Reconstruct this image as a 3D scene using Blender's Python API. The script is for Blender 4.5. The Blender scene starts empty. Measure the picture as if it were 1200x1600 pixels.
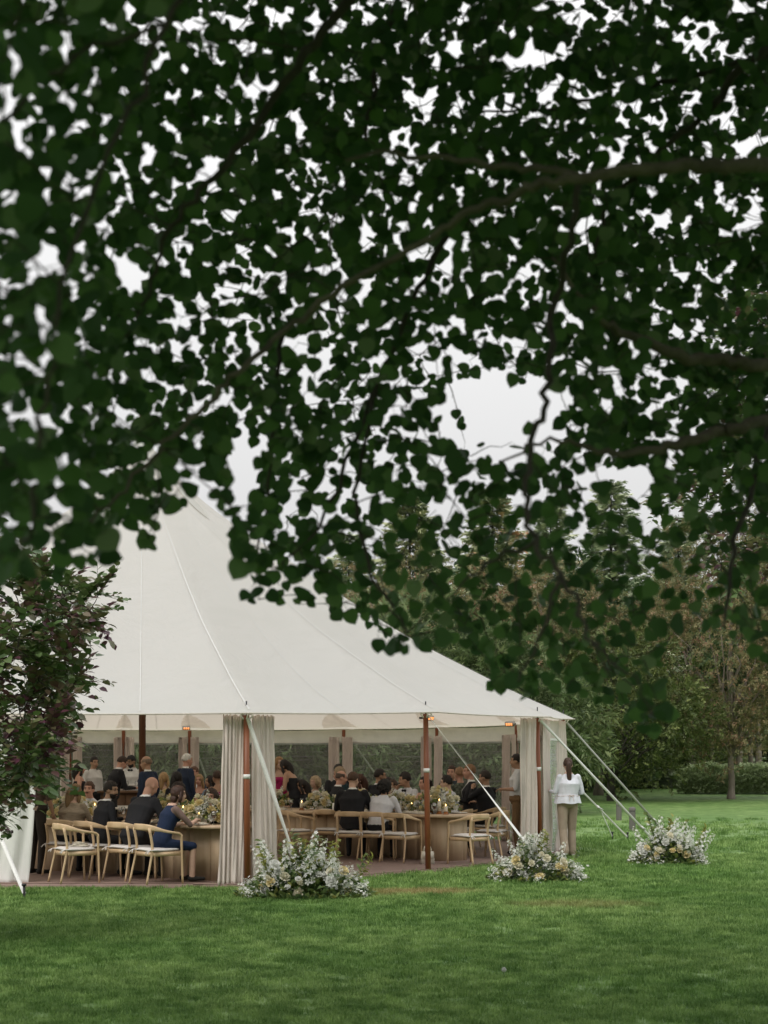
import bpy, math, random
import numpy as np
from mathutils import Vector, Matrix

rng = np.random.default_rng(11)
random.seed(11)
R = math.radians
scene = bpy.context.scene
COL = scene.collection

# ------------------------------------------------------------------ camera, sky, sun, exposure
F = 2222.0                       # focal length in photograph pixels (1200 x 1600 frame)
HZ = 1188.0                      # horizon row
CAMH = 1.70
cam_d = bpy.data.cameras.new('camera')
cam = bpy.data.objects.new('camera', cam_d)
COL.objects.link(cam)
cam.location = (0, 0, CAMH)
cam.rotation_euler = (R(90), 0, 0)
cam_d.sensor_fit = 'AUTO'
cam_d.sensor_width = 36.0
cam_d.lens = 50.0
cam_d.shift_y = (HZ - 800.0) / 1600.0
cam_d.clip_start = 0.05
cam_d.clip_end = 600
cam_d.dof.use_dof = True
cam_d.dof.focus_distance = 21.5
cam_d.dof.aperture_fstop = 3.5
scene.camera = cam

world = bpy.data.worlds.new('World')
scene.world = world
world.use_nodes = True
wn = world.node_tree.nodes
wl = world.node_tree.links
for n in list(wn):
    wn.remove(n)
sky = wn.new('ShaderNodeTexSky')
sky.sky_type = 'NISHITA'
sky.sun_disc = False
SUN_EL, SUN_AZ = 50.0, 215.0      # azimuth clockwise from +Y (away from the camera)
sky.sun_elevation = R(SUN_EL)
sky.sun_rotation = R(SUN_AZ)
sky.air_density = 1.0
sky.dust_density = 6.0
sky.ozone_density = 1.0
hs = wn.new('ShaderNodeHueSaturation')
hs.inputs['Saturation'].default_value = 0.12
# standard overcast sky: brightness rises evenly with (1 + 2 sin(elevation)) / 3
wtc = wn.new('ShaderNodeTexCoord')
wsp = wn.new('ShaderNodeSeparateXYZ')
wmx = wn.new('ShaderNodeMath'); wmx.operation = 'MAXIMUM'; wmx.inputs[1].default_value = 0.0
wma = wn.new('ShaderNodeMath'); wma.operation = 'MULTIPLY_ADD'; wma.inputs[1].default_value = 2.0; wma.inputs[2].default_value = 1.0
wcol = wn.new('ShaderNodeMixRGB'); wcol.blend_type = 'MULTIPLY'; wcol.inputs['Fac'].default_value = 1.0
wcol.inputs['Color1'].default_value = (6.0, 6.0, 6.0, 1)
wl.new(wtc.outputs['Generated'], wsp.inputs[0]); wl.new(wsp.outputs['Z'], wmx.inputs[0]); wl.new(wmx.outputs[0], wma.inputs[0]); wl.new(wma.outputs[0], wcol.inputs['Color2'])
cloud = wn.new('ShaderNodeMixRGB')          # the cloud layer over the clear sky
cloud.inputs['Fac'].default_value = 0.92
bgn = wn.new('ShaderNodeBackground')
bgn.inputs['Strength'].default_value = 0.1
wo = wn.new('ShaderNodeOutputWorld')
wl.new(sky.outputs[0], hs.inputs['Color'])
wl.new(hs.outputs[0], cloud.inputs['Color1'])
wl.new(wcol.outputs[0], cloud.inputs['Color2'])
wl.new(cloud.outputs[0], bgn.inputs['Color'])
wl.new(bgn.outputs[0], wo.inputs['Surface'])

sun_d = bpy.data.lights.new('sun', 'SUN')
sun_d.energy = 1.5
sun_d.angle = R(25)
sun_d.color = (1.0, 0.96, 0.9)
sun = bpy.data.objects.new('sun', sun_d)
COL.objects.link(sun)
sd = Vector((math.sin(R(SUN_AZ)) * math.cos(R(SUN_EL)), math.cos(R(SUN_AZ)) * math.cos(R(SUN_EL)), math.sin(R(SUN_EL))))
sun.rotation_euler = (-sd).to_track_quat('-Z', 'Y').to_euler()
sun.location = (0, 0, 30)

vs = scene.view_settings
vs.view_transform = 'Standard'
vs.look = 'None'
vs.gamma = 1.0
vs.exposure = 0.0
vs.use_curve_mapping = False
scene.render.engine = 'CYCLES'
scene.cycles.use_denoising = True
scene.cycles.max_bounces = 6
scene.cycles.diffuse_bounces = 3
scene.cycles.transparent_max_bounces = 12
scene.cycles.caustics_reflective = False
scene.cycles.caustics_refractive = False

# ------------------------------------------------------------------ helpers
def P(x, y, Y):
    """photograph pixel + distance -> point in the place"""
    return np.array([(x - 600.0) * Y / F, Y, CAMH - (y - HZ) * Y / F])

DECK_Z = 0.045
def G(x, y, z=0.0):
    """photograph pixel of a foot point on the ground -> X, Y"""
    Y = (CAMH - z) * F / (y - HZ)
    return (x - 600.0) * Y / F, Y

def tag(o, label=None, cat=None, group=None, kind=None):
    if label: o['label'] = label
    if cat: o['category'] = cat
    if group: o['group'] = group
    if kind: o['kind'] = kind
    return o

def empty(name, loc=(0, 0, 0), rz=0.0, scale=1.0):
    o = bpy.data.objects.new(name, None)
    o.empty_display_size = 0.1
    o.location = loc
    o.rotation_euler = (0, 0, rz)
    o.scale = (scale,) * 3
    COL.objects.link(o)
    return o

def link(name, me, parent=None):
    o = bpy.data.objects.new(name, me)
    COL.objects.link(o)
    if parent is not None:
        o.parent = parent
    return o

def copy_tree(o, parent=None):
    kids = [c for c in CHILD.get(o.name, [])] if o.name in CHILD else list(o.children)
    c = o.copy()
    COL.objects.link(c)
    c.parent = parent
    for ch in kids:
        copy_tree(ch, c)
    return c
CHILD = {}

def mesh_arrays(name, V, faces, mats=None, mat_idx=None, smooth=True, rnd=None):
    """faces: list of integer arrays (n,k)"""
    me = bpy.data.meshes.new(name)
    V = np.asarray(V, dtype=np.float32)
    me.vertices.add(len(V))
    me.vertices.foreach_set('co', V.ravel())
    loops = np.concatenate([f.ravel() for f in faces]).astype(np.int32)
    counts = np.concatenate([np.full(len(f), f.shape[1]) for f in faces]).astype(np.int32)
    starts = np.concatenate([[0], np.cumsum(counts)[:-1]]).astype(np.int32)
    me.loops.add(len(loops))
    me.loops.foreach_set('vertex_index', loops)
    me.polygons.add(len(counts))
    me.polygons.foreach_set('loop_start', starts)
    me.polygons.foreach_set('loop_total', counts)
    if smooth:
        me.polygons.foreach_set('use_smooth', np.ones(len(counts), dtype=bool))
    if mats:
        for m in (mats if isinstance(mats, (list, tuple)) else [mats]):
            me.materials.append(m)
    if mat_idx is not None:
        me.polygons.foreach_set('material_index', np.asarray(mat_idx, dtype=np.int32))
    if rnd is not None:
        a = me.attributes.new('rnd', 'FLOAT', 'POINT')
        a.data.foreach_set('value', np.asarray(rnd, dtype=np.float32))
    me.update()
    me.validate()
    return me

class MB:
    """collects pieces of one mesh"""
    def __init__(s):
        s.V = []; s.F = []; s.n = 0; s.M = []; s.rn = []
    def add(s, V, faces, mat=0, rnd=0.5):
        V = np.asarray(V, dtype=float)
        s.V.append(V)
        for f in faces:
            f = np.asarray(f)
            s.F.append(f + s.n)
            s.M.append(np.full(len(f), mat))
        s.rn.append(np.full(len(V), rnd))
        s.n += len(V)
        return s
    def box(s, c, size, rot=None, mat=0, taper=1.0):
        x, y, z = np.array(size) / 2.0
        V = np.array([[-x, -y, -z], [x, -y, -z], [x, y, -z], [-x, y, -z], [-x * taper, -y * taper, z], [x * taper, -y * taper, z], [x * taper, y * taper, z], [-x * taper, y * taper, z]])
        if rot is not None: V = V @ np.asarray(rot).T
        V = V + np.asarray(c)
        return s.add(V, [np.array([[0, 3, 2, 1], [4, 5, 6, 7], [0, 1, 5, 4], [1, 2, 6, 5], [2, 3, 7, 6], [3, 0, 4, 7]])], mat)
    def tube(s, pts, rad, n=8, mat=0, cap=True, rnd=0.5):
        return s.add(*tube(pts, rad, n, cap), mat=mat, rnd=rnd)
    def ell(s, c, r, rot=None, nu=12, nv=8, mat=0, rnd=0.5):
        V, f = sphere(nu, nv)
        V = V * np.asarray(r)
        if rot is not None: V = V @ np.asarray(rot).T
        return s.add(V + np.asarray(c), f, mat, rnd)
    def lathe(s, prof, c=(0, 0, 0), n=14, mat=0):
        prof = np.asarray(prof, float)
        a = np.linspace(0, 2 * np.pi, n, endpoint=False)
        V = np.stack([np.outer(prof[:, 0], np.cos(a)), np.outer(prof[:, 0], np.sin(a)), np.repeat(prof[:, 1][:, None], n, 1)], -1).reshape(-1, 3)
        m = len(prof)
        i = np.arange(m - 1)[:, None] * n; j = np.arange(n)[None]; k = (j + 1) % n
        f = np.stack([i + j, i + k, i + n + k, i + n + j], -1).reshape(-1, 4)
        return s.add(V + np.asarray(c), [f], mat)
    def mesh(s, name, mats, smooth=True, rnd=False):
        quads = {}
        idx = {}
        for f, m in zip(s.F, s.M):
            quads.setdefault(f.shape[1], []).append(f); idx.setdefault(f.shape[1], []).append(m)
        fs = [np.concatenate(quads[k]) for k in quads]
        mi = np.concatenate([np.concatenate(idx[k]) for k in quads])
        return mesh_arrays(name, np.concatenate(s.V), fs, mats, mi, smooth, np.concatenate(s.rn) if rnd else None)
    def build(s, name, mats, parent=None, smooth=True, rnd=False):
        return link(name, s.mesh(name, mats, smooth, rnd), parent)

_sph = {}
def sphere(nu, nv):
    if (nu, nv) not in _sph:
        th = np.linspace(0, np.pi, nv + 1)[1:-1]
        ph = np.linspace(0, 2 * np.pi, nu, endpoint=False)
        V = [[0, 0, 1]]
        for t in th:
            for p in ph:
                V.append([math.sin(t) * math.cos(p), math.sin(t) * math.sin(p), math.cos(t)])
        V.append([0, 0, -1])
        q = []; t3 = []
        for j in range(nu): t3.append([0, 1 + j, 1 + (j + 1) % nu])
        for i in range(nv - 2):
            for j in range(nu):
                a = 1 + i * nu + j; b = 1 + i * nu + (j + 1) % nu
                q.append([a, a + nu, b + nu, b])
        last = len(V) - 1
        base = 1 + (nv - 2) * nu
        for j in range(nu): t3.append([last, base + (j + 1) % nu, base + j])
        _sph[(nu, nv)] = (np.array(V, float), [np.array(t3), np.array(q)] if q else [np.array(t3)])
    V, f = _sph[(nu, nv)]
    return V.copy(), f

def frames(pts):
    pts = np.asarray(pts, float)
    T = np.gradient(pts, axis=0)
    T /= np.linalg.norm(T, axis=1, keepdims=True) + 1e-12
    up = np.array([0, 0, 1.0]) if abs(T[0][2]) < 0.9 else np.array([1.0, 0, 0])
    A = np.cross(T[0], up); A /= np.linalg.norm(A)
    out = []
    for t in T:
        A = A - t * np.dot(A, t); A /= np.linalg.norm(A) + 1e-12
        out.append((t, A, np.cross(t, A)))
    return out

def tube(pts, rad, n=8, cap=True, sec=None):
    pts = np.asarray(pts, float)
    rad = np.broadcast_to(np.asarray(rad, float), (len(pts),)) if np.ndim(rad) < 2 else np.asarray(rad)
    a = np.linspace(0, 2 * np.pi, n, endpoint=False)
    V = []
    for p, r, (t, A, B) in zip(pts, rad, frames(pts)):
        ra, rb = (r, r) if np.ndim(r) == 0 else r
        V.append(p + np.outer(np.cos(a) * ra, A) + np.outer(np.sin(a) * rb, B))
    V = np.concatenate(V)
    m = len(pts)
    i = np.arange(m - 1)[:, None] * n; j = np.arange(n)[None]; k = (j + 1) % n
    f = [np.stack([i + j, i + k, i + n + k, i + n + j], -1).reshape(-1, 4)]
    if cap:
        V = np.concatenate([V, pts[:1], pts[-1:]])
        c0, c1 = m * n, m * n + 1
        jj = np.arange(n); kk = (jj + 1) % n
        f.append(np.concatenate([np.stack([np.full(n, c0), kk, jj], -1), np.stack([np.full(n, c1), (m - 1) * n + jj, (m - 1) * n + kk], -1)]))
    return V, f

def smooth_path(pts, k=6):
    """Catmull-Rom through the points"""
    pts = np.asarray(pts, float)
    Q = np.concatenate([[2 * pts[0] - pts[1]], pts, [2 * pts[-1] - pts[-2]]])
    out = []
    for i in range(1, len(Q) - 2):
        p0, p1, p2, p3 = Q[i - 1], Q[i], Q[i + 1], Q[i + 2]
        for t in np.linspace(0, 1, k, endpoint=False):
            out.append(0.5 * ((2 * p1) + (-p0 + p2) * t + (2 * p0 - 5 * p1 + 4 * p2 - p3) * t * t + (-p0 + 3 * p1 - 3 * p2 + p3) * t ** 3))
    out.append(pts[-1])
    return np.array(out)

def rotz(a):
    c, s = math.cos(a), math.sin(a)
    return np.array([[c, -s, 0], [s, c, 0], [0, 0, 1.0]])
def rotx(a):
    c, s = math.cos(a), math.sin(a)
    return np.array([[1, 0, 0], [0, c, -s], [0, s, c.real]])
def roty(a):
    c, s = math.cos(a), math.sin(a)
    return np.array([[c, 0, s], [0, 1.0, 0], [-s, 0, c]])

def rand_rots(n, tilt=1.0, g=rng):
    """random rotation matrices; tilt scales how far z tips over"""
    a = g.uniform(0, 2 * np.pi, n); b = g.uniform(-1, 1, n) * tilt * np.pi / 2; c = g.uniform(-1, 1, n) * tilt * np.pi / 2
    ca, sa, cb, sb, cc, sc = np.cos(a), np.sin(a), np.cos(b), np.sin(b), np.cos(c), np.sin(c)
    z = np.zeros(n); o = np.ones(n)
    Rz = np.stack([ca, -sa, z, sa, ca, z, z, z, o], -1).reshape(n, 3, 3)
    Rx = np.stack([o, z, z, z, cb, -sb, z, sb, cb], -1).reshape(n, 3, 3)
    Ry = np.stack([cc, z, sc, z, o, z, -sc, z, cc], -1).reshape(n, 3, 3)
    return Rz @ Rx @ Ry

def basis_from(dirs, roll):
    """rotation whose y axis is dirs, rolled about it"""
    d = dirs / (np.linalg.norm(dirs, axis=1, keepdims=True) + 1e-9)
    up = np.where(np.abs(d[:, 2:3]) > 0.95, np.array([[1.0, 0, 0]]), np.array([[0, 0, 1.0]]))
    x = np.cross(d, up); x /= np.linalg.norm(x, axis=1, keepdims=True) + 1e-9
    z = np.cross(x, d)
    c, s = np.cos(roll)[:, None], np.sin(roll)[:, None]
    x2 = x * c + z * s; z2 = -x * s + z * c
    return np.stack([x2, d, z2], -1)

def scatter(name, tv, tf, rots, scl, pos, mats, rnd=None, parent=None, smooth=False, tidx=None):
    """one mesh from many transformed copies of a template"""
    n = len(pos); k = len(tv)
    V = np.einsum('nij,kj->nki', rots, tv) * np.asarray(scl).reshape(n, 1, -1) + pos[:, None, :]
    fs = []
    mi = []
    for q, f in enumerate(tf):
        fs.append((f[None] + (np.arange(n) * k)[:, None, None]).reshape(-1, f.shape[1]))
        if tidx is not None: mi.append(np.full(n * len(f), tidx[q]))
    if rnd is None: rnd = rng.random(n)
    me = mesh_arrays(name, V.reshape(-1, 3), fs, mats, np.concatenate(mi) if tidx is not None else None, smooth, np.repeat(rnd, k))
    return link(name, me, parent)

# ------------------------------------------------------------------ materials
def new_mat(name):
    m = bpy.data.materials.new(name)
    m.use_nodes = True
    nt = m.node_tree
    bs = nt.nodes.get('Principled BSDF')
    return m, nt, bs

def nd(nt, t, **kw):
    n = nt.nodes.new(t)
    for k, v in kw.items():
        if k in n.inputs: n.inputs[k].default_value = v
        else: setattr(n, k, v)
    return n

def c4(c): return (c[0], c[1], c[2], 1.0)

def mat(name, col, rough=0.6, var=0.15, scale=12.0, bump=0.0, bscale=60.0, spec=0.35, col2=None, metal=0.0, stretch=None, translucent=0.0, sheen=0.0, coords='Object'):
    m, nt, bs = new_mat(name)
    tc = nd(nt, 'ShaderNodeTexCoord')
    src = tc.outputs[coords]
    if stretch:
        mp = nd(nt, 'ShaderNodeMapping'); mp.inputs['Scale'].default_value = stretch
        nt.links.new(src, mp.inputs[0]); src = mp.outputs[0]
    ns = nd(nt, 'ShaderNodeTexNoise', Scale=scale, Detail=5.0, Roughness=0.6)
    nt.links.new(src, ns.inputs['Vector'])
    rp = nd(nt, 'ShaderNodeValToRGB')
    a = np.array(col); b = np.array(col2) if col2 is not None else a * (1 + var)
    lo = a * (1 - var) if col2 is None else a
    rp.color_ramp.elements[0].color = c4(np.clip(lo, 0, 1)); rp.color_ramp.elements[1].color = c4(np.clip(b, 0, 1))
    rp.color_ramp.elements[0].position = 0.3; rp.color_ramp.elements[1].position = 0.7
    nt.links.new(ns.outputs['Fac'], rp.inputs[0])
    nt.links.new(rp.outputs[0], bs.inputs['Base Color'])
    bs.inputs['Roughness'].default_value = rough
    bs.inputs['Metallic'].default_value = metal
    bs.inputs['Specular IOR Level'].default_value = spec
    if sheen: bs.inputs['Sheen Weight'].default_value = sheen
    if bump:
        n2 = nd(nt, 'ShaderNodeTexNoise', Scale=bscale, Detail=4.0)
        nt.links.new(src, n2.inputs['Vector'])
        bp = nd(nt, 'ShaderNodeBump', Strength=bump, Distance=0.02)
        nt.links.new(n2.outputs['Fac'], bp.inputs['Height'])
        nt.links.new(bp.outputs[0], bs.inputs['Normal'])
    if translucent:
        tr = nd(nt, 'ShaderNodeBsdfTranslucent')
        nt.links.new(rp.outputs[0], tr.inputs['Color'])
        mx = nd(nt, 'ShaderNodeMixShader'); mx.inputs[0].default_value = translucent
        nt.links.new(bs.outputs[0], mx.inputs[1]); nt.links.new(tr.outputs[0], mx.inputs[2])
        nt.links.new(mx.outputs[0], nt.nodes['Material Output'].inputs['Surface'])
    return m

def leaf_mat(name, stops, rough=0.5, translucent=0.3, spec=0.3, big=0.0, bigscale=0.6, use_obj=False):
    """colour picked per leaf ('rnd'), pulled about by a slow noise in the place"""
    m, nt, bs = new_mat(name)
    at = nd(nt, 'ShaderNodeAttribute'); at.attribute_name = 'rnd'
    fac = at.outputs['Fac']
    if use_obj:
        oi = nd(nt, 'ShaderNodeObjectInfo'); fac = oi.outputs['Random']
    if big:
        ge = nd(nt, 'ShaderNodeNewGeometry')
        ns = nd(nt, 'ShaderNodeTexNoise', Scale=bigscale, Detail=3.0)
        nt.links.new(ge.outputs['Position'], ns.inputs['Vector'])
        ma = nd(nt, 'ShaderNodeMath', operation='MULTIPLY_ADD')
        nt.links.new(ns.outputs['Fac'], ma.inputs[0]); ma.inputs[1].default_value = big * 2; ma.inputs[2].default_value = -big
        ad = nd(nt, 'ShaderNodeMath', operation='ADD'); ad.use_clamp = True
        nt.links.new(fac, ad.inputs[0]); nt.links.new(ma.outputs[0], ad.inputs[1])
        fac = ad.outputs[0]
    rp = nd(nt, 'ShaderNodeValToRGB')
    els = rp.color_ramp.elements
    while len(els) < len(stops): els.new(0.5)
    for e, (p, c) in zip(els, stops):
        e.position = p; e.color = c4(c)
    nt.links.new(fac, rp.inputs[0])
    nt.links.new(rp.outputs[0], bs.inputs['Base Color'])
    bs.inputs['Roughness'].default_value = rough
    bs.inputs['Specular IOR Level'].default_value = spec
    if translucent:
        tr = nd(nt, 'ShaderNodeBsdfTranslucent')
        nt.links.new(rp.outputs[0], tr.inputs['Color'])
        mx = nd(nt, 'ShaderNodeMixShader'); mx.inputs[0].default_value = translucent
        nt.links.new(bs.outputs[0], mx.inputs[1]); nt.links.new(tr.outputs[0], mx.inputs[2])
        nt.links.new(mx.outputs[0], nt.nodes['Material Output'].inputs['Surface'])
    return m

def emit_mat(name, col, strength):
    m, nt, bs = new_mat(name)
    bs.inputs['Base Color'].default_value = c4(col)
    bs.inputs['Emission Color'].default_value = c4(col)
    bs.inputs['Emission Strength'].default_value = strength
    return m

def wood_mat(name, a, b, rough=0.5, scale=6.0, stretch=(1, 1, 0.08)):
    return mat(name, a, rough=rough, col2=b, scale=scale, stretch=stretch, bump=0.1, bscale=18, coords='Object')

M = {}
M['oak'] = wood_mat('pale_oak', (0.50, 0.345, 0.195), (0.66, 0.48, 0.30))
M['oak_table'] = wood_mat('oak_table', (0.44, 0.31, 0.20), (0.60, 0.45, 0.30), stretch=(1, 1, 0.1))
M['walnut'] = wood_mat('walnut', (0.10, 0.055, 0.03), (0.17, 0.095, 0.055), stretch=(0.2, 1, 1))
M['pole'] = wood_mat('red_pole', (0.17, 0.052, 0.022), (0.28, 0.095, 0.04), rough=0.4)
M['pole_dark'] = wood_mat('dark_pole', (0.09, 0.035, 0.02), (0.14, 0.06, 0.03), rough=0.4)
M['curtain'] = mat('linen', (0.82, 0.715, 0.655), rough=0.85, var=0.04, scale=5, bump=0.1, bscale=140, translucent=0.15)
M['white_cloth'] = mat('white_cloth', (0.74, 0.72, 0.70), rough=0.85, var=0.05, scale=4, bump=0.12, bscale=8)
M['canvas_in'] = mat('valance_canvas', (0.72, 0.67, 0.61), rough=0.85, var=0.06, scale=5, bump=0.25, bscale=9, translucent=0.35)
M['strap'] = mat('webbing', (0.78, 0.77, 0.74), rough=0.7, var=0.06, scale=40, bump=0.2, bscale=300)
M['strap_grey'] = mat('grey_webbing', (0.42, 0.41, 0.38), rough=0.7, var=0.08, scale=40)
M['black'] = mat('black_metal', (0.02, 0.02, 0.022), rough=0.45, var=0.2)
M['steel'] = mat('steel', (0.5, 0.5, 0.5), rough=0.35, var=0.1, metal=0.9)
M['cushion'] = mat('cushion_cloth', (0.62, 0.585, 0.56), rough=0.9, var=0.06, scale=14, bump=0.2, bscale=50)
M['napkin'] = mat('napkin_cloth', (0.72, 0.66, 0.55), rough=0.9, var=0.06, scale=10, bump=0.2, bscale=20)
M['porcelain'] = mat('porcelain', (0.8, 0.78, 0.74), rough=0.25, var=0.03)
M['wax'] = mat('candle_wax', (0.80, 0.74, 0.62), rough=0.5, var=0.04, translucent=0.2)
M['flame'] = emit_mat('flame', (1.0, 0.62, 0.22), 6.0)
M['heater_glow'] = emit_mat('heater_glow', (1.0, 0.36, 0.12), 1.3)
M['bark'] = mat('bark', (0.030, 0.027, 0.020), rough=0.9, col2=(0.068, 0.062, 0.046), scale=9, bump=0.5, bscale=25, stretch=(1, 1, 0.3))
M['bark_pale'] = mat('pale_bark', (0.16, 0.13, 0.105), rough=0.9, col2=(0.30, 0.25, 0.21), scale=5, bump=0.5, bscale=14, stretch=(1, 1, 0.35))
M['twig'] = mat('twig_bark', (0.032, 0.028, 0.02), rough=0.8, col2=(0.07, 0.06, 0.045), scale=20)
M['bollard'] = wood_mat('weathered_post', (0.10, 0.095, 0.085), (0.17, 0.16, 0.145), rough=0.85)
M['glass'] = None
def glass_mat():
    m, nt, bs = new_mat('thin_glass')
    tr = nd(nt, 'ShaderNodeBsdfTransparent'); gl = nd(nt, 'ShaderNodeBsdfGlossy', Roughness=0.08)
    gl.inputs['Color'].default_value = (0.9, 0.9, 0.9, 1)
    fr = nd(nt, 'ShaderNodeFresnel', IOR=1.6)
    ad = nd(nt, 'ShaderNodeMath', operation='ADD'); ad.inputs[1].default_value = 0.1
    nt.links.new(fr.outputs[0], ad.inputs[0])
    mx = nd(nt, 'ShaderNodeMixShader')
    nt.links.new(ad.outputs[0], mx.inputs[0]); nt.links.new(tr.outputs[0], mx.inputs[1]); nt.links.new(gl.outputs[0], mx.inputs[2])
    nt.links.new(mx.outputs[0], nt.nodes['Material Output'].inputs['Surface'])
    return m
M['glass'] = glass_mat()
M['wine'] = mat('red_wine', (0.06, 0.006, 0.01), rough=0.1, var=0.05)
def film_mat():
    """clear vinyl: mostly see-through, with wrinkles that catch the light"""
    m, nt, bs = new_mat('clear_vinyl')
    tc = nd(nt, 'ShaderNodeTexCoord')
    mp = nd(nt, 'ShaderNodeMapping'); mp.inputs['Scale'].default_value = (0.55, 0.55, 9.0)
    nt.links.new(tc.outputs['Object'], mp.inputs[0])
    ns = nd(nt, 'ShaderNodeTexNoise', Scale=2.6, Detail=5.0, Roughness=0.65, Distortion=0.6)
    nt.links.new(mp.outputs[0], ns.inputs['Vector'])
    bp = nd(nt, 'ShaderNodeBump', Strength=0.4, Distance=0.05)
    nt.links.new(ns.outputs['Fac'], bp.inputs['Height'])
    tr = nd(nt, 'ShaderNodeBsdfTransparent'); tr.inputs['Color'].default_value = (0.72, 0.76, 0.73, 1)
    gl = nd(nt, 'ShaderNodeBsdfGlossy', Roughness=0.22); gl.inputs['Color'].default_value = (0.8, 0.8, 0.8, 1)
    nt.links.new(bp.outputs[0], gl.inputs['Normal'])
    df = nd(nt, 'ShaderNodeBsdfDiffuse'); df.inputs['Color'].default_value = (0.55, 0.56, 0.54, 1)
    nt.links.new(bp.outputs[0], df.inputs['Normal'])
    m1 = nd(nt, 'ShaderNodeMixShader'); # wrinkles scatter light: thin streaks along the sheet are milkier
    mp2 = nd(nt, 'ShaderNodeMapping'); mp2.inputs['Scale'].default_value = (0.35, 0.35, 11.0)
    nt.links.new(tc.outputs['Object'], mp2.inputs[0])
    n3 = nd(nt, 'ShaderNodeTexNoise', Scale=2.0, Detail=6.0, Roughness=0.7, Distortion=0.8); nt.links.new(mp2.outputs[0], n3.inputs['Vector'])
    mr = nd(nt, 'ShaderNodeMapRange'); mr.inputs['From Min'].default_value = 0.5; mr.inputs['From Max'].default_value = 0.78; mr.inputs['To Min'].default_value = 0.20; mr.inputs['To Max'].default_value = 0.55
    nt.links.new(n3.outputs['Fac'], mr.inputs['Value']); m1 = nd(nt, 'ShaderNodeMixShader'); nt.links.new(mr.outputs[0], m1.inputs[0])
    nt.links.new(tr.outputs[0], m1.inputs[1]); nt.links.new(df.outputs[0], m1.inputs[2])
    fr = nd(nt, 'ShaderNodeFresnel', IOR=1.28); nt.links.new(bp.outputs[0], fr.inputs['Normal'])
    m2 = nd(nt, 'ShaderNodeMixShader')
    nt.links.new(fr.outputs[0], m2.inputs[0]); nt.links.new(m1.outputs[0], m2.inputs[1]); nt.links.new(gl.outputs[0], m2.inputs[2])
    nt.links.new(m2.outputs[0], nt.nodes['Material Output'].inputs['Surface'])
    return m
M['film'] = film_mat()
def canvas_roof():
    m, nt, bs = new_mat('sailcloth')
    tc = nd(nt, 'ShaderNodeTexCoord')
    n1 = nd(nt, 'ShaderNodeTexNoise', Scale=0.7, Detail=6.0, Roughness=0.6); nt.links.new(tc.outputs['Object'], n1.inputs['Vector'])
    rp = nd(nt, 'ShaderNodeValToRGB')
    rp.color_ramp.elements[0].color = (0.63, 0.63, 0.61, 1); rp.color_ramp.elements[1].color = (0.68, 0.68, 0.665, 1)
    nt.links.new(n1.outputs['Fac'], rp.inputs[0]); nt.links.new(rp.outputs[0], bs.inputs['Base Color'])
    bs.inputs['Roughness'].default_value = 0.75
    n2 = nd(nt, 'ShaderNodeTexNoise', Scale=1.1, Detail=8.0, Roughness=0.62, Distortion=0.4); nt.links.new(tc.outputs['Object'], n2.inputs['Vector'])
    bp = nd(nt, 'ShaderNodeBump', Strength=0.42, Distance=0.14); nt.links.new(n2.outputs['Fac'], bp.inputs['Height'])
    nt.links.new(bp.outputs[0], bs.inputs['Normal'])
    tr = nd(nt, 'ShaderNodeBsdfTranslucent'); tr.inputs['Color'].default_value = (0.84, 0.75, 0.64, 1)
    mx = nd(nt, 'ShaderNodeMixShader'); mx.inputs[0].default_value = 0.42
    nt.links.new(bs.outputs[0], mx.inputs[1]); nt.links.new(tr.outputs[0], mx.inputs[2])
    nt.links.new(mx.outputs[0], nt.nodes['Material Output'].inputs['Surface'])
    return m
M['roof'] = canvas_roof()
M['seam'] = mat('seam_tape', (0.70, 0.695, 0.675), rough=0.7, var=0.03, translucent=0.3)
M['patch'] = mat('canvas_patch', (0.88, 0.84, 0.79), rough=0.85, var=0.06, scale=8, translucent=0.88)
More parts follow.
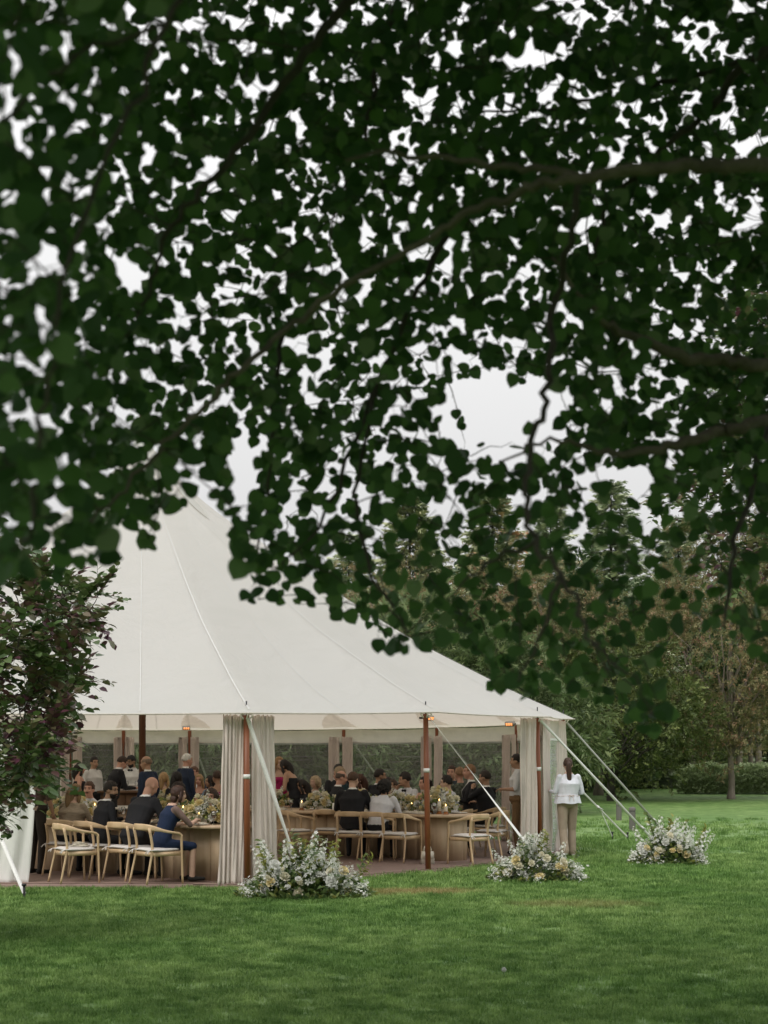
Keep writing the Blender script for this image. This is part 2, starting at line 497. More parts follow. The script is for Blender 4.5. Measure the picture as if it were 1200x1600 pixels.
# ------------------------------------------------------------------ lawn
DRY = [(0.42, 18.45, 0.95, 0.42, 0.85), (2.3, 16.9, 0.9, 0.5, 0.42), (-0.2, 18.0, 0.6, 0.3, 0.3)]
def grass_color(nt, use_instance=False):
    """greens that drift over metres, with the worn straw-coloured spots"""
    ge = nd(nt, 'ShaderNodeNewGeometry')
    n1 = nd(nt, 'ShaderNodeTexNoise', Scale=0.35, Detail=4.0, Roughness=0.6); nt.links.new(ge.outputs['Position'], n1.inputs['Vector'])
    n2 = nd(nt, 'ShaderNodeTexNoise', Scale=2.4, Detail=4.0, Roughness=0.65); nt.links.new(ge.outputs['Position'], n2.inputs['Vector'])
    r1 = nd(nt, 'ShaderNodeValToRGB')
    e = r1.color_ramp.elements
    e[0].position = 0.32; e[0].color = (0.118, 0.225, 0.058, 1); e[1].position = 0.68; e[1].color = (0.218, 0.322, 0.112, 1)
    nt.links.new(n1.outputs['Fac'], r1.inputs[0])
    r2 = nd(nt, 'ShaderNodeValToRGB')
    e = r2.color_ramp.elements
    e[0].position = 0.34; e[0].color = (0.52, 0.66, 0.46, 1); e[1].position = 0.70; e[1].color = (1.55, 1.45, 1.5, 1)
    nt.links.new(n2.outputs['Fac'], r2.inputs[0])
    mu = nd(nt, 'ShaderNodeMixRGB', blend_type='MULTIPLY'); mu.inputs['Fac'].default_value = 1.0
    nt.links.new(r1.outputs[0], mu.inputs['Color1']); nt.links.new(r2.outputs[0], mu.inputs['Color2'])
    col = mu.outputs[0]
    if use_instance:
        oi = nd(nt, 'ShaderNodeObjectInfo')
        r3 = nd(nt, 'ShaderNodeValToRGB')
        e = r3.color_ramp.elements
        e[0].color = (0.5, 0.62, 0.42, 1); e[1].color = (1.55, 1.4, 1.5, 1)
        nt.links.new(oi.outputs['Random'], r3.inputs[0])
        m3 = nd(nt, 'ShaderNodeMixRGB', blend_type='MULTIPLY'); m3.inputs['Fac'].default_value = 1.0
        nt.links.new(col, m3.inputs['Color1']); nt.links.new(r3.outputs[0], m3.inputs['Color2'])
        col = m3.outputs[0]
    sp = nd(nt, 'ShaderNodeSeparateXYZ'); nt.links.new(ge.outputs['Position'], sp.inputs[0])
    for (cx, cy, rx, ry, amt) in DRY:
        acc = None
        for ax, c, r in (('X', cx, rx), ('Y', cy, ry)):
            a = nd(nt, 'ShaderNodeMath', operation='SUBTRACT'); nt.links.new(sp.outputs[ax], a.inputs[0]); a.inputs[1].default_value = c
            b = nd(nt, 'ShaderNodeMath', operation='DIVIDE'); nt.links.new(a.outputs[0], b.inputs[0]); b.inputs[1].default_value = r
            d = nd(nt, 'ShaderNodeMath', operation='MULTIPLY'); nt.links.new(b.outputs[0], d.inputs[0]); nt.links.new(b.outputs[0], d.inputs[1])
            if acc is None: acc = d
            else:
                s_ = nd(nt, 'ShaderNodeMath', operation='ADD'); nt.links.new(acc.outputs[0], s_.inputs[0]); nt.links.new(d.outputs[0], s_.inputs[1]); acc = s_
        w = nd(nt, 'ShaderNodeMath', operation='MULTIPLY_ADD'); nt.links.new(n2.outputs['Fac'], w.inputs[0]); w.inputs[1].default_value = 1.6; w.inputs[2].default_value = -0.8
        s2 = nd(nt, 'ShaderNodeMath', operation='ADD'); nt.links.new(acc.outputs[0], s2.inputs[0]); nt.links.new(w.outputs[0], s2.inputs[1])
        mr = nd(nt, 'ShaderNodeMapRange'); mr.inputs['From Min'].default_value = 0.2; mr.inputs['From Max'].default_value = 1.2
        mr.inputs['To Min'].default_value = amt; mr.inputs['To Max'].default_value = 0.0
        nt.links.new(s2.outputs[0], mr.inputs['Value'])
        mx = nd(nt, 'ShaderNodeMixRGB'); nt.links.new(mr.outputs[0], mx.inputs['Fac'])
        nt.links.new(col, mx.inputs['Color1']); mx.inputs['Color2'].default_value = (0.36, 0.29, 0.13, 1)
        col = mx.outputs[0]
    return col

def lawn_material(name, inst):
    m, nt, bs = new_mat(name)
    col = grass_color(nt, inst)
    if not inst:
        hv = nd(nt, 'ShaderNodeHueSaturation'); hv.inputs['Value'].default_value = 0.84
        nt.links.new(col, hv.inputs['Color']); col = hv.outputs[0]
        ge = nd(nt, 'ShaderNodeNewGeometry')
        n3 = nd(nt, 'ShaderNodeTexNoise', Scale=22.0, Detail=4.0); nt.links.new(ge.outputs['Position'], n3.inputs['Vector'])
        bp = nd(nt, 'ShaderNodeBump', Strength=1.0, Distance=0.05); nt.links.new(n3.outputs['Fac'], bp.inputs['Height'])
        nt.links.new(bp.outputs[0], bs.inputs['Normal'])
    nt.links.new(col, bs.inputs['Base Color'])
    bs.inputs['Roughness'].default_value = 0.6
    bs.inputs['Specular IOR Level'].default_value = 0.25
    if inst:
        tr = nd(nt, 'ShaderNodeBsdfTranslucent'); nt.links.new(col, tr.inputs['Color'])
        mx = nd(nt, 'ShaderNodeMixShader'); mx.inputs[0].default_value = 0.3
        nt.links.new(bs.outputs[0], mx.inputs[1]); nt.links.new(tr.outputs[0], mx.inputs[2])
        nt.links.new(mx.outputs[0], nt.nodes['Material Output'].inputs['Surface'])
    return m
M['lawn'] = lawn_material('lawn_ground', False)
M['blade'] = lawn_material('grass_blade', True)

gx = np.concatenate([[-320, -160, -80], np.linspace(-40, 40, 41), [80, 160, 320]])
gy = np.concatenate([[-160, -60, -20], np.linspace(-6, 80, 44), [120, 200, 420]])
XX, YY = np.meshgrid(gx, gy)
ZZ = 0.02 * np.sin(XX * 0.35 + 1) * np.cos(YY * 0.27) - 0.02
far = np.clip((YY - 36) / 30, 0, 1)
ZZ = ZZ + far * far * 0.25
def ground_z(x, y):
    return 0.02 * math.sin(x * 0.35 + 1) * math.cos(y * 0.27) - 0.02 + min(1, max(0, (y - 36) / 30)) ** 2 * 0.25
nx, ny = len(gx), len(gy)
ii = (np.arange(ny - 1)[:, None] * nx + np.arange(nx - 1)[None]).ravel()
me = mesh_arrays('lawn', np.stack([XX, YY, ZZ], -1).reshape(-1, 3), [np.stack([ii, ii + 1, ii + nx + 1, ii + nx], -1)], M['lawn'])
tag(link('lawn', me), 'mown green lawn stretching to the trees', kind='structure')

# ------------------------------------------------------------------ tent outline
TC = np.array([-4.35, 25.6])
PEAK = 7.55
# side poles: X, Y, eave height (counter-clockwise seen from above, from the left front)
POLES = [(-8.7, 20.3, 2.36), (-5.85, 19.25, 2.33), (-1.855, 19.17, 2.33), (0.635, 21.7, 2.43), (2.62, 24.3, 2.44), (3.34, 26.5, 2.47),
         (2.72, 29.2, 2.44), (1.15, 30.9, 2.42), (-0.9, 31.8, 2.40), (-4.40, 32.2, 2.39), (-5.88, 32.1, 2.39), (-7.0, 31.7, 2.39), (-9.6, 30.2, 2.4), (-11.2, 27.6, 2.4),
         (-11.5, 25.0, 2.4), (-10.8, 22.3, 2.38)]
NP = len(POLES)
def deck_poly(inset=0.0):
    out = []
    for x, y, z in POLES:
        d = np.array([x, y]) - TC; L = np.linalg.norm(d)
        out.append(TC + d * (1 + inset / L))
    return np.array(out)
def inside(poly, x, y):
    x = np.asarray(x); y = np.asarray(y)
    r = np.zeros(x.shape, bool)
    j = len(poly) - 1
    for i in range(len(poly)):
        xi, yi = poly[i]; xj, yj = poly[j]
        c = ((yi > y) != (yj > y)) & (x < (xj - xi) * (y - yi) / (yj - yi + 1e-12) + xi)
        r ^= c; j = i
    return r

# deck: boards on a low frame
M['deck'] = mat('deck_board', (0.19, 0.125, 0.10), rough=0.65, col2=(0.29, 0.20, 0.165), scale=4.0, stretch=(0.25, 3.0, 1), bump=0.2, bscale=12)
dp = deck_poly(0.10)
def clip_row(poly, y):
    xs = []
    for i in range(len(poly)):
        (x0, y0), (x1, y1) = poly[i], poly[(i + 1) % len(poly)]
        if (y0 > y) != (y1 > y): xs.append(x0 + (x1 - x0) * (y - y0) / (y1 - y0))
    return (min(xs), max(xs)) if len(xs) >= 2 else None
deck = MB()
N = len(dp)
V = np.concatenate([np.c_[dp, np.full(N, DECK_Z - 0.012)], np.c_[dp, np.full(N, -0.05)]])
deck.add(V, [np.arange(N)[None], np.stack([np.arange(N), np.arange(N) + N, (np.arange(N) + 1) % N + N, (np.arange(N) + 1) % N], -1)])
dk = deck.build('deck', M['deck'], smooth=False)
tag(dk, 'brown board deck under the tent', kind='structure')
bw = 0.14
y = dp[:, 1].min() + 0.004
rows = []
while y < dp[:, 1].max() - bw:
    a = clip_row(dp, y + 0.01); b = clip_row(dp, y + bw - 0.01)
    if a and b:
        x0, x1 = max(a[0], b[0]), min(a[1], b[1])
        rows.append((x0, x1, y))
    y += bw
for (x0, x1, y) in rows:
    mb = MB(); mb.box(((x0 + x1) / 2, y + bw / 2, DECK_Z - 0.006), (x1 - x0, bw - 0.008, 0.012))
    mb.build('plank', M['deck'], dk, smooth=False)

# ------------------------------------------------------------------ grass: tufts on points
def tuft(seed, nb, h, spread):
    g = np.random.default_rng(seed)
    V = []; T = []
    for i in range(nb):
        p = np.array([g.normal(0, spread), g.normal(0, spread), -0.005])
        a = g.uniform(0, 2 * np.pi); L = h * g.uniform(0.6, 1.25); w = g.uniform(0.0016, 0.003)
        ln = g.uniform(0.15, 0.75)
        d = np.array([math.cos(a), math.sin(a), 0]); s = np.array([-d[1], d[0], 0])
        b = len(V)
        mid = p + d * ln * L * 0.35 + np.array([0, 0, L * 0.6]); tip = p + d * ln * L + np.array([0, 0, L * (1 - 0.35 * ln)])
        V += [p - s * w, p + s * w, mid + s * w * 0.8, mid - s * w * 0.8, tip]
        T += [[b, b + 1, b + 2], [b, b + 2, b + 3], [b + 3, b + 2, b + 4]]
    return mesh_arrays('grass_tuft', np.array(V), [np.array(T)], M['blade'], smooth=False)
tufts = bpy.data.collections.new('grass_tufts')
for k in range(5):
    o = bpy.data.objects.new('grass_tuft', tuft(40 + k, 34, 0.042, 0.036))
    tufts.objects.link(o)
pts = []
scl = []
excl = deck_poly(0.06)
for y0, y1, dens, s in ((7.6, 10.5, 330, 0.95), (10.5, 14, 240, 1.1), (14, 19, 170, 1.25), (19, 26, 75, 1.6), (26, 31, 20, 2.2), (31, 37, 8, 2.2), (37, 42, 3, 2.2)):
    half = y1 * 0.285
    n = int((y1 - y0) * 2 * half * dens)
    x = rng.uniform(-half, half, n); y = rng.uniform(y0, y1, n)
    keep = (np.abs(x) < y * 0.285) & ~inside(excl, x, y)
    x, y = x[keep], y[keep]
    pts.append(np.stack([x, y, 0.02 * np.sin(x * 0.35 + 1) * np.cos(y * 0.27) - 0.02 + np.clip((y - 36) / 30, 0, 1) ** 2 * 0.25], -1))
    scl.append(np.full(len(x), s))
pts = np.concatenate(pts); scl = np.concatenate(scl)
gme = bpy.data.meshes.new('grass')
gme.vertices.add(len(pts)); gme.vertices.foreach_set('co', pts.astype(np.float32).ravel())
a = gme.attributes.new('tuft_scale', 'FLOAT', 'POINT'); a.data.foreach_set('value', scl.astype(np.float32))
gob = link('grass', gme)
tag(gob, 'short green blades of the mown lawn', 'grass', kind='stuff')
ng = bpy.data.node_groups.new('grass_scatter', 'GeometryNodeTree')
ng.interface.new_socket('Geometry', in_out='INPUT', socket_type='NodeSocketGeometry')
ng.interface.new_socket('Geometry', in_out='OUTPUT', socket_type='NodeSocketGeometry')
gi = ng.nodes.new('NodeGroupInput'); go = ng.nodes.new('NodeGroupOutput')
ip = ng.nodes.new('GeometryNodeInstanceOnPoints')
ci = ng.nodes.new('GeometryNodeCollectionInfo'); ci.inputs['Collection'].default_value = tufts; ci.inputs['Separate Children'].default_value = True; ci.inputs['Reset Children'].default_value = True
rv = ng.nodes.new('FunctionNodeRandomValue'); rv.data_type = 'FLOAT_VECTOR'
rv.inputs[0].default_value = (-0.15, -0.15, 0); rv.inputs[1].default_value = (0.15, 0.15, 6.283)
na = ng.nodes.new('GeometryNodeInputNamedAttribute'); na.data_type = 'FLOAT'; na.inputs[0].default_value = 'tuft_scale'
rs = ng.nodes.new('FunctionNodeRandomValue'); rs.data_type = 'FLOAT'
rs.inputs[2].default_value = 0.7; rs.inputs[3].default_value = 1.25
mm = ng.nodes.new('ShaderNodeMath'); mm.operation = 'MULTIPLY'
ng.links.new(gi.outputs[0], ip.inputs['Points'])
ng.links.new(ci.outputs[0], ip.inputs['Instance'])
ip.inputs['Pick Instance'].default_value = True
ng.links.new(rv.outputs[0], ip.inputs['Rotation'])
ng.links.new(na.outputs[0], mm.inputs[0]); ng.links.new(rs.outputs[1], mm.inputs[1])
ng.links.new(mm.outputs[0], ip.inputs['Scale'])
ng.links.new(ip.outputs[0], go.inputs[0])
md = gob.modifiers.new('scatter', 'NODES'); md.node_group = ng
gme.materials.append(M['blade'])

# ------------------------------------------------------------------ trees
def lens_leaf(w=0.36, fold=0.12):
    """pointed oval leaf of unit length along y, folded on the midrib"""
    V = np.array([[0, 0, 0], [-w * 0.7, 0.28, fold * 0.6], [0, 0.3, 0], [w * 0.7, 0.28, fold * 0.6], [-w * 0.62, 0.62, fold * 0.4], [0, 0.65, -0.02], [w * 0.62, 0.62, fold * 0.4], [0, 1.0, -0.1]])
    return V, [np.array([[0, 2, 1], [0, 3, 2], [4, 5, 7], [5, 6, 7]]), np.array([[1, 2, 5, 4], [2, 3, 6, 5]])]

def simple_leaf(w=0.3):
    return np.array([[0, 0, 0], [w * 0.55, 0.45, 0.06], [0, 1, -0.06], [-w * 0.55, 0.45, 0.06]]), [np.array([[0, 1, 2, 3]])]

def spray(seed, n, leafw, L, twig=True):
    """a short shoot with n leaves, unit size"""
    g = np.random.default_rng(seed)
    mb = MB()
    for i in range(n):
        t = (i + 0.5) / n
        v, f = simple_leaf(leafw)
        ang = (1 if i % 2 else -1) * g.uniform(0.4, 1.1)
        ro = rotz(ang) @ rotx(g.uniform(-0.7, 0.5)) @ roty(g.uniform(-0.8, 0.8))
        mb.add((v * L * g.uniform(0.7, 1.2)) @ ro.T + np.array([0, t * 0.8, 0]), f)
    V = np.concatenate(mb.V); Fc = [np.concatenate(mb.F)]
    return V, Fc

def crown_points(clumps, per, g, flat=0.75):
    """points on the outer shells of leaf clumps"""
    P_ = []; D_ = []
    for (c, r) in clumps:
        d = g.normal(size=(per, 3)); d[:, 2] += 0.25
        d /= np.linalg.norm(d, axis=1, keepdims=True)
        rad = r * g.uniform(0.55, 1.08, per) ** 0.6
        p = d * rad[:, None]; p[:, 2] *= flat
        P_.append(p + c); D_.append(d)
    return np.concatenate(P_), np.concatenate(D_)

def limb_path(a, b, g, wob=0.12, k=5):
    a = np.asarray(a, float); b = np.asarray(b, float)
    L = np.linalg.norm(b - a)
    pts = [a]
    for i in range(1, k):
        t = i / k
        pts.append(a + (b - a) * t + g.normal(0, wob * L * 0.25, 3) + np.array([0, 0, wob * L * math.sin(t * math.pi) * 0.5]))
    pts.append(b)
    return np.array(pts)

def tree_meshes(seed, height, radius, base, n_clump, per, mat_leaf, mat_bark, trunk_r, leafw=0.4, leafL=0.45, spr=0.42, clump_r=0.3, top=1.0, droop=0.0, n_leaf=7, lean=0.0):
    """broad-leaved tree: returns trunk mesh, crown mesh"""
    g = np.random.default_rng(seed)
    cz = (base + height) / 2; hz = (height - base) / 2
    clumps = []
    tries = 0
    while len(clumps) < n_clump and tries < 4000:
        tries += 1
        d = g.normal(size=3); d /= np.linalg.norm(d)
        r = g.uniform(0.35, 1.0) ** 0.5
        c = np.array([d[0] * radius * r, d[1] * radius * r, cz + d[2] * hz * r])
        zf = (c[2] - base) / (height - base)
        lim = radius * (0.55 + 0.5 * math.sin(min(1, zf * 1.15) * math.pi)) if top >= 1 else radius * (1.0 - zf * (1 - top))
        if math.hypot(c[0], c[1]) > lim: continue
        c[0] += lean * zf
        clumps.append((c, radius * clump_r * g.uniform(0.7, 1.25)))
    pos, dirs = crown_points(clumps, per, g)
    dirs[:, 2] -= droop
    tv, tf = spray(seed + 5, n_leaf, leafw, leafL)
    rots = basis_from(dirs + g.normal(0, 0.45, dirs.shape), g.uniform(-1.2, 1.2, len(pos)))
    k = len(tv); n = len(pos)
    V = np.einsum('nij,kj->nki', rots, tv) * (spr * g.uniform(0.7, 1.3, n))[:, None, None] + pos[:, None, :]
    f = (tf[0][None] + (np.arange(n) * k)[:, None, None]).reshape(-1, 4)
    crown = mesh_arrays('crown', V.reshape(-1, 3), [f], mat_leaf, smooth=False, rnd=np.repeat(np.clip(g.normal(0.5, 0.22, n), 0, 1), k))
    mb = MB()
    tp = [(0, 0, -0.1), (0.02 * height * 0.2, 0, base * 0.5), (lean * 0.1, 0.02, base), (lean * 0.4, 0.05, base + (height - base) * 0.45), (lean * 0.8, 0, height * 0.9)]
    tp = smooth_path(tp, 4)
    zz = tp[:, 2] / height
    mb.tube(tp, trunk_r * (1.0 - 0.85 * np.clip(zz, 0, 1)) * np.where(zz < 0.03, 1.3, 1), 9)
    for (c, r) in clumps[: min(26, len(clumps))]:
        t0 = g.uniform(0.2, 0.75)
        z0 = base * 0.8 + (c[2] - base * 0.8) * t0 * 0.6
        a = np.array([lean * 0.3 * z0 / height, 0, z0])
        pth = limb_path(a, c, g)
        mb.tube(pth, np.linspace(trunk_r * 0.35, trunk_r * 0.06, len(pth)), 6)
    return mb.mesh('trunk', mat_bark), crown

def place_tree(name, meshes, loc, label, cat='tree', group=None, rz=0.0, s=(1, 1, 1)):
    r = empty(name, loc, rz); r.scale = s
    link('trunk', meshes[0], r)
    c = link('crown', meshes[1], r); c['kind'] = 'stuff'
    tag(r, label, cat, group)
    return r

M['leaf_red'] = leaf_mat('russet_green_leaf', [(0.0, (0.074, 0.109, 0.047)), (0.4, (0.176, 0.186, 0.077)), (0.72, (0.310, 0.247, 0.125)), (1.0, (0.361, 0.196, 0.130))], big=0.35, bigscale=0.5, translucent=0.25)
M['leaf_green'] = leaf_mat('mid_green_leaf', [(0.0, (0.052, 0.076, 0.025)), (0.5, (0.109, 0.144, 0.044)), (1.0, (0.218, 0.247, 0.075))], big=0.3, bigscale=0.45, translucent=0.25)
M['leaf_hedge'] = leaf_mat('hedge_leaf', [(0.0, (0.216, 0.281, 0.151)), (0.5, (0.410, 0.497, 0.259)), (1.0, (0.605, 0.691, 0.410))], big=0.2, bigscale=0.8, translucent=0.25)
M['leaf_dark'] = leaf_mat('dark_green_leaf', [(0.0, (0.034, 0.067, 0.030)), (0.6, (0.076, 0.125, 0.047)), (1.0, (0.137, 0.187, 0.067))], big=0.3, bigscale=0.4, translucent=0.2)
M['leaf_willow'] = leaf_mat('willow_leaf', [(0.0, (0.066, 0.103, 0.046)), (0.5, (0.131, 0.187, 0.072)), (1.0, (0.235, 0.281, 0.122))], big=0.3, bigscale=0.5, translucent=0.3)
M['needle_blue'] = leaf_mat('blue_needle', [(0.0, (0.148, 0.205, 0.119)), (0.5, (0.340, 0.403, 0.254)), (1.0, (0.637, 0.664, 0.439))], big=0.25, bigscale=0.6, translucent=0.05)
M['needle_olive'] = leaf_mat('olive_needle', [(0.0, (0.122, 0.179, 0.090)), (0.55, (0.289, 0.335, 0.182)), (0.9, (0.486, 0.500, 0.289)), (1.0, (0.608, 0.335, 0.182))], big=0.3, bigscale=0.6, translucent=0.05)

def spruce_meshes(seed, H, Rb, mat_n):
    g = np.random.default_rng(seed)
    needles = MB()
    for i in range(9):
        t = (i + 0.5) / 9
        for s in (-1, 1):
            L = 0.42 * (1 - 0.55 * t) * g.uniform(0.8, 1.2); y0 = t * 0.85; w = 0.135
            a = g.uniform(0.5, 0.9)
            d = np.array([s * math.sin(a), math.cos(a), -0.35 + g.normal(0, 0.18)])
            b = np.array([0, y0, 0]); e = b + d * L
            n_ = np.array([0, w, 0])
            needles.add(np.array([b - n_ * 0.5, b + n_ * 0.5, e + n_ * 0.4, e - n_ * 0.4]), [np.array([[0, 1, 2, 3]])])
    tv = np.concatenate(needles.V); tf = np.concatenate(needles.F)
    pos = []; dirs = []; sc = []
    wood = MB()
    wood.tube(np.array([[0, 0, -0.1], [0, 0, H * 0.5], [0, 0, H]]), [H * 0.016, H * 0.009, 0.01], 8)
    z = H * 0.045
    while z < H * 0.985:
        f = 1 - z / H
        L = Rb * (f ** 0.85) * (1 + 0.1 * g.normal()) + 0.12
        nb = max(6, int(8 + 9 * f))
        a0 = g.uniform(0, 6.28)
        for b in range(nb):
            a = a0 + b * 2 * math.pi / nb + g.normal(0, 0.15)
            Lb = L * g.uniform(0.72, 1.15)
            d = np.array([math.cos(a), math.sin(a), 0.0])
            droop = g.uniform(0.18, 0.4) * f + 0.02
            ns = max(3, int(Lb / 0.36))
            for k in range(ns):
                t = (k + 0.6) / ns
                p = d * Lb * t + np.array([0, 0, z - droop * Lb * t * (1.3 - 0.55 * t)])
                pos.append(p + g.normal(0, 0.05, 3)); dirs.append(d + np.array([g.normal(0, 0.35), g.normal(0, 0.35), -0.25 + 0.4 * t])); sc.append(g.uniform(0.75, 1.25) * (0.7 + 0.45 * f))
            wood.tube(np.array([[0, 0, z], d * Lb * 0.5 + np.array([0, 0, z - droop * Lb * 0.5]), d * Lb * 0.92 + np.array([0, 0, z - droop * Lb * 0.7])]), [0.03 * (f + 0.2), 0.018 * (f + 0.2), 0.006], 4, cap=False)
        z += H * 0.023 * (0.7 + 0.6 * f)
    pos = np.array(pos); dirs = np.array(dirs); n = len(pos); k = len(tv)
    rots = basis_from(dirs, g.normal(0, 0.35, n))
    V = np.einsum('nij,kj->nki', rots, tv) * np.array(sc)[:, None, None] + pos[:, None, :]
    ff = (tf[None] + (np.arange(n) * k)[:, None, None]).reshape(-1, 4)
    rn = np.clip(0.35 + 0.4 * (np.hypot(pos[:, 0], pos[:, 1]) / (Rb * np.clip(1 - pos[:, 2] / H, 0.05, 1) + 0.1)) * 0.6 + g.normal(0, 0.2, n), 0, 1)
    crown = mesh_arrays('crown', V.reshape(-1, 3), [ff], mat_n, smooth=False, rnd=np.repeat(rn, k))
    return wood.mesh('trunk', M['bark']), crown

def at_ground(px, Y):
    x = (px - 600) * Y / F
    return (x, Y, ground_z(x, Y))

# spruces behind the tent
sp_blue = spruce_meshes(3, 16.5, 4.2, M['needle_blue'])
sp_olive = spruce_meshes(4, 16.0, 4.6, M['needle_olive'])
G_SP = 'spruces behind the tent'
for px, Y, ms, s, lb in ((955, 76, sp_blue, 1.0, 'tall blue spruce right of the tent, its tip open to the sky'),
                         (1060, 82, sp_blue, 0.95, 'blue spruce behind the russet tree at the right'),
                         (770, 80, sp_olive, 1.06, 'olive spruce with rusty tips above the tent eave'),
                         (860, 84, sp_blue, 1.02, 'blue spruce between the olive spruce and the tallest one'),
                         (640, 74, sp_olive, 0.98, 'olive spruce rising behind the right slope of the tent'),
                         (545, 86, sp_blue, 0.93, 'narrow spruce farthest left over the tent roof'),
                         (1190, 88, sp_olive, 1.02, 'olive spruce at the right edge behind the hedge')):
    place_tree('spruce_tree', ms, at_ground(px, Y), lb, 'spruce', G_SP, rz=px * 0.37, s=(s, s, s))

# russet trees (purple-leaved cherries) and green broadleaf trees
t_red = tree_meshes(21, 8.8, 3.9, 1.25, 74, 105, M['leaf_red'], M['bark_pale'], 0.14, leafw=0.42, leafL=0.36, spr=0.29, clump_r=0.27)
t_red2 = tree_meshes(22, 10.5, 4.4, 1.2, 76, 100, M['leaf_red'], M['bark_pale'], 0.22, leafw=0.42, leafL=0.36, spr=0.31, clump_r=0.27)
t_grn = tree_meshes(23, 6.6, 3.6, 0.5, 66, 110, M['leaf_green'], M['bark'], 0.16, leafw=0.6, leafL=0.36, spr=0.28, clump_r=0.27)
t_drk = tree_meshes(24, 7.5, 4.0, 0.3, 60, 80, M['leaf_dark'], M['bark'], 0.18, leafw=0.6, leafL=0.38, spr=0.45, clump_r=0.28)
t_wil = tree_meshes(25, 5.2, 3.3, 0.1, 54, 62, M['leaf_willow'], M['bark'], 0.12, leafw=0.22, leafL=0.5, spr=0.5, clump_r=0.28, droop=0.25)
place_tree('cherry_tree', t_red, at_ground(1142, 58), 'russet leaved tree with a bare pale trunk beside the clipped hedge', 'tree', s=(1.0, 1.0, 1.27))
place_tree('cherry_tree', t_red2, at_ground(1310, 58), 'russet leaved tree leaning in from the right edge behind the lawn', 'tree', rz=1.3, s=(1.1, 1.1, 1.45))
place_tree('cherry_tree', t_red2, at_ground(700, 62), 'broad russet tree behind the right slope of the tent roof', 'tree', rz=2.3, s=(1.1, 1.1, 1.05))
place_tree('cherry_tree', t_red, at_ground(845, 60), 'russet tree directly behind the right tent corner', 'tree', rz=4.0, s=(1.05, 1.05, 1.1))
place_tree('cherry_tree', t_red2, at_ground(580, 66), 'russet tree showing just above the middle of the roof slope', 'tree', rz=5.0)
place_tree('broadleaf_tree', t_grn, at_ground(955, 56), 'rounded mid green tree just right of the tent corner', 'tree', rz=0.5, s=(1.0, 1.0, 1.0))
place_tree('broadleaf_tree', t_grn, at_ground(1030, 76), 'green tree low between the spruce and the russet tree', 'tree', rz=2.0, s=(1.1, 1.1, 0.9))
place_tree('broadleaf_tree', t_drk, at_ground(900, 68), 'dark green tree behind the rounded green one', 'tree', rz=3.3)
place_tree('broadleaf_tree', t_drk, at_ground(1110, 94), 'dark tree in the shade behind the clipped hedge', 'tree', rz=1.0, s=(1.3, 1, 0.8))
k = 0
for px, Y, s in ((110, 46, 1.0), (225, 48, 0.95), (345, 45, 1.0), (455, 47, 1.05), (575, 45, 1.0), (690, 47, 1.05), (790, 46, 0.95)):
    place_tree('willow_shrub', t_wil, at_ground(px, Y), ['willow shrub farthest left behind the tent windows', 'willow shrub behind the dark centre pole', 'willow shrub seen through the window left of the big curtain',
               'willow shrub behind the woman in pink', 'willow shrub behind the window over the long table', 'willow shrub behind the window at the diagonal strap', 'willow shrub behind the right end window of the tent'][k],
               'shrub', 'willow shrubs behind the tent', rz=px * 0.7, s=(s, s, s * (1.0 + 0.12 * (k % 3))))
    k += 1
# bare trunks in the shade of the wood
for i, (px, Y, h, r) in enumerate(((935, 62, 4.5, 0.2), (1080, 75, 5.0, 0.24), (1110, 77, 4.5, 0.18), (1154, 76, 5, 0.2), (1172, 78, 5, 0.16), (1184, 77, 5, 0.2), (1074, 79, 5, 0.16))):
    mb = MB(); pth = smooth_path([(0, 0, -0.1), (0.05, 0, h * 0.4), (-0.04, 0.05, h)], 4)
    mb.tube(pth, np.linspace(r, r * 0.75, len(pth)), 9)
    st = tree_meshes(60 + i, h + 5.5, 2.4, h - 0.6, 16, 40, M['leaf_dark'], M['bark_pale'], r, spr=0.6, clump_r=0.36)
    place_tree('wood_tree', st, at_ground(px, Y), ['pale straight trunk in the shade right of the woman in white', 'pale trunk at the left end of the clipped hedge', 'thin pale trunk over the left half of the hedge', 'pale trunk just right of the russet tree trunk',
               'thin pale trunk over the right half of the hedge', 'pale trunk nearest the right edge over the hedge', 'slim pale trunk beside the left end of the hedge'][i], 'tree', 'trunks at the edge of the wood')
# the dark wood behind everything
g = np.random.default_rng(77)
n = 7000
pos = np.stack([g.uniform(-75, 75, n), g.uniform(100, 112, n), g.uniform(0, 1, n) ** 0.8], -1)
pos[:, 2] *= 12.5 + 2.0 * np.sin(pos[:, 0] * 0.33) + 1.5 * np.sin(pos[:, 0] * 0.9 + 2)
tv, tf = spray(9, 9, 0.6, 0.5)
scatter('far_wood', tv, tf, rand_rots(n, 0.8, g), g.uniform(1.2, 2.2, n), pos, M['leaf_dark'], rnd=np.clip(g.normal(0.4, 0.2, n), 0, 1))
tag(bpy.data.objects['far_wood'], 'dark wood closing the view behind the lawn', 'wood', kind='stuff')

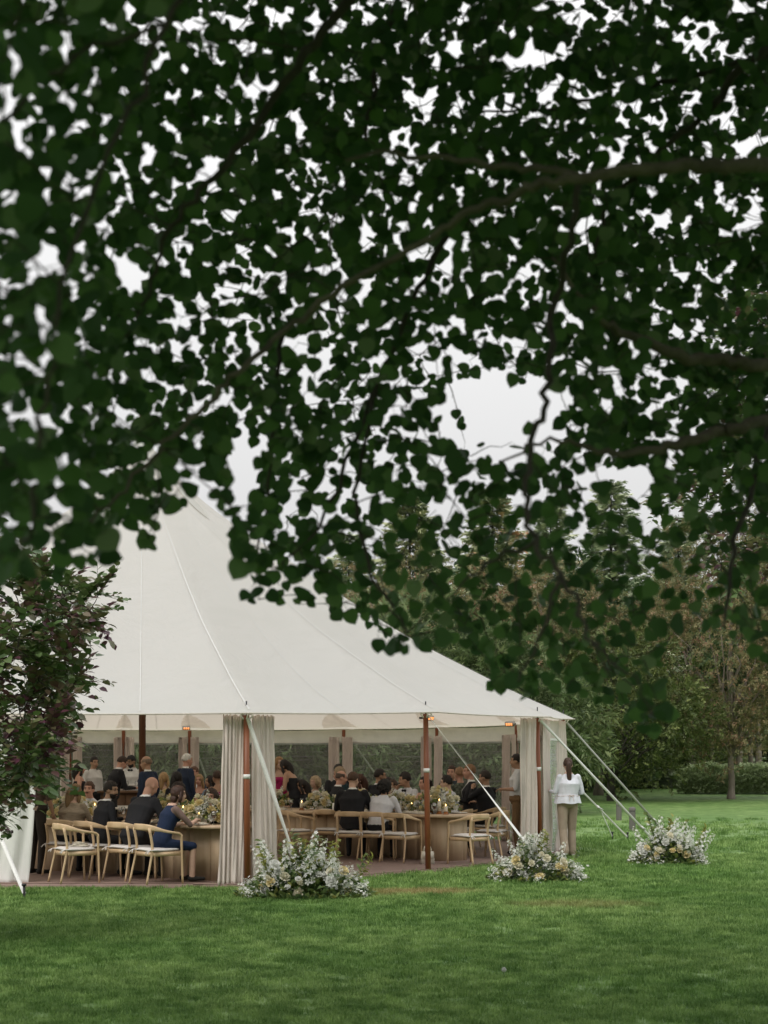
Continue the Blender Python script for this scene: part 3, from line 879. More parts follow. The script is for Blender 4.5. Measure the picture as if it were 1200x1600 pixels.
# clipped hedge
hd = empty('hedge', at_ground(1165, 64.5))
g = np.random.default_rng(5)
n = 9000
u = g.uniform(-1, 1, n); th = g.uniform(0, np.pi, n)
endf = np.sqrt(np.clip(1 - np.clip((np.abs(u) - 0.8) / 0.2, 0, 1) ** 2, 0.04, 1))
hgt = (1.0 + 0.07 * np.sin(u * 9) + 0.05 * np.sin(u * 23 + 1)) * (0.55 + 0.45 * endf)
top_ = g.random(n) < 0.4
zz_ = np.where(top_, hgt * g.uniform(0.9, 1.04, n), hgt * g.uniform(0.02, 0.98, n))
yy_ = np.where(top_, g.uniform(-1, 1, n) * 0.95, -1.05 * np.sqrt(np.clip(1.05 - (zz_ / hgt) ** 4, 0.05, 1)) + g.normal(0, .04, n)) * endf
pp = np.stack([u * 3.1, yy_, zz_], -1)
dd = np.stack([g.normal(0, .4, n), np.where(top_, g.normal(0, .4, n), -0.8), np.where(top_, 1.0, 0.5 + g.normal(0, .2, n))], -1)
tv, tf = spray(8, 8, 0.4, 0.35)
h1 = scatter('foliage', tv, tf, basis_from(dd, g.uniform(-1, 1, n)), g.uniform(0.22, 0.42, n), pp, M['leaf_hedge'], parent=hd); h1['kind'] = 'stuff'
mb = MB()
for i in range(26):
    xx = g.uniform(-2.8, 2.8); yy = g.uniform(-0.7, 0.7)
    mb.tube(np.array([[xx, yy, -0.05], [xx + g.normal(0, .1), yy, 0.5], [xx + g.normal(0, .2), yy, 0.9]]), [0.02, 0.015, 0.006], 5)
h2 = mb.build('stems', M['bark'], hd); h2['kind'] = 'stuff'
tag(hd, 'low clipped pale green hedge behind the far lawn', 'hedge')

# bollards on the lawn
for px, py, h, lb in ((967, 1281, 0.50, 'weathered grey bollard farther back between the guy straps'), (988, 1297, 0.58, 'weathered grey bollard nearer the strap with the white ratchet')):
    x, y = G(px, py)
    e = empty('bollard', (x, y, ground_z(x, y)))
    mb = MB(); mb.lathe([(0.0, -0.05), (0.075, -0.05), (0.08, 0.0), (0.078, h * 0.82)], n=16); mb.build('post', M['bollard'], e)
    mb = MB(); mb.lathe([(0.07, h * 0.82), (0.066, h * 0.85)], n=16); mb.build('groove', M['black'], e)
    mb = MB(); mb.lathe([(0.083, h * 0.85), (0.085, h * 0.95), (0.06, h), (0.0, h + 0.01)], n=16); mb.build('cap', M['bollard'], e)
    tag(e, lb, 'bollard', 'bollards on the lawn')
# ------------------------------------------------------------------ tent
tent = empty('tent', (TC[0], TC[1], 0))
tag(tent, 'white sailcloth pole tent with beige curtains and clear windows', 'tent')
T0 = np.array([TC[0], TC[1], 0.0])
def tent_part(mb, name, m, parent=None, smooth=True):
    o = mb.build(name, m, None, smooth)
    o.parent = parent or tent
    if parent is None: o.location = -T0
    return o
PA = [math.atan2(p[1] - TC[1], p[0] - TC[0]) for p in POLES]
PA = [a for a in PA]
# unwrap so that the angles increase
ang = [PA[0]]
for a in PA[1:]:
    while a < ang[-1]: a += 2 * math.pi
    ang.append(a)
PS = np.array([0, .08, .168, .316, .47, .627, .875, 1.0])
PH = np.array([1, .846, .729, .581, .423, .276, .084, 0.0])
def prof(s):
    return np.interp(s, PS, PH)
_ss = np.linspace(0, 1, 201); _pp = np.interp(_ss, PS, PH)
for _ in range(60): _pp[1:-1] = (_pp[:-2] + 2 * _pp[1:-1] + _pp[2:]) / 4
def prof(s): return np.interp(s, _ss, _pp)
def edge(i, t, out=0.22):
    """eave point between pole i and i+1, a little outside the pole line and scalloped"""
    a = np.array(POLES[i % NP]); b = np.array(POLES[(i + 1) % NP])
    p = a + (b - a) * t
    d = p[:2] - TC; L = np.linalg.norm(d)
    sc = math.sin(t * math.pi)
    q = TC + d * (1 + (out - 0.10 * sc) / L)
    z = p[2] - 0.012 * sc
    return np.array([q[0], q[1], z])
def roof_pt(i, t, s, lift=0.0):
    e = edge(i, t)
    xy = TC + (e[:2] - TC) * s
    z = e[2] + (PEAK - e[2]) * prof(s)
    # cloth pulls up to the pole tops and dips between them
    z += -0.10 * math.sin(t * math.pi) * math.sin(min(1, (1 - s) * 2.2) * math.pi) * (1 if s > 0.3 else s / 0.3)
    return np.array([xy[0], xy[1], z + lift])
SUB = 16
svals = np.concatenate([np.linspace(0.004, 0.2, 12), np.linspace(0.22, 0.9, 26), np.linspace(0.92, 1.0, 8)])
Vr = []
cols = []
for i in range(NP):
    for k_ in range(SUB): cols.append((i, k_ / SUB))
nc = len(cols); ns = len(svals)
gw = np.random.default_rng(2)
for (i, t) in cols:
    for s in svals:
        p = roof_pt(i, t, s)
        # tension folds that run from each pole top up into the cloth
        near = min(t, 1 - t)
        if s > 0.88 and near < 0.24:
            p[2] += 0.022 * math.sin(t * 75.4 + 3 * s) * ((s - 0.88) / 0.12) * (1 - near / 0.24) * (1.0 if s < 0.995 else 0.3)
        Vr.append(p)
idx = np.arange(nc * ns).reshape(nc, ns)
nxt = np.roll(idx, -1, 0)
fr = np.stack([idx[:, :-1], nxt[:, :-1], nxt[:, 1:], idx[:, 1:]], -1).reshape(-1, 4)
mb = MB(); mb.add(np.array(Vr), [fr])
roof = tent_part(mb, 'roof', M['roof'])
# hem along the eave
hem = MB()
ring = np.array([edge(i, t) for i in range(NP) for t in np.linspace(0, 1, 8, endpoint=False)])
ring2 = np.concatenate([ring, ring[:1]])
hem.tube(ring2, 0.012, 6, cap=False)
ho = tent_part(hem, 'hem', M['canvas_in'], roof)
# seams
for i in range(NP):
    for t, w in ((0.0, 0.009), (0.5 if i != 1 else 0.64, 0.006)):
        ss = svals[2:-1]
        c = np.array([roof_pt(i, t, s, 0.014) for s in ss])
        d = np.array([roof_pt(i, t + 0.05, s) - roof_pt(*((i, t - 0.05, s) if t > 0 else (i - 1, 0.95, s))) for s in ss]); d /= np.linalg.norm(d, axis=1, keepdims=True)
        wv = (w * np.clip(ss * 2, 0.35, 1))[:, None]
        V = np.concatenate([c - d * wv, c + d * wv]); m_ = len(ss); j = np.arange(m_ - 1)
        b = MB(); b.add(V, [np.stack([j, j + 1, m_ + j + 1, m_ + j], -1)])
        tent_part(b, 'seam', M['seam'], roof)
# lacing flap near the peak, on the right slope
fl = []
for t, off in zip(np.linspace(0, 1, 9), np.sin(np.linspace(0, 1, 9) * math.pi)):
    s = 0.10 + 0.12 * t
    c = roof_pt(3, 0.42, s, 0.02); dn = roof_pt(3, 0.62, s, 0.02) - c; dn /= np.linalg.norm(dn)
    fl.append((c - dn * 0.05 * off, c + dn * 0.05 * off + np.array([0, 0, 0.09 * off])))
b = MB(); V = np.array([f[0] for f in fl] + [f[1] for f in fl]); j = np.arange(8)
b.add(V, [np.stack([j, j + 1, 9 + j + 1, 9 + j], -1)])
tent_part(b, 'lacing_flap', M['strap_grey'], roof)
# peak cap
b = MB(); b.lathe([(0.0, 0.32), (0.02, 0.3), (0.05, 0.12), (0.14, -0.02), (0.2, -0.25)], (TC[0], TC[1], PEAK - 0.05), 16)
tent_part(b, 'peak_cap', M['strap'], roof)
# centre pole
b = MB(); b.tube(np.array([[TC[0], TC[1], DECK_Z], [TC[0], TC[1], 3.5], [TC[0], TC[1], PEAK + 0.5]]), [0.062, 0.062, 0.05], 14)
tent_part(b, 'center_pole', M['pole_dark'])

def side_pole(i, front):
    x, y, z = POLES[i]
    d = np.array([x, y]) - TC; d /= np.linalg.norm(d)
    top = np.array([x, y, z - 0.02]); bot = np.array([x + d[0] * 0.05, y + d[1] * 0.05, -0.04])
    b = MB(); pts_ = np.array([bot, bot * 0.5 + top * 0.5, top])
    b.tube(pts_, [0.043, 0.043, 0.040], 12)
    p = tent_part(b, 'side_pole', M['pole'])
    if front:
        m_ = bot + (top - bot) * 0.635; m2 = bot + (top - bot) * 0.66
        b = MB(); b.tube(np.array([m_, m2]), 0.047, 12)
        t_ = b.build('tape_band', M['strap'], p)
        b = MB(); e = np.array([x + d[0] * 0.1, y + d[1] * 0.1, z + 0.14])
        b.tube(np.array([top, [x, y, z + 0.17]]), 0.011, 6)
        b.build('pin', M['black'], p)
        b = MB()
        for q in range(5):
            a = q * 1.26
            b.tube(smooth_path([top + np.array([0.02 * math.cos(a), 0.02 * math.sin(a), 0.02]), top + np.array([0.09 * math.cos(a), 0.09 * math.sin(a) - 0.03, 0.0]), top + np.array([0.04 * math.cos(a), 0.04 * math.sin(a) - 0.05, -0.06])], 4), 0.011, 5)
        b.build('lashing', M['strap'], p)
    return p
for i in range(NP): side_pole(i, i in (0, 1, 2, 3, 4, 5))

def curtain(a, b, z0, z1, pleats, amp, seed, mat_=None, flare=1.0, gather=0.6, sway=0.0, name='curtain'):
    """pleated cloth hung from a to b (plan points)"""
    g = np.random.default_rng(seed)
    a = np.array(a, float); b = np.array(b, float)
    d = b - a; L = np.linalg.norm(d); d /= L; nrm = np.array([d[1], -d[0]])
    nu, nz = pleats * 8 + 1, 26
    u = np.linspace(0, 1, nu)
    ph = np.cumsum(np.clip(np.interp(u, np.linspace(0, 1, pleats + 1), g.uniform(0.25, 1.9, pleats + 1)), 0.2, 2)); ph = ph / ph[-1] * pleats * 2 * np.pi
    am = amp * (0.3 + 1.1 * np.interp(u, np.linspace(0, 1, pleats + 1), g.random(pleats + 1)))
    V = []
    for kz in range(nz):
        t = kz / (nz - 1)                      # 0 top, 1 bottom
        z = z1 + (z0 - z1) * t
        grow = gather + (1 - gather) * min(1, t * 1.4)
        wid = 1 + (flare - 1) * t
        wob = 0.03 * np.sin(u * 5 + t * 4 + seed) * t
        off = am * grow * np.sin(ph + 0.5 * np.sin(t * 3 + seed)) + wob * 0.6 + 0.012 * np.sin(ph * 2.3 + t * 9)
        if t < 0.06: off = off * 0.8 + 0.012 * np.sin(ph * 3)
        pos = a[None] + np.outer((u - 0.5) * wid * L + L / 2 + sway * t * t, d) + np.outer(off, nrm)
        zz = np.full(nu, z) + (0.012 * np.sin(ph) if kz == 0 else 0) + (0.02 * np.sin(ph * 0.37 + seed) if kz == nz - 1 else 0)
        V.append(np.c_[pos, zz])
    V = np.concatenate(V)
    i = (np.arange(nz - 1)[:, None] * nu + np.arange(nu - 1)[None]).ravel()
    mb = MB(); mb.add(V, [np.stack([i, i + 1, i + nu + 1, i + nu], -1)])
    o = tent_part(mb, name, mat_ or M['curtain'])
    sm = o.modifiers.new('thickness', 'SOLIDIFY'); sm.thickness = 0.006
    return o

def pxY(px, Y): return np.array([(px - 600) * Y / F, Y])
# front left corner panel (white, half hidden by the shrub)
curtain(pxY(-110, 19.35), pxY(58, 19.3), 0.0, 2.28, 5, 0.03, 4, M['white_cloth'], flare=1.0, sway=-0.12)
# both panels at the second pole
curtain(pxY(348, 19.10), pxY(383, 19.22), 0.0, 2.31, 5, 0.026, 7, flare=1.22, sway=-0.03)
curtain(pxY(393, 19.22), pxY(428, 19.5), 0.0, 2.31, 5, 0.026, 9, flare=1.25, sway=0.05)
# panels at the third (far side seen from inside), fourth and fifth poles
curtain(pxY(812, 23.95), pxY(838, 24.2), 0.0, 2.41, 5, 0.026, 12, flare=1.05)
curtain(pxY(847, 24.4), pxY(858, 24.85), 0.0, 2.41, 4, 0.02, 13, flare=1.35, sway=0.1)
curtain(pxY(860, 25.75), pxY(884, 26.45), 0.0, 2.42, 6, 0.02, 14, flare=1.12, sway=0.12)
# back curtains, a pair at each back pole
for n_, (i, w) in enumerate(((6, 0.22), (7, 0.24), (8, 0.24), (9, 0.19), (10, 0.19), (11, 0.2))):
    p = np.array(POLES[i][:2]); q = np.array(POLES[(i + 1) % NP][:2]); o_ = np.array(POLES[i - 1][:2])
    ins = (TC - p) / np.linalg.norm(TC - p) * 0.12
    for s_, r in ((1, q), (-1, o_)):
        d = (r - p) / np.linalg.norm(r - p)
        aa, bb = p + ins + d * 0.04, p + ins + d * (0.04 + w)
        curtain(aa, bb, DECK_Z, 2.22, 5, 0.018, 20 + n_ * 2 + (s_ > 0), flare=1.05)
# valance and clear windows round the back, from the fifth front pole to the far left
def wall_strip(i, z0, z1, inset, m_, name, nz, wrinkle, seed, t0=0.0, t1=1.0):
    g = np.random.default_rng(seed)
    nu = 26
    V = []
    for kz in range(nz):
        t = kz / (nz - 1)
        for u in np.linspace(t0, t1, nu):
            a = np.array(POLES[i % NP]); b = np.array(POLES[(i + 1) % NP])
            p = a + (b - a) * u
            d = p[:2] - TC; d /= np.linalg.norm(d)
            sag = 0.0 if z1 < 2.1 else -0.03 * math.sin(u * math.pi) * (1 - t)
            off = -inset + wrinkle * (math.sin(u * 31 + t * 4 + seed) * 0.5 + math.sin(u * 13 + t * 7 + seed * 2) + math.sin(t * 23 + u * 3)) * 0.5
            V.append([p[0] + d[0] * off, p[1] + d[1] * off, z1 + (z0 - z1) * t + sag])
    ii_ = (np.arange(nz - 1)[:, None] * nu + np.arange(nu - 1)[None]).ravel()
    mb = MB(); mb.add(np.array(V), [np.stack([ii_, ii_ + 1, ii_ + nu + 1, ii_ + nu], -1)])
    return tent_part(mb, name, m_)
for i in range(4, 13):
    zt = min(POLES[i][2], POLES[(i + 1) % NP][2]) - 0.005
    wall_strip(i, 2.09, zt, 0.0, M['canvas_in'], 'valance', 8, 0.012, i)
    wall_strip(i, 0.03, 2.09, 0.02, M['film'], 'clear_window', 18, 0.02, i + 30)
    wall_strip(i, 2.055, 2.125, -0.012, M['strap'], 'window_hem', 2, 0.0, i)
# canvas patches that spread the load under the roof at the back poles
for i in (3, 4, 6, 7, 8, 9, 10, 11, 12):
    b = MB()
    aa = np.linspace(-1, 1, 15)
    rim = []
    for k_p, a_ in enumerate(aa):
        ii_, t_ = (i, a_ * 0.14) if a_ >= 0 else (i - 1, 1 + a_ * 0.14)
        sR = 0.985 - 0.085 * math.cos(a_ * math.pi / 2) ** 0.7
        rim.append(roof_pt(ii_, t_, sR, -0.015 - 0.012 * (k_p % 2)))
    cpt = roof_pt(i, 0.0, 0.975, -0.035)
    V = np.array([cpt] + rim)
    b.add(V, [np.array([[0, j + 1, j + 2] for j in range(14)])])
    tent_part(b, 'pole_patch', M['patch'], roof)

# guy straps
def strap(a, b, w=0.022, m_='strap', stake=True, ratchet=0.82, name='guy_strap', slack=0.0, roll=0.0):
    a = np.array(a, float); b = np.array(b, float)
    d = b - a; L = np.linalg.norm(d); d /= L
    s = np.cross(d, [0, 0, 1.0]); s /= np.linalg.norm(s); n_ = np.cross(s, d)
    mb = MB()
    pts_ = []
    for t in np.linspace(0, 1, 10):
        pts_.append(a + (b - a) * t + np.array([0, 0, -slack * math.sin(t * math.pi)]))
    V = []
    for k_, p in enumerate(pts_):
        tw = roll + 0.35 * math.sin(k_ * 0.7)
        s2 = s * math.cos(tw) + n_ * math.sin(tw); n2 = np.cross(s2, d)
        V += [p - s2 * w - n2 * 0.002, p + s2 * w - n2 * 0.002, p + s2 * w + n2 * 0.002, p - s2 * w + n2 * 0.002]
    i = (np.arange(9)[:, None] * 4 + np.arange(4)[None]); k2 = (np.arange(9)[:, None] * 4 + (np.arange(4)[None] + 1) % 4)
    mb.add(np.array(V), [np.stack([i, k2, k2 + 4, i + 4], -1).reshape(-1, 4)])
    o = tent_part(mb, name, M[m_])
    if ratchet:
        c = a + (b - a) * ratchet
        rot = np.stack([s, d, n_], -1)
        mb = MB(); mb.box(c + n_ * 0.01, (0.05, 0.14, 0.035), rot, 1, 0.8); mb.tube(np.array([c - s * 0.045, c + s * 0.045]), 0.018, 8, mat=0)
        mb.box(c + n_ * 0.03 + d * 0.06, (0.04, 0.12, 0.012), rot @ rotx(0.25), 1)
        mb.build('ratchet', [M['steel'], M['strap']], o, smooth=False)
    if stake:
        mb = MB(); e = b + d * 0.02
        mb.tube(np.array([b + np.array([0, 0, 0.10]) - d * 0.01, b + np.array([0, 0, -0.02]), b + np.array([d[0] * 0.03, d[1] * 0.03, -0.12])]), 0.017, 8)
        mb.tube(np.array([b + np.array([0, 0, 0.11]) - d * 0.01, b + np.array([0, 0, 0.085]) - d * 0.01]), 0.03, 8)
        mb.build('stake', M['black'], o)
    return o
def ptop(i, dz=-0.06, out=0.06):
    x, y, z = POLES[i]; d = np.array([x, y]) - TC; d /= np.linalg.norm(d)
    return (x + d[0] * out, y + d[1] * out, z + dz)
strap(ptop(1), (*G(38, 1402), 0.05), 0.026, ratchet=0.0)
strap(ptop(2), (*G(474, 1385), 0.03), 0.032, ratchet=0.80, roll=0.9)
strap(ptop(3), (*G(858, 1368), 0.03), 0.03, ratchet=0.80)
strap(ptop(4), (*G(1030, 1325), 0.03), 0.026, ratchet=0.84, roll=1.3)
strap(ptop(5), (*G(1046, 1311), 0.03), 0.026, 'strap_grey', ratchet=0.83, roll=1.3)
px6 = np.array(ptop(6))
end1 = np.array((*G(981, 1311), 0.03)); end2 = np.array((*G(957, 1310), 0.03))
strap(px6, end1, 0.02, ratchet=0.72, roll=1.3)
mid6 = px6 + (end1 - px6) * 0.74
strap(mid6, end2, 0.012, ratchet=0.0, roll=1.3)
for i in range(7, 12):
    x, y, z = POLES[i]; d = np.array([x, y]) - TC; d /= np.linalg.norm(d)
    tw = np.array([0.62, 0.5]) if i > 8 else np.array([1.0, 0.6])
    strap(ptop(i), (x + d[0] * 1.4 + tw[0], y + d[1] * 1.6 + tw[1] * 0.4, 0.02), 0.024, ratchet=0.0)

# infrared heaters clamped to the poles (lit)
def heater(pos, yaw, label):
    e = empty('heater', pos, yaw)
    mb = MB(); mb.box((0, 0, 0), (0.17, 0.07, 0.075), rotx(0.35), 0); mb.build('housing', M['steel'], e, smooth=False)
    for k_ in (-1, 0, 1):
        mb = MB(); mb.box((k_ * 0.047, -0.04, -0.012), (0.03, 0.01, 0.045), rotx(0.35), 0); mb.build('glow_tube', M['heater_glow'], e, smooth=False)
    mb = MB(); mb.box((0, 0.10, 0.0), (0.05, 0.14, 0.03)); mb.build('bracket', M['black'], e, smooth=False)
    tag(e, label, 'heater', 'lit heaters on the tent poles')
def near_pole(i, inn, z): 
    x, y, zz = POLES[i]; d = TC - np.array([x, y]); d /= np.linalg.norm(d)
    return (x + d[0] * inn, y + d[1] * inn, z)
heater((pxY(291, 31.6)[0], 31.6, 2.42), 0.25, 'lit heater on the back pole left of the big curtain')
heater((pxY(797, 24.9)[0], 24.9, 2.34), -0.6, 'lit heater beside the curtain at the right tent corner')
heater((pxY(670, 22.05)[0], 22.05, 2.36), 0.9, 'lit heater on top of the free standing red pole')
heater((pxY(102, 31.2)[0], 31.2, 2.42), 0.3, 'lit heater glowing behind the shrub leaves')
# ------------------------------------------------------------------ chairs
def chair_proto():
    root = empty('armchair', (0, 0, -50))
    # bent top rail that runs out into both arms
    half = [(0.0, -0.285, 0.765), (0.10, -0.278, 0.765), (0.19, -0.235, 0.758), (0.245, -0.14, 0.735), (0.265, -0.02, 0.705), (0.265, 0.10, 0.685), (0.262, 0.17, 0.672), (0.258, 0.212, 0.645)]
    path = smooth_path([(-x, y, z) for x, y, z in half[::-1]] + half[1:], 4)
    hgt = np.interp(np.abs(path[:, 0]) * 0 + path[:, 1], [-0.285, -0.2, -0.08, 0.1, 0.22], [0.045, 0.037, 0.021, 0.016, 0.018])
    thk = np.interp(path[:, 1], [-0.285, -0.2, 0.0, 0.22], [0.012, 0.014, 0.021, 0.018])
    mb = MB()
    n = 8
    a = np.linspace(0, 2 * np.pi, n, endpoint=False) + np.pi / 8
    V = []
    T = np.gradient(path, axis=0)
    for p, h, t, tt in zip(path, hgt, thk, T):
        side = np.cross(tt, [0, 0, 1.0]); side /= np.linalg.norm(side)
        upv = np.cross(side, tt / np.linalg.norm(tt))
        ca, sa = np.cos(a), np.sin(a)
        V.append(p + np.outer(np.sign(ca) * np.abs(ca) ** 0.6 * t, side) + np.outer(np.sign(sa) * np.abs(sa) ** 0.6 * h, upv))
    m_ = len(path)
    i = np.arange(m_ - 1)[:, None] * n; j = np.arange(n)[None]; k = (j + 1) % n
    mb.add(np.concatenate(V), [np.stack([i + j, i + k, i + n + k, i + n + j], -1).reshape(-1, 4)])
    mb.build('top_rail', M['oak'], root)
    for sx in (-1, 1):
        mb = MB(); mb.tube(smooth_path([(sx * 0.262, 0.235, 0.0), (sx * 0.262, 0.225, 0.3), (sx * 0.260, 0.218, 0.56), (sx * 0.259, 0.214, 0.652)], 3), np.linspace(0.015, 0.0195, 10), 8)
        mb.build('leg', M['oak'], root)
        mb = MB(); mb.tube(smooth_path([(sx * 0.225, -0.30, 0.0), (sx * 0.215, -0.25, 0.22), (sx * 0.205, -0.205, 0.43), (sx * 0.20, -0.205, 0.56), (sx * 0.20, -0.245, 0.75)], 3), np.linspace(0.014, 0.02, 13) , 8)
        mb.build('leg', M['oak'], root)
    mb = MB()
    for c, s in (((0, 0.20, 0.40), (0.49, 0.024, 0.055)), ((0, -0.205, 0.40), (0.38, 0.024, 0.055))): mb.box(c, s)
    for sx in (-1, 1): mb.box((sx * 0.228, 0.0, 0.401), (0.024, 0.39, 0.055), rotz(-sx * 0.08))
    mb.box((0, 0, 0.425), (0.42, 0.39, 0.012))
    mb.build('seat_frame', M['oak'], root, smooth=False)
    mb = MB()
    u = np.linspace(-1, 1, 11); X, Y = np.meshgrid(u, u)
    wx = 0.235 - 0.018 * Y
    ed = np.clip(1 - np.maximum(np.abs(X), np.abs(Y)) ** 6, 0, 1)
    for sgn, fl in ((1, False), (-1, True)):
        Z = 0.455 + sgn * (0.006 + 0.02 * ed ** 0.4) + 0.003 * np.sin(X * 5 + Y * 3)
        V = np.stack([X * wx, Y * 0.212 - 0.005, Z], -1).reshape(-1, 3)
        i = (np.arange(10)[:, None] * 11 + np.arange(10)[None]).ravel()
        f = np.stack([i, i + 1, i + 12, i + 11], -1)
        mb.add(V, [f[:, ::-1] if fl else f])
    per = [(i, 0) for i in range(11)] + [(10, j) for j in range(1, 11)] + [(i, 10) for i in range(9, -1, -1)] + [(0, j) for j in range(9, 0, -1)]
    ids = np.array([j * 11 + i for i, j in per]); nn = np.roll(ids, -1)
    mb.F.append(np.stack([ids, ids + 121, nn + 121, nn], -1)); mb.M.append(np.zeros(len(ids)))
    mb.build('cushion', M['cushion'], root)
    for sx in (-1, 1):
        mb = MB()
        mb.tube(smooth_path([(sx * 0.19, -0.20, 0.45), (sx * 0.215, -0.235, 0.455), (sx * 0.225, -0.27, 0.44), (sx * 0.24, -0.30, 0.41)], 3), 0.008, 5)
        mb.tube(smooth_path([(sx * 0.215, -0.235, 0.455), (sx * 0.19, -0.27, 0.445), (sx * 0.17, -0.29, 0.41)], 3), 0.007, 5)
        mb.build('tie', M['cushion'], root)
    return root
CH = chair_proto()
_first = [True]
def chair(x, y, yaw, label):
    if _first[0]: o = CH; _first[0] = False
    else: o = copy_tree(CH)
    o.location = (x, y, DECK_Z); o.rotation_euler = (0, 0, -R(yaw))
    tag(o, label, 'chair', 'pale wood armchairs at the tables')
    return o

# ------------------------------------------------------------------ tables
TABLE_H = 0.76
def offset_line(c, w):
    c = np.asarray(c, float)
    T = np.gradient(c, axis=0); T /= np.linalg.norm(T, axis=1, keepdims=True)
    Nn = np.stack([T[:, 1], -T[:, 0]], -1)
    left = c + Nn * w; right = c - Nn * w
    def cap(p, t, n_, sgn):
        return [p + (n_ * math.cos(a) + t * math.sin(a)) * w for a in np.linspace(0, math.pi, 11)[1:-1]]
    out = list(left) + cap(c[-1], T[-1], Nn[-1], 1) + list(right[::-1]) + [c[0] + (-Nn[0] * math.cos(a) - T[0] * math.sin(a)) * w for a in np.linspace(0, math.pi, 11)[1:-1]]
    return np.array(out)
def extrude(poly, z0, z1):
    n = len(poly)
    V = np.concatenate([np.c_[poly, np.full(n, z1)], np.c_[poly, np.full(n, z0)]])
    j = np.arange(n); k = (j + 1) % n
    return V, [j[None][:, ::-1], (j + n)[None], np.stack([j, k, k + n, j + n], -1)]
def table(center, w, label, top_mat, panel_mat, base=True, H=TABLE_H):
    c = smooth_path(center, 6)
    o = empty('table', (c[:, 0].mean(), c[:, 1].mean(), DECK_Z))
    off = np.array([c[:, 0].mean(), c[:, 1].mean()])
    P_ = offset_line(c, w) - off
    mb = MB(); mb.add(*extrude(P_, H - 0.042, H)); mb.build('tabletop', top_mat, o, smooth=False)
    if base:
        Q = offset_line(c, w - 0.16) - off
        seg = np.linalg.norm(np.roll(Q, -1, 0) - Q, axis=1); cum = np.concatenate([[0], np.cumsum(seg)])
        L = cum[-1]; n = int(L / 0.33)
        Qc = np.concatenate([Q, Q[:1]])
        for k in range(n):
            s0, s1 = L * k / n + 0.003, L * (k + 1) / n - 0.003
            ts = np.linspace(s0, s1, 4)
            line = np.stack([np.interp(ts, cum, Qc[:, 0]), np.interp(ts, cum, Qc[:, 1])], -1)
            T = np.gradient(line, axis=0); T /= np.linalg.norm(T, axis=1, keepdims=True); Nn = np.stack([T[:, 1], -T[:, 0]], -1)
            ring_ = np.concatenate([line, (line - Nn * 0.02)[::-1]])
            mb = MB(); mb.add(*extrude(ring_, 0.0, H - 0.043)); mb.build('panel', panel_mat, o, smooth=False)
    tag(o, label, 'table')
    return o
TL = [(-5.0, 21.7), (-3.95, 21.25), (-3.15, 20.65), (-2.6, 20.05), (-2.2, 19.85)]
TR = [(-2.5, 27.0), (-1.35, 25.55), (-0.1, 24.95), (0.7, 24.2), (1.0, 23.75)]
TB = [(-5.2, 27.6), (-4.2, 27.9), (-3.2, 27.6), (-2.3, 27.9)]
table(TL, 0.52, 'curved pale wood table behind the front left chairs', M['oak_table'], M['oak_table'])
table(TR, 0.55, 'long curved pale wood table right of the big curtain', M['oak_table'], M['oak_table'])
M['linen_white'] = mat('white_table_linen', (0.70, 0.66, 0.60), rough=0.85, var=0.05, scale=5, bump=0.2, bscale=6)
table(TB, 0.5, 'table with pale top far back left of the big curtain', M['linen_white'], M['oak_table'])
# bar
br = empty('bar_counter', (pxY(200, 28.6)[0], 28.6, DECK_Z))
mb = MB(); mb.box((0, 0, 0.5), (1.0, 0.5, 1.0)); mb.build('cabinet', M['walnut'], br, smooth=False)
mb = MB(); mb.box((0, 0, 1.025), (1.12, 0.62, 0.045)); mb.build('counter_top', M['walnut'], br, smooth=False)
for k in range(4):
    mb = MB(); mb.box((-0.375 + k * 0.25, -0.257, 0.5), (0.235, 0.014, 0.92)); mb.build('panel', M['walnut'], br, smooth=False)
tag(br, 'dark wood bar where the men in black and navy stand', 'bar')

# ------------------------------------------------------------------ people
SK = {'fair': (0.56, 0.36, 0.27), 'rosy': (0.55, 0.30, 0.22), 'tan': (0.40, 0.235, 0.155), 'olive': (0.33, 0.195, 0.125), 'pale': (0.62, 0.43, 0.34)}
_pm = {}
def cloth(col, kind='plain'):
    key = (tuple(col), kind)
    if key not in _pm:
        nm = 'cloth_%d' % len(_pm)
        if kind == 'skin': _pm[key] = mat('skin_%d' % len(_pm), col, rough=0.5, var=0.06, scale=25, spec=0.35)
        elif kind == 'hair': _pm[key] = mat('hair_%d' % len(_pm), np.array(col) * 0.6, rough=0.55, col2=np.array(col) * 1.4, scale=30, stretch=(1, 1, 0.12), bump=0.6, bscale=60)
        elif kind == 'knit': _pm[key] = mat(nm, np.array(col) * 0.75, rough=0.95, col2=np.array(col) * 1.15, scale=30, stretch=(0.3, 0.3, 2.0), bump=0.6, bscale=60)
        elif kind == 'check':
            m, nt, bs = new_mat(nm)
            tc = nd(nt, 'ShaderNodeTexCoord'); ck = nd(nt, 'ShaderNodeTexChecker', Scale=22.0)
            ck.inputs['Color1'].default_value = c4(np.array(col) * 0.6); ck.inputs['Color2'].default_value = c4(np.array(col) * 1.3)
            nt.links.new(tc.outputs['Object'], ck.inputs['Vector']); nt.links.new(ck.outputs[0], bs.inputs['Base Color']); bs.inputs['Roughness'].default_value = 0.9
            _pm[key] = m
        else: _pm[key] = mat(nm, col, rough=0.85, var=0.12, scale=7, bump=0.55, bscale=7)
    return _pm[key]
LIP = mat('lips', (0.30, 0.09, 0.075), rough=0.5, var=0.05)
EYE = mat('eye_dark', (0.03, 0.022, 0.018), rough=0.3, var=0.1)

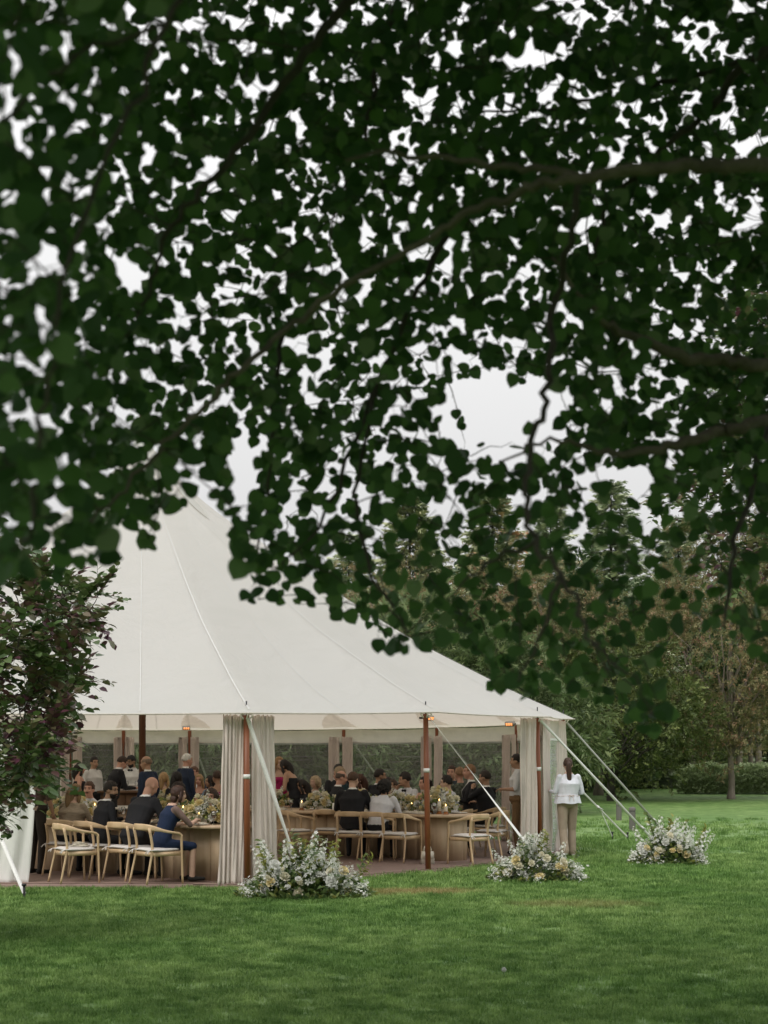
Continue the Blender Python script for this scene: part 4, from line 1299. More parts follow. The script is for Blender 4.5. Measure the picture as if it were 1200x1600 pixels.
PEOPLE = []
def hair_piece(style, g):
    """hair in head space (origin at the head centre, +y forward)"""
    mb = MB()
    nu, nv = 28, 18
    th = np.linspace(0, np.pi, nv + 1); ph = np.linspace(0, 2 * np.pi, nu, endpoint=False)
    TH, PHI = np.meshgrid(th, ph, indexing='ij')
    D = np.stack([np.sin(TH) * np.cos(PHI), np.sin(TH) * np.sin(PHI), np.cos(TH)], -1)
    base = np.array([0.084, 0.103, 0.104]); cen = np.array([0, -0.012, 0.028]); amp = 0.005
    if style == 'curly': base = np.array([0.118, 0.122, 0.128]); amp = 0.014; cen = np.array([0, -0.03, 0.02])
    if style in ('long', 'bob', 'wavy'): base = np.array([0.092, 0.110, 0.110]); amp = 0.006
    if style == 'pony' or style == 'bun': base = np.array([0.086, 0.108, 0.106])
    if style == 'quiff': base = np.array([0.086, 0.107, 0.114]); amp = 0.008
    nz = np.sin(D[..., 0] * 17 + g.uniform(0, 6)) * np.sin(D[..., 1] * 15 + g.uniform(0, 6)) * np.sin(D[..., 2] * 16 + g.uniform(0, 6)) + 0.6 * np.sin(D[..., 0] * 31 + D[..., 2] * 27)
    V = cen + D * base + D * (nz * amp)[..., None]
    # face opening
    hl = {'short': 0.50, 'buzz': 0.48, 'quiff': 0.45, 'curly': 0.40, 'long': 0.55, 'bob': 0.5, 'wavy': 0.52, 'pony': 0.58, 'bun': 0.58, 'fringe': 0.9}.get(style, 0.5)
    low = {'short': -0.42, 'buzz': -0.38, 'quiff': -0.40, 'curly': -0.95, 'long': -0.9, 'bob': -0.92, 'wavy': -0.9, 'pony': -0.45, 'bun': -0.45, 'fringe': -0.42}.get(style, -0.4)
    face = (D[..., 1] > 0.30) & (D[..., 2] < hl) & (np.abs(D[..., 0]) < (0.80 if style not in ('curly', 'long', 'bob', 'wavy') else 0.66))
    if style in ('short', 'buzz', 'quiff', 'pony', 'bun', 'fringe'):
        face |= (D[..., 1] > 0.02) & (D[..., 2] < -0.02)
    gone = face | (D[..., 2] < low)
    if style == 'fringe': gone |= (D[..., 2] > 0.42)
    ids = np.arange((nv + 1) * nu).reshape(nv + 1, nu); nx_ = np.roll(ids, -1, 1)
    q = np.stack([ids[:-1], ids[1:], nx_[1:], nx_[:-1]], -1)
    keep = ~(gone[:-1] & gone[1:] & np.roll(gone, -1, 1)[:-1] & np.roll(gone, -1, 1)[1:])
    # pull kept-but-gone verts to the skull so that the rim lies flat
    Vin = cen + D * base * 0.9
    Vf = np.where(gone[..., None], Vin, V)
    mb.add(Vf.reshape(-1, 3), [q[keep]])
    if style in ('long', 'wavy'):
        L = 0.34 if style == 'long' else 0.27
        pth = smooth_path([(0, -0.055, 0.05), (0, -0.095, -0.05), (0, -0.105, -0.16), (0, -0.10, -L)], 4)
        w = np.interp(np.linspace(0, 1, len(pth)), [0, 0.3, 0.7, 1], [0.075, 0.095, 0.085, 0.03])
        mb.tube(pth, np.stack([w, w * 0.5], -1), 14)
        for s in (-1, 1):
            pth = smooth_path([(s * 0.075, 0.015, 0.04), (s * 0.09, 0.01, -0.06), (s * 0.092, -0.01, -0.16), (s * 0.075, 0.0, -L * 0.85)], 4)
            mb.tube(pth, np.interp(np.linspace(0, 1, len(pth)), [0, 0.5, 1], [0.018, 0.032, 0.01]), 9)
    if style == 'bob':
        for s in (-1, 1):
            pth = smooth_path([(s * 0.075, 0.02, 0.05), (s * 0.09, 0.015, -0.04), (s * 0.082, 0.0, -0.115)], 4)
            mb.tube(pth, np.interp(np.linspace(0, 1, len(pth)), [0, 0.6, 1], [0.016, 0.034, 0.016]), 9)
        mb.ell((0, -0.07, -0.07), (0.085, 0.055, 0.075))
    if style == 'curly':
        for k in range(60):
            d = g.normal(size=3); d[1] -= 0.5; d /= np.linalg.norm(d)
            if d[1] > 0.45 and d[2] < 0.5: continue
            mb.ell(cen + d * np.array([0.112, 0.118, 0.125]) + np.array([0, -0.01, -0.02]), g.uniform(0.016, 0.03, 3), nu=8, nv=6)
    if style == 'pony':
        pth = smooth_path([(0, -0.10, 0.05), (0, -0.135, 0.02), (0.005, -0.135, -0.08), (0.012, -0.125, -0.2), (0.01, -0.12, -0.33), (0.0, -0.115, -0.42)], 5)
        w = np.interp(np.linspace(0, 1, len(pth)), [0, 0.12, 0.4, 0.75, 1], [0.025, 0.038, 0.05, 0.04, 0.006])
        mb.tube(pth, np.stack([w, w * 0.6], -1), 12)
    if style == 'bun':
        mb.ell((0, -0.125, 0.02), (0.045, 0.04, 0.045))
    return mb

def person(name, label, x, y, yaw, pose='sit', top=(0.02, 0.02, 0.024), bottom=(0.02, 0.02, 0.022), shoe=(0.02, 0.018, 0.016), skin='fair', hair='short', hcol=(0.05, 0.03, 0.02),
           suit=False, sleeve='long', legs='long', lean=0.0, side=0.0, head=(0, 0), arms=None, female=False, size=1.0, voxel=0.014, face=True, tie=None, beard=None, kind='plain', group='guests in the tent', z=None, extra=(), stride=0.0, hip=0.0, bulk=None, loose=0.0, sho=1.0):
    """arms: {'L': (elbow, hand), 'R': (...)} in body space; +y forward, +x the person's right"""
    g = np.random.default_rng(abs(hash(label)) % 1000 if False else sum(map(ord, label)))
    S = 0.93 if female else 1.0
    sw = 0.170 if female else 0.205
    sw *= sho
    bk = bulk if bulk else (1.06 if female else 1.2)
    segs = []                                   # a, b, ra, rb, key
    shapes = MB()
    if pose == 'sit':
        pel = np.array([0, 0, 0.545]); wai = np.array([side * .1, 0.01 + lean * .13, 0.72]); che = np.array([side * .25, 0.02 + lean * .32, 0.92]); nek = np.array([side * .38, 0.0 + lean * .5, 1.075]); hd_ = np.array([side * .5, 0.04 + lean * .66, 1.235 - abs(lean) * 0.05])
    else:
        pel = np.array([hip, 0, 0.95]); wai = np.array([hip * .6 + side * .1, lean * .12, 1.10]); che = np.array([side * .25, lean * .32, 1.29]); nek = np.array([side * .35, -0.015 + lean * .52, 1.455]); hd_ = np.array([side * .45, 0.025 + lean * .66, 1.605 - abs(lean) * 0.12])
    def cap(a, b, ra, rb, key, n=10):
        a = np.asarray(a, float); b = np.asarray(b, float)
        d = (b - a); L = np.linalg.norm(d); d = d / (L + 1e-9)
        pts_ = [a - d * ra * 0.95, a - d * ra * 0.6] + [a + (b - a) * t for t in (0, 0.33, 0.66, 1)] + [b + d * rb * 0.6, b + d * rb * 0.95]
        rr = [ra * 0.25, ra * 0.8, ra, ra + (rb - ra) * .33, ra + (rb - ra) * .66, rb, rb * 0.8, rb * 0.25]
        shapes.tube(np.array(pts_), rr, n)
        segs.append((a, b, ra, rb, key))
    # torso loft
    hipw = 0.178 if female else 0.168
    rings = [(pel + (0, 0, -0.085), hipw * .8, .10), (pel, hipw, .125), (pel * .5 + wai * .5, hipw * .92, .115), (wai, .135 if female else .155, .108), (che * .6 + wai * .4, .150 if female else .17, .115), (che, sw * .92, .125 if female else .122),
             (che * .4 + nek * .6 + (0, 0, -.01), sw * .92, .095), (nek + (0, 0, -.02), sw * .55, .072), (nek + (0, .005, .02), .062, .06)]
    spine = np.array([r[0] for r in rings])
    n = 16; aa = np.linspace(0, 2 * np.pi, n, endpoint=False)
    Vt = []
    T = np.gradient(spine, axis=0); T /= np.linalg.norm(T, axis=1, keepdims=True)
    for ri, ((c, rx, ry), t) in enumerate(zip(rings, T)):
        if 0 < ri < 6: rx, ry = rx * bk + loose * (1 if ri in (2, 3, 4) else 0.4), ry * bk + loose * 0.8
        fx = np.array([1.0, 0, 0]); fx = fx - t * t[0]; fx /= np.linalg.norm(fx); fy = np.cross(t, fx)
        Vt.append(c + np.outer(np.cos(aa) * rx, fx) + np.outer(np.sin(aa) * ry, fy))
    m_ = len(rings)
    i = np.arange(m_ - 1)[:, None] * n; j = np.arange(n)[None]; k = (j + 1) % n
    shapes.add(np.concatenate(Vt + [spine[:1], spine[-1:]]), [np.stack([i + j, i + k, i + n + k, i + n + j], -1).reshape(-1, 4), np.concatenate([np.stack([np.full(n, m_ * n), (np.arange(n) + 1) % n, np.arange(n)], -1), np.stack([np.full(n, m_ * n + 1), (m_ - 1) * n + np.arange(n), (m_ - 1) * n + (np.arange(n) + 1) % n], -1)])])
    segs.append((pel, pel + (0, 0, 0.02), hipw * .8, hipw * .8, 'hips'))
    segs.append((wai, che, .13, .15, 'top')); segs.append((che, nek + (0, 0, -.03), .15, .10, 'top'))
    if female and pose != 'sit' or female:
        for s in (-1, 1): shapes.ell(che + np.array([s * .075, .085, -0.02]), (.065, .06, .06))
    # legs
    for s in (-1, 1):
        if pose == 'sit':
            hp = pel + np.array([s * .095, 0.02, -.01]); kn = np.array([s * .115, .43, .50]); an = np.array([s * .11, .40 + s * .02, .09]); to = an + np.array([s * .02, .16, -.045])
        else:
            st = stride * s
            hp = pel + np.array([s * .09, 0, -.03]); kn = np.array([s * .10 + hip * .5, .03 + st * .5, .50]); an = np.array([s * .10, -.01 + st, .09 + (0.03 if st < 0 else 0)]); to = an + np.array([s * .03, .15, -.045])
        lk = 'bottom'
        cap(hp, kn, (.088 if not female else .092) * (1.08 if legs == 'wide' else 1), .062 if legs != 'wide' else .076, lk)
        cap(kn, an, .060 if legs == 'long' else .052, .052 if legs == 'wide' else .042, 'bottom' if legs in ('long', 'wide') else 'skin')
        if legs == 'wide': cap(kn, an, .07, .075, 'bottom')
        cap(an + np.array([0, -.03, -.04]), to, .038, .03, 'shoe')
        segs.append((an + np.array([0, 0, -.03]), an + np.array([0, 0.01, -.01]), .035, .035, 'shoe'))
    # arms
    dflt = {}
    for key, s in (('L', -1), ('R', 1)):
        sh = nek + np.array([s * sw, -0.005, -.055])
        if pose == 'sit': e_, h_ = sh + np.array([s * .07, .10 - lean * .1, -.25]), np.array([s * .14, sh[1] + .36, .82])
        else: e_, h_ = sh + np.array([s * .07, -.02, -.28]), sh + np.array([s * .06, .07, -.52])
        if arms and key in arms and arms[key] is not None:
            e_, h_ = (np.array(q, float) for q in arms[key])
        dflt[key] = (sh, e_, h_)
        up = 'top' if sleeve != 'none' else 'skin'
        fo = 'top' if sleeve == 'long' else 'skin'
        if sleeve == 'sheer': up, fo = 'sheer', 'skin'
        cap(sh + np.array([-s * .02, 0, 0]), sh + (e_ - sh) * .5, .064 if not female else .053, .056 if not female else .046, up)
        cap(sh + (e_ - sh) * .5, e_, .056 if not female else .045, .043 if not female else .038, up)
        d = h_ - e_; L = np.linalg.norm(d); d /= L
        wr = h_ - d * 0.05
        cap(e_, wr, .042 if not female else .036, .030 if sleeve == 'long' else .026, fo)
        segs.append((wr + d * .02, h_ + d * .04, .03, .03, 'skin'))
        shapes.ell(h_, (.028, .028, .028)); shapes.tube(np.array([wr, h_ + d * .035]), [(.024, .02), (.038, .016)], 8)
    # head
    hy, hp_ = head
    Rh = rotz(-R(hy)) @ rotx(-R(hp_))
    hs_ = 0.96 if female else 1.0
    def H(p): return hd_ + Rh @ (np.asarray(p, float) * hs_)
    for c, r in (((0, -.012, .028), (.077, .096, .097)), ((0, .022, -.03), (.063, .072, .086)), ((0, .052, -.088), (.034, .032, .026)), ((0, .098, -.022), (.013, .018, .024)), ((0, .092, .005), (.010, .012, .03)),
                 ((-.078, -.01, -.008), (.012, .024, .032)), ((.078, -.01, -.008), (.012, .024, .032)), ((-.033, .066, -.03), (.026, .022, .022)), ((.033, .066, -.03), (.026, .022, .022)), ((0, .082, .042), (.05, .012, .012))):
        shapes.ell(H(c), np.array(r) * hs_, Rh, 14, 10)
    cap(nek + np.array([0, 0, -.03]), H((0, -.02, -.06)), .056 if not female else .046, .054 if not female else .044, 'skin')
    segs.append((H((0, -.01, .03)), H((0, .03, -.06)), .09, .075, 'head'))
    PEOPLE.append(dict(name=name, label=label, loc=(x, y, DECK_Z if z is None else z), yaw=yaw, shapes=shapes, segs=segs, voxel=voxel, size=size * S, top=top, bottom=bottom, shoe=shoe, skin=SK[skin], hair=hair, hcol=hcol, suit=suit, H=H, Rh=Rh, hs=hs_, hd=hd_,
                       face=face, tie=tie, beard=beard, kind=kind, group=group, spine=(pel, wai, che, nek), hands=dflt, g=g, extra=extra, female=female, sleeve=sleeve, pose=pose))

def finish_people():
    tmp = []
    for p in PEOPLE:
        me = p['shapes'].mesh('person_tmp', None)
        o = bpy.data.objects.new('person_tmp', me); COL.objects.link(o)
        r = o.modifiers.new('r', 'REMESH'); r.mode = 'VOXEL'; r.voxel_size = p['voxel']; r.use_smooth_shade = True
        s = o.modifiers.new('s', 'SMOOTH'); s.factor = 0.5; s.iterations = 3 if p['voxel'] < 0.012 else 2
        tmp.append(o)
    dg = bpy.context.evaluated_depsgraph_get(); dg.update()
    for p, o in zip(PEOPLE, tmp):
        me = bpy.data.meshes.new_from_object(o.evaluated_get(dg))
        nv = len(me.vertices); V = np.empty(nv * 3, np.float32); me.vertices.foreach_get('co', V); V = V.reshape(-1, 3).astype(float)
        nf = len(me.polygons); C = np.empty(nf * 3, np.float32); me.polygons.foreach_get('center', C); C = C.reshape(-1, 3).astype(float)
        Nn = np.empty(nf * 3, np.float32); me.polygons.foreach_get('normal', Nn); Nn = Nn.reshape(-1, 3)
        best = np.full(nf, 1e9); who = np.zeros(nf, int)
        for k, (a, b, ra, rb, key) in enumerate(p['segs']):
            ab = b - a; t = np.clip(((C - a) @ ab) / (ab @ ab + 1e-12), 0, 1)
            d = np.linalg.norm(C - (a + t[:, None] * ab), axis=1) - (ra + (rb - ra) * t)
            w = d < best; best[w] = d[w]; who[w] = k
        keys = [s[4] for s in p['segs']]
        # slots: 0 skin 1 top 2 bottom 3 shoe 4 shirt 5 sheer
        slot = {'skin': 0, 'head': 0, 'top': 1, 'bottom': 2, 'hips': 2, 'shoe': 3, 'sheer': 5}
        mi = np.array([slot[k] for k in keys])[who]
        pel, wai, che, nek = p['spine']
        tors = np.isin(np.array(keys)[who], ['top', 'hips'])
        hem_z = pel[2] - (0.06 if p['suit'] else -0.06) if p['pose'] != 'sit' else pel[2] + (0.0 if p['suit'] else 0.05)
        mi[tors & (C[:, 2] > hem_z)] = 1
        mi[tors & (C[:, 2] <= hem_z)] = 2
        zr = (C[:, 2] - wai[2]) / (nek[2] - wai[2])
        cx = np.interp(C[:, 2], [pel[2], wai[2], che[2], nek[2]], [pel[0], wai[0], che[0], nek[0]])
        if p['suit']:
            v = tors & (Nn[:, 1] > 0.2) & (np.abs(C[:, 0] - cx) < 0.02 + 0.05 * np.clip(zr, 0, 1)) & (zr > 0.1)
            mi[v] = 4
            col_ = (C[:, 2] > nek[2] + 0.008) & (C[:, 2] < nek[2] + 0.034) & (np.linalg.norm(C[:, :2] - nek[:2], axis=1) < 0.09)
            mi[col_] = 4
            mi[(C[:, 2] >= nek[2] + 0.03) & (mi == 1) & (np.linalg.norm(C[:, :2] - nek[:2], axis=1) < 0.1)] = 0
        else:
            up = (C[:, 2] > nek[2] + (0.02 if not p['female'] else -0.005)) & (mi == 1) & (np.linalg.norm(C[:, :2] - nek[:2], axis=1) < 0.085)
            mi[up] = 0
            if p['sleeve'] == 'none':
                mi[tors & (C[:, 2] > che[2] + 0.05)] = 0
        # fingers: added to the same mesh
        fb = MB()
        for key, s in (('L', -1), ('R', 1)):
            sh, e_, h_ = p['hands'][key]
            d = h_ - e_; d /= np.linalg.norm(d)
            lat = np.cross(d, [0, 0, 1.0]); lat /= np.linalg.norm(lat) + 1e-9; dn = np.cross(lat, d)
            if dn[2] > 0: dn = -dn
            for q, L in zip((-1.5, -0.5, 0.5, 1.5), (0.058, 0.07, 0.074, 0.062)):
                b0 = h_ + d * 0.02 + lat * q * 0.018
                fb.tube(np.array([b0, b0 + d * L * .5 + dn * 0.006, b0 + d * L * .85 + dn * L * .4, b0 + d * L * .9 + dn * L * .7]), [.0095, .009, .008, .006], 6)
            side_ = -s
            b0 = h_ - d * 0.015 + lat * side_ * 0.022
            fb.tube(np.array([b0, b0 + lat * side_ * .025 + d * .025 + dn * .006, b0 + lat * side_ * .022 + d * .058 + dn * .014]), [.012, .010, .007], 6)
        FV = np.concatenate(fb.V)
        F3 = [f for f in fb.F if f.shape[1] == 3]; F4 = [f for f in fb.F if f.shape[1] == 4]
        lt = np.empty(nf, np.int32); me.polygons.foreach_get('loop_total', lt)
        lv = np.empty(len(me.loops), np.int32); me.loops.foreach_get('vertex_index', lv)
        st = np.concatenate([[0], np.cumsum(lt)[:-1]])
        fs = []; mm_ = []
        for kk in (3, 4):
            w = np.where(lt == kk)[0]
            if len(w): fs.append(lv[st[w][:, None] + np.arange(kk)[None]]); mm_.append(mi[w])
        for L_ in (F3, F4):
            c_ = np.concatenate(L_) + nv; fs.append(c_); mm_.append(np.zeros(len(c_), int))
        mats = [cloth(p['skin'], 'skin'), cloth(p['top'], p['kind']), cloth(p['bottom']), cloth(p['shoe']), cloth((0.74, 0.73, 0.72)), cloth((0.16, 0.105, 0.09))]
        nm = mesh_arrays('body', np.concatenate([V, FV]), fs, mats, np.concatenate(mm_))
        bpy.data.meshes.remove(me)
        e = empty(p['name'], p['loc'], -R(p['yaw']), p['size'])
        tag(e, p['label'], 'person', p['group'])
        link('body', nm, e)
        H, Rh, hsz = p['H'], p['Rh'], p['hs']
        def put(mb, nm_, m_):
            o2 = mb.build(nm_, m_, e)
            o2.location = p['hd']; o2.rotation_euler = Matrix(Rh.tolist()).to_euler(); o2.scale = (hsz,) * 3
            return o2
        if p['hair'] != 'bald':
            put(hair_piece(p['hair'], p['g']), 'hair', cloth(p['hcol'], 'hair'))
        if p['face']:
            for s in (-1, 1):
                mb = MB(); mb.ell((s * .031, .080, .010), (.013, .006, .0065), nu=8, nv=6); put(mb, 'eye', EYE)
                mb = MB(); mb.ell((s * .033, .086, .031), (.021, .008, .0045), roty(s * 0.12), 8, 6); put(mb, 'eyebrow', cloth(np.array(p['hcol']) * 0.8, 'hair'))
            mb = MB(); mb.ell((0, .092, -.062), (.024, .006, .0065), nu=10, nv=6); put(mb, 'mouth', LIP)
        if p['beard']:
            mb = MB()
            if p['beard'] in ('full', 'stubble'):
                vs_, f_ = sphere(20, 14)
                w = vs_ * np.array([.067, .078, .09]) + np.array([0, .022, -.034])
                gone = (vs_[:, 2] > -0.12) | (vs_[:, 1] < -0.25)
                q = f_[1]; q = q[~gone[q].all(1)]
                w[gone] = (vs_ * np.array([.055, .066, .078]) + np.array([0, .02, -.034]))[gone]
                mb.add(w, [q]); mb.ell((0, .05, -.092), (.038, .038, .03))
            mb.ell((0, .097, -.047), (.03, .01, .0085), nu=10, nv=6)
            put(mb, 'beard' if p['beard'] != 'mustache' else 'mustache', cloth(np.array(p['hcol']), 'hair'))
        if p['tie']:
            mb = MB(); c = nek + np.array([0, .085, -.03])
            for s in (-1, 1): mb.ell(c + np.array([s * .033, 0, 0]), (.032, .012, .022), nu=8, nv=6)
            mb.ell(c, (.012, .014, .012), nu=8, nv=6)
            mb.build('bow_tie', cloth((0.015, 0.015, 0.018)), e)
        for fn in p['extra']: fn(e, p)
        bpy.data.objects.remove(o, do_unlink=True)

def suspenders(e, p):
    pel, wai, che, nek = p['spine']
    for s in (-1, 1):
        mb = MB()
        pts_ = smooth_path([wai + (s * .09, .12, 0), che + (s * .085, .135, 0), nek + (s * .085, .06, -.03), nek + (s * .08, -.02, -.02), che + (s * .06, -.125, .03), wai + (s * .02, -.12, 0)], 4)
        mb.tube(pts_, [(0.013, 0.005)] * len(pts_), 6)
        mb.build('suspender', cloth((0.02, 0.03, 0.06)), e)
def glasses_on_head(e, p):
    mb = MB(); a = np.linspace(-1.4, 1.4, 11)
    pts_ = np.array([p['H']((.088 * math.sin(t), .0 + .085 * math.cos(t), .075)) for t in a])
    mb.tube(pts_, [(0.006, 0.012)] * len(pts_), 6); mb.build('sunglasses', M['black'], e)
def waist_ties(e, p):
    pel, wai, che, nek = p['spine']
    mb = MB()
    th = np.linspace(0, 2 * np.pi, 25)
    pts_ = np.stack([wai[0] + .205 * np.cos(th), wai[1] + .168 * np.sin(th), wai[2] - .03 + 0.004 * np.sin(th * 3)], -1)
    mb.tube(pts_, 0.005, 6, cap=False)
    for s in (-1, 1):
        mb.tube(smooth_path([wai + (s * .01, -.172, -.03), wai + (s * .035, -.19, -.06), wai + (s * .04, -.20, -.12)], 4), .0045, 5)
        mb.tube(smooth_path([wai + (s * .005, -.172, -.03), wai + (s * .035, -.19, -.012), wai + (s * .04, -.166, -.045), wai + (0, -.158, -.035)], 4), .0045, 5)
    mb.build('waist_tie', cloth((0.66, 0.56, 0.50)), e)
    # loose hem of the blouse below the tie
    mb = MB()
    n = 40; a = np.linspace(0, 2 * np.pi, n, endpoint=False); V = []
    for t, rx, ry in ((0, .207, .168), (.5, .226, .182), (1, .242, .194)):
        w = 1 + 0.04 * np.sin(a * 9 + t)
        V.append(np.stack([wai[0] + rx * w * np.cos(a), wai[1] + ry * w * np.sin(a), np.full(n, wai[2] - .035 - .125 * t) + 0.008 * np.sin(a * 5)], -1))
    i = np.arange(2)[:, None] * n; j = np.arange(n)[None]; k = (j + 1) % n
    mb.add(np.concatenate(V), [np.stack([i + j, i + n + j, i + n + k, i + k], -1).reshape(-1, 4)])
    mb.build('blouse_hem', cloth(p['top']), e)
# ------------------------------------------------------------------ who sits where
BLK = (0.014, 0.014, 0.017); NAVY = (0.016, 0.026, 0.055); WHT = (0.62, 0.62, 0.66); BR = (0.055, 0.030, 0.018); DK = (0.018, 0.012, 0.009); BLOND = (0.36, 0.23, 0.11); GREY = (0.42, 0.40, 0.37)
def XY(px, Y): return (px - 600) * Y / F, Y
def seat(px, Y, yaw, clabel, plabel=None, hips=0.05, **kw):
    x, y = XY(px, Y)
    if clabel: chair(x, y, yaw, clabel)
    if plabel:
        d = np.array([math.sin(R(yaw)), math.cos(R(yaw))]) * hips
        person('person', plabel, x + d[0], y + d[1], yaw + kw.pop('twist', 0), **kw)

# front left row
seat(118, 19.35, 56, 'empty armchair with a folded cream napkin, front left of the deck')
seat(106, 20.6, 24, 'armchair under the woman in the beige knit', 'woman in beige knit with long dark blond hair, back to us', female=True, top=(0.36, 0.29, 0.215), kind='knit', bottom=BLK, hair='long', hcol=(0.20, 0.125, 0.062), head=(18, 4), lean=0.16, voxel=0.012, face=False, size=1.04, bulk=1.35, sho=1.2)
seat(150, 20.15, 40, 'armchair under the bearded man in the dark suit', 'bearded man in dark suit looking right beside the beige knit', suit=True, top=BLK, hair='quiff', hcol=DK, beard='full', skin='tan', head=(50, 4), lean=0.22, voxel=0.011, twist=18, size=1.0, arms={'R': ((.26, .12, .80), (.10, .34, .74)), 'L': None})
seat(203, 19.8, 36, 'armchair under the bald man in the black jacket', 'bald man in black jacket leaning over the table, back to us', suit=True, top=BLK, hair='bald', skin='rosy', lean=0.46, head=(12, 34), voxel=0.011, face=False, size=1.06, hcol=BR)
seat(246, 19.2, 50, 'armchair under the woman in the royal blue dress', 'woman in royal blue dress with sheer sleeves, elbow on table', female=True, top=(0.008, 0.018, 0.050), bottom=(0.008, 0.018, 0.050), sleeve='sheer', legs='bare', hair='bob', hcol=(0.045, 0.02, 0.013), skin='fair', head=(12, 2), lean=0.34, voxel=0.011, size=1.05, twist=12, arms={'R': ((.20, .36, .80), (.06, .50, .86)), 'L': None})
seat(372, 19.75, -60, 'armchair half hidden behind the left edge of the big curtain')
seat(146, 22.3, 195, 'armchair under the man with the moustache', 'laughing man with moustache in white shirt facing us', top=WHT, hair='quiff', hcol=(0.075, 0.035, 0.018), beard='mustache', skin='rosy', head=(-8, -6), lean=0.1, voxel=0.012, size=0.97)
seat(276, 22.7, 15, 'armchair under the guest with the dark curls behind the blue dress', 'guest with big dark curls in black behind the blue dress', female=True, top=BLK, bottom=BLK, hair='curly', hcol=(0.022, 0.013, 0.010), head=(10, 0), face=False, lean=0.05, size=1.03)
seat(333, 20.95, 185, 'armchair under the curly woman in pale grey', 'woman with brown curls in pale grey facing us', female=True, top=(0.44, 0.41, 0.39), bottom=(0.2, 0.2, 0.2), hair='curly', hcol=(0.05, 0.027, 0.018), skin='rosy', voxel=0.011, lean=0.14, size=0.98, head=(0, 4))
# standing behind
def stand(px, Y, yaw, label, **kw):
    x, y = XY(px, Y)
    person('person', label, x, y, yaw, pose='stand', **kw)
stand(57, 20.6, 40, 'standing person in dark trousers half hidden behind the shrub', top=(0.10, 0.07, 0.055), bottom=(0.035, 0.028, 0.022), sleeve='short', skin='tan', hair='short', hcol=DK, face=False, arms={'R': ((.27, .02, 1.10), (.24, .12, .86)), 'L': None})
stand(174, 27.3, 62, 'man in black suit bending over the bar', suit=True, top=BLK, hair='short', hcol=(0.035, 0.018, 0.011), skin='rosy', lean=0.28, head=(0, 28), arms={'R': ((.25, .20, 1.10), (.12, .46, 1.10)), 'L': ((-.22, .22, 1.12), (-.02, .48, 1.10))}, size=1.02)
stand(208, 29.2, 205, 'barman in white shirt and bow tie with glasses on his head', top=(0.66, 0.65, 0.64), hair='short', hcol=(0.012, 0.01, 0.01), skin='olive', beard='stubble', tie=True, head=(12, 16), lean=0.06, arms={'R': ((.24, .06, 1.13), (.06, .30, 1.12)), 'L': ((-.24, .06, 1.13), (-.02, .30, 1.12))}, extra=(glasses_on_head,), size=1.02)
stand(230, 25.2, -66, 'bald man in navy blazer standing beside the centre pole', suit=True, top=NAVY, bottom=NAVY, hair='fringe', hcol=(0.20, 0.14, 0.10), skin='tan', head=(-12, 4), size=1.0)
stand(291, 27.6, 50, 'white haired man in navy suit standing at the far table', suit=True, top=NAVY, bottom=NAVY, hair='short', hcol=(0.60, 0.58, 0.55), skin='rosy', head=(14, 6), size=1.03)
stand(146, 29.4, 120, 'waiter in white shirt standing behind the shrub tips', top=(0.62, 0.6, 0.58), hair='short', hcol=DK, skin='tan', head=(20, 5), size=1.0)
stand(124, 28.2, 70, 'woman in strapless black dress standing behind the shrub tips', female=True, top=BLK, sleeve='none', hair='wavy', hcol=DK, skin='rosy', face=False, size=1.0, bottom=BLK)
# the far table left of the big curtain
seat(254, 28.0, 10, 'armchair under the blonde woman in black by the far table', 'blonde woman in black seated with her back to us by the centre pole', female=True, top=BLK, sleeve='none', bottom=BLK, hair='wavy', hcol=BLOND, face=False, head=(15, 0), size=1.12)
seat(273, 26.6, 20, 'armchair under the guest with long black hair', 'guest with long black hair and black jacket seated behind the dark curls', female=True, top=BLK, hair='long', hcol=(0.012, 0.009, 0.008), face=False, head=(10, 0), size=1.14)
seat(314, 29.5, 200, 'armchair under the smiling blonde', 'smiling blonde woman with bare shoulders facing us', female=True, top=(0.10, 0.05, 0.04), sleeve='none', hair='wavy', hcol=BLOND, skin='rosy', head=(-14, 2), size=1.08)
seat(303, 30.6, 170, 'armchair under the red faced man behind the smiling blonde', 'man with a ruddy face behind the smiling blonde', top=(0.05, 0.06, 0.08), suit=True, hair='short', hcol=(0.12, 0.06, 0.035), skin='rosy', head=(30, 0), size=1.12)
seat(332, 29.2, 215, 'armchair under the woman in light blue', 'dark haired woman in light blue beside the big curtain', female=True, top=(0.20, 0.28, 0.36), hair='long', hcol=DK, skin='tan', head=(25, 3), size=1.06)
seat(343, 27.8, -40, 'armchair under the woman in magenta beside the big curtain', 'woman in backless magenta dress at the edge of the big curtain', female=True, top=(0.38, 0.02, 0.15), bottom=(0.38, 0.02, 0.15), sleeve='none', hair='bun', hcol=BR, skin='tan', face=False, size=1.15)
# standing women beyond the long table
stand(436, 27.6, 170, 'standing blonde woman in a magenta dress', female=True, top=(0.42, 0.02, 0.13), bottom=(0.42, 0.02, 0.13), sleeve='none', hair='wavy', hcol=(0.30, 0.17, 0.075), skin='fair', head=(-18, 4), size=1.07, voxel=0.012, arms={'R': ((.24, .06, 1.12), (.05, .22, 1.08)), 'L': None})
stand(463, 27.2, -75, 'woman in black dress with long dark hair leaning left', female=True, top=BLK, bottom=BLK, sleeve='none', hair='long', hcol=(0.016, 0.011, 0.009), skin='tan', lean=0.34, head=(0, 8), size=1.06, voxel=0.012, arms={'R': ((.25, .10, 1.10), (.16, .30, .95)), 'L': ((-.25, .16, 1.12), (-.14, .38, 1.0))})
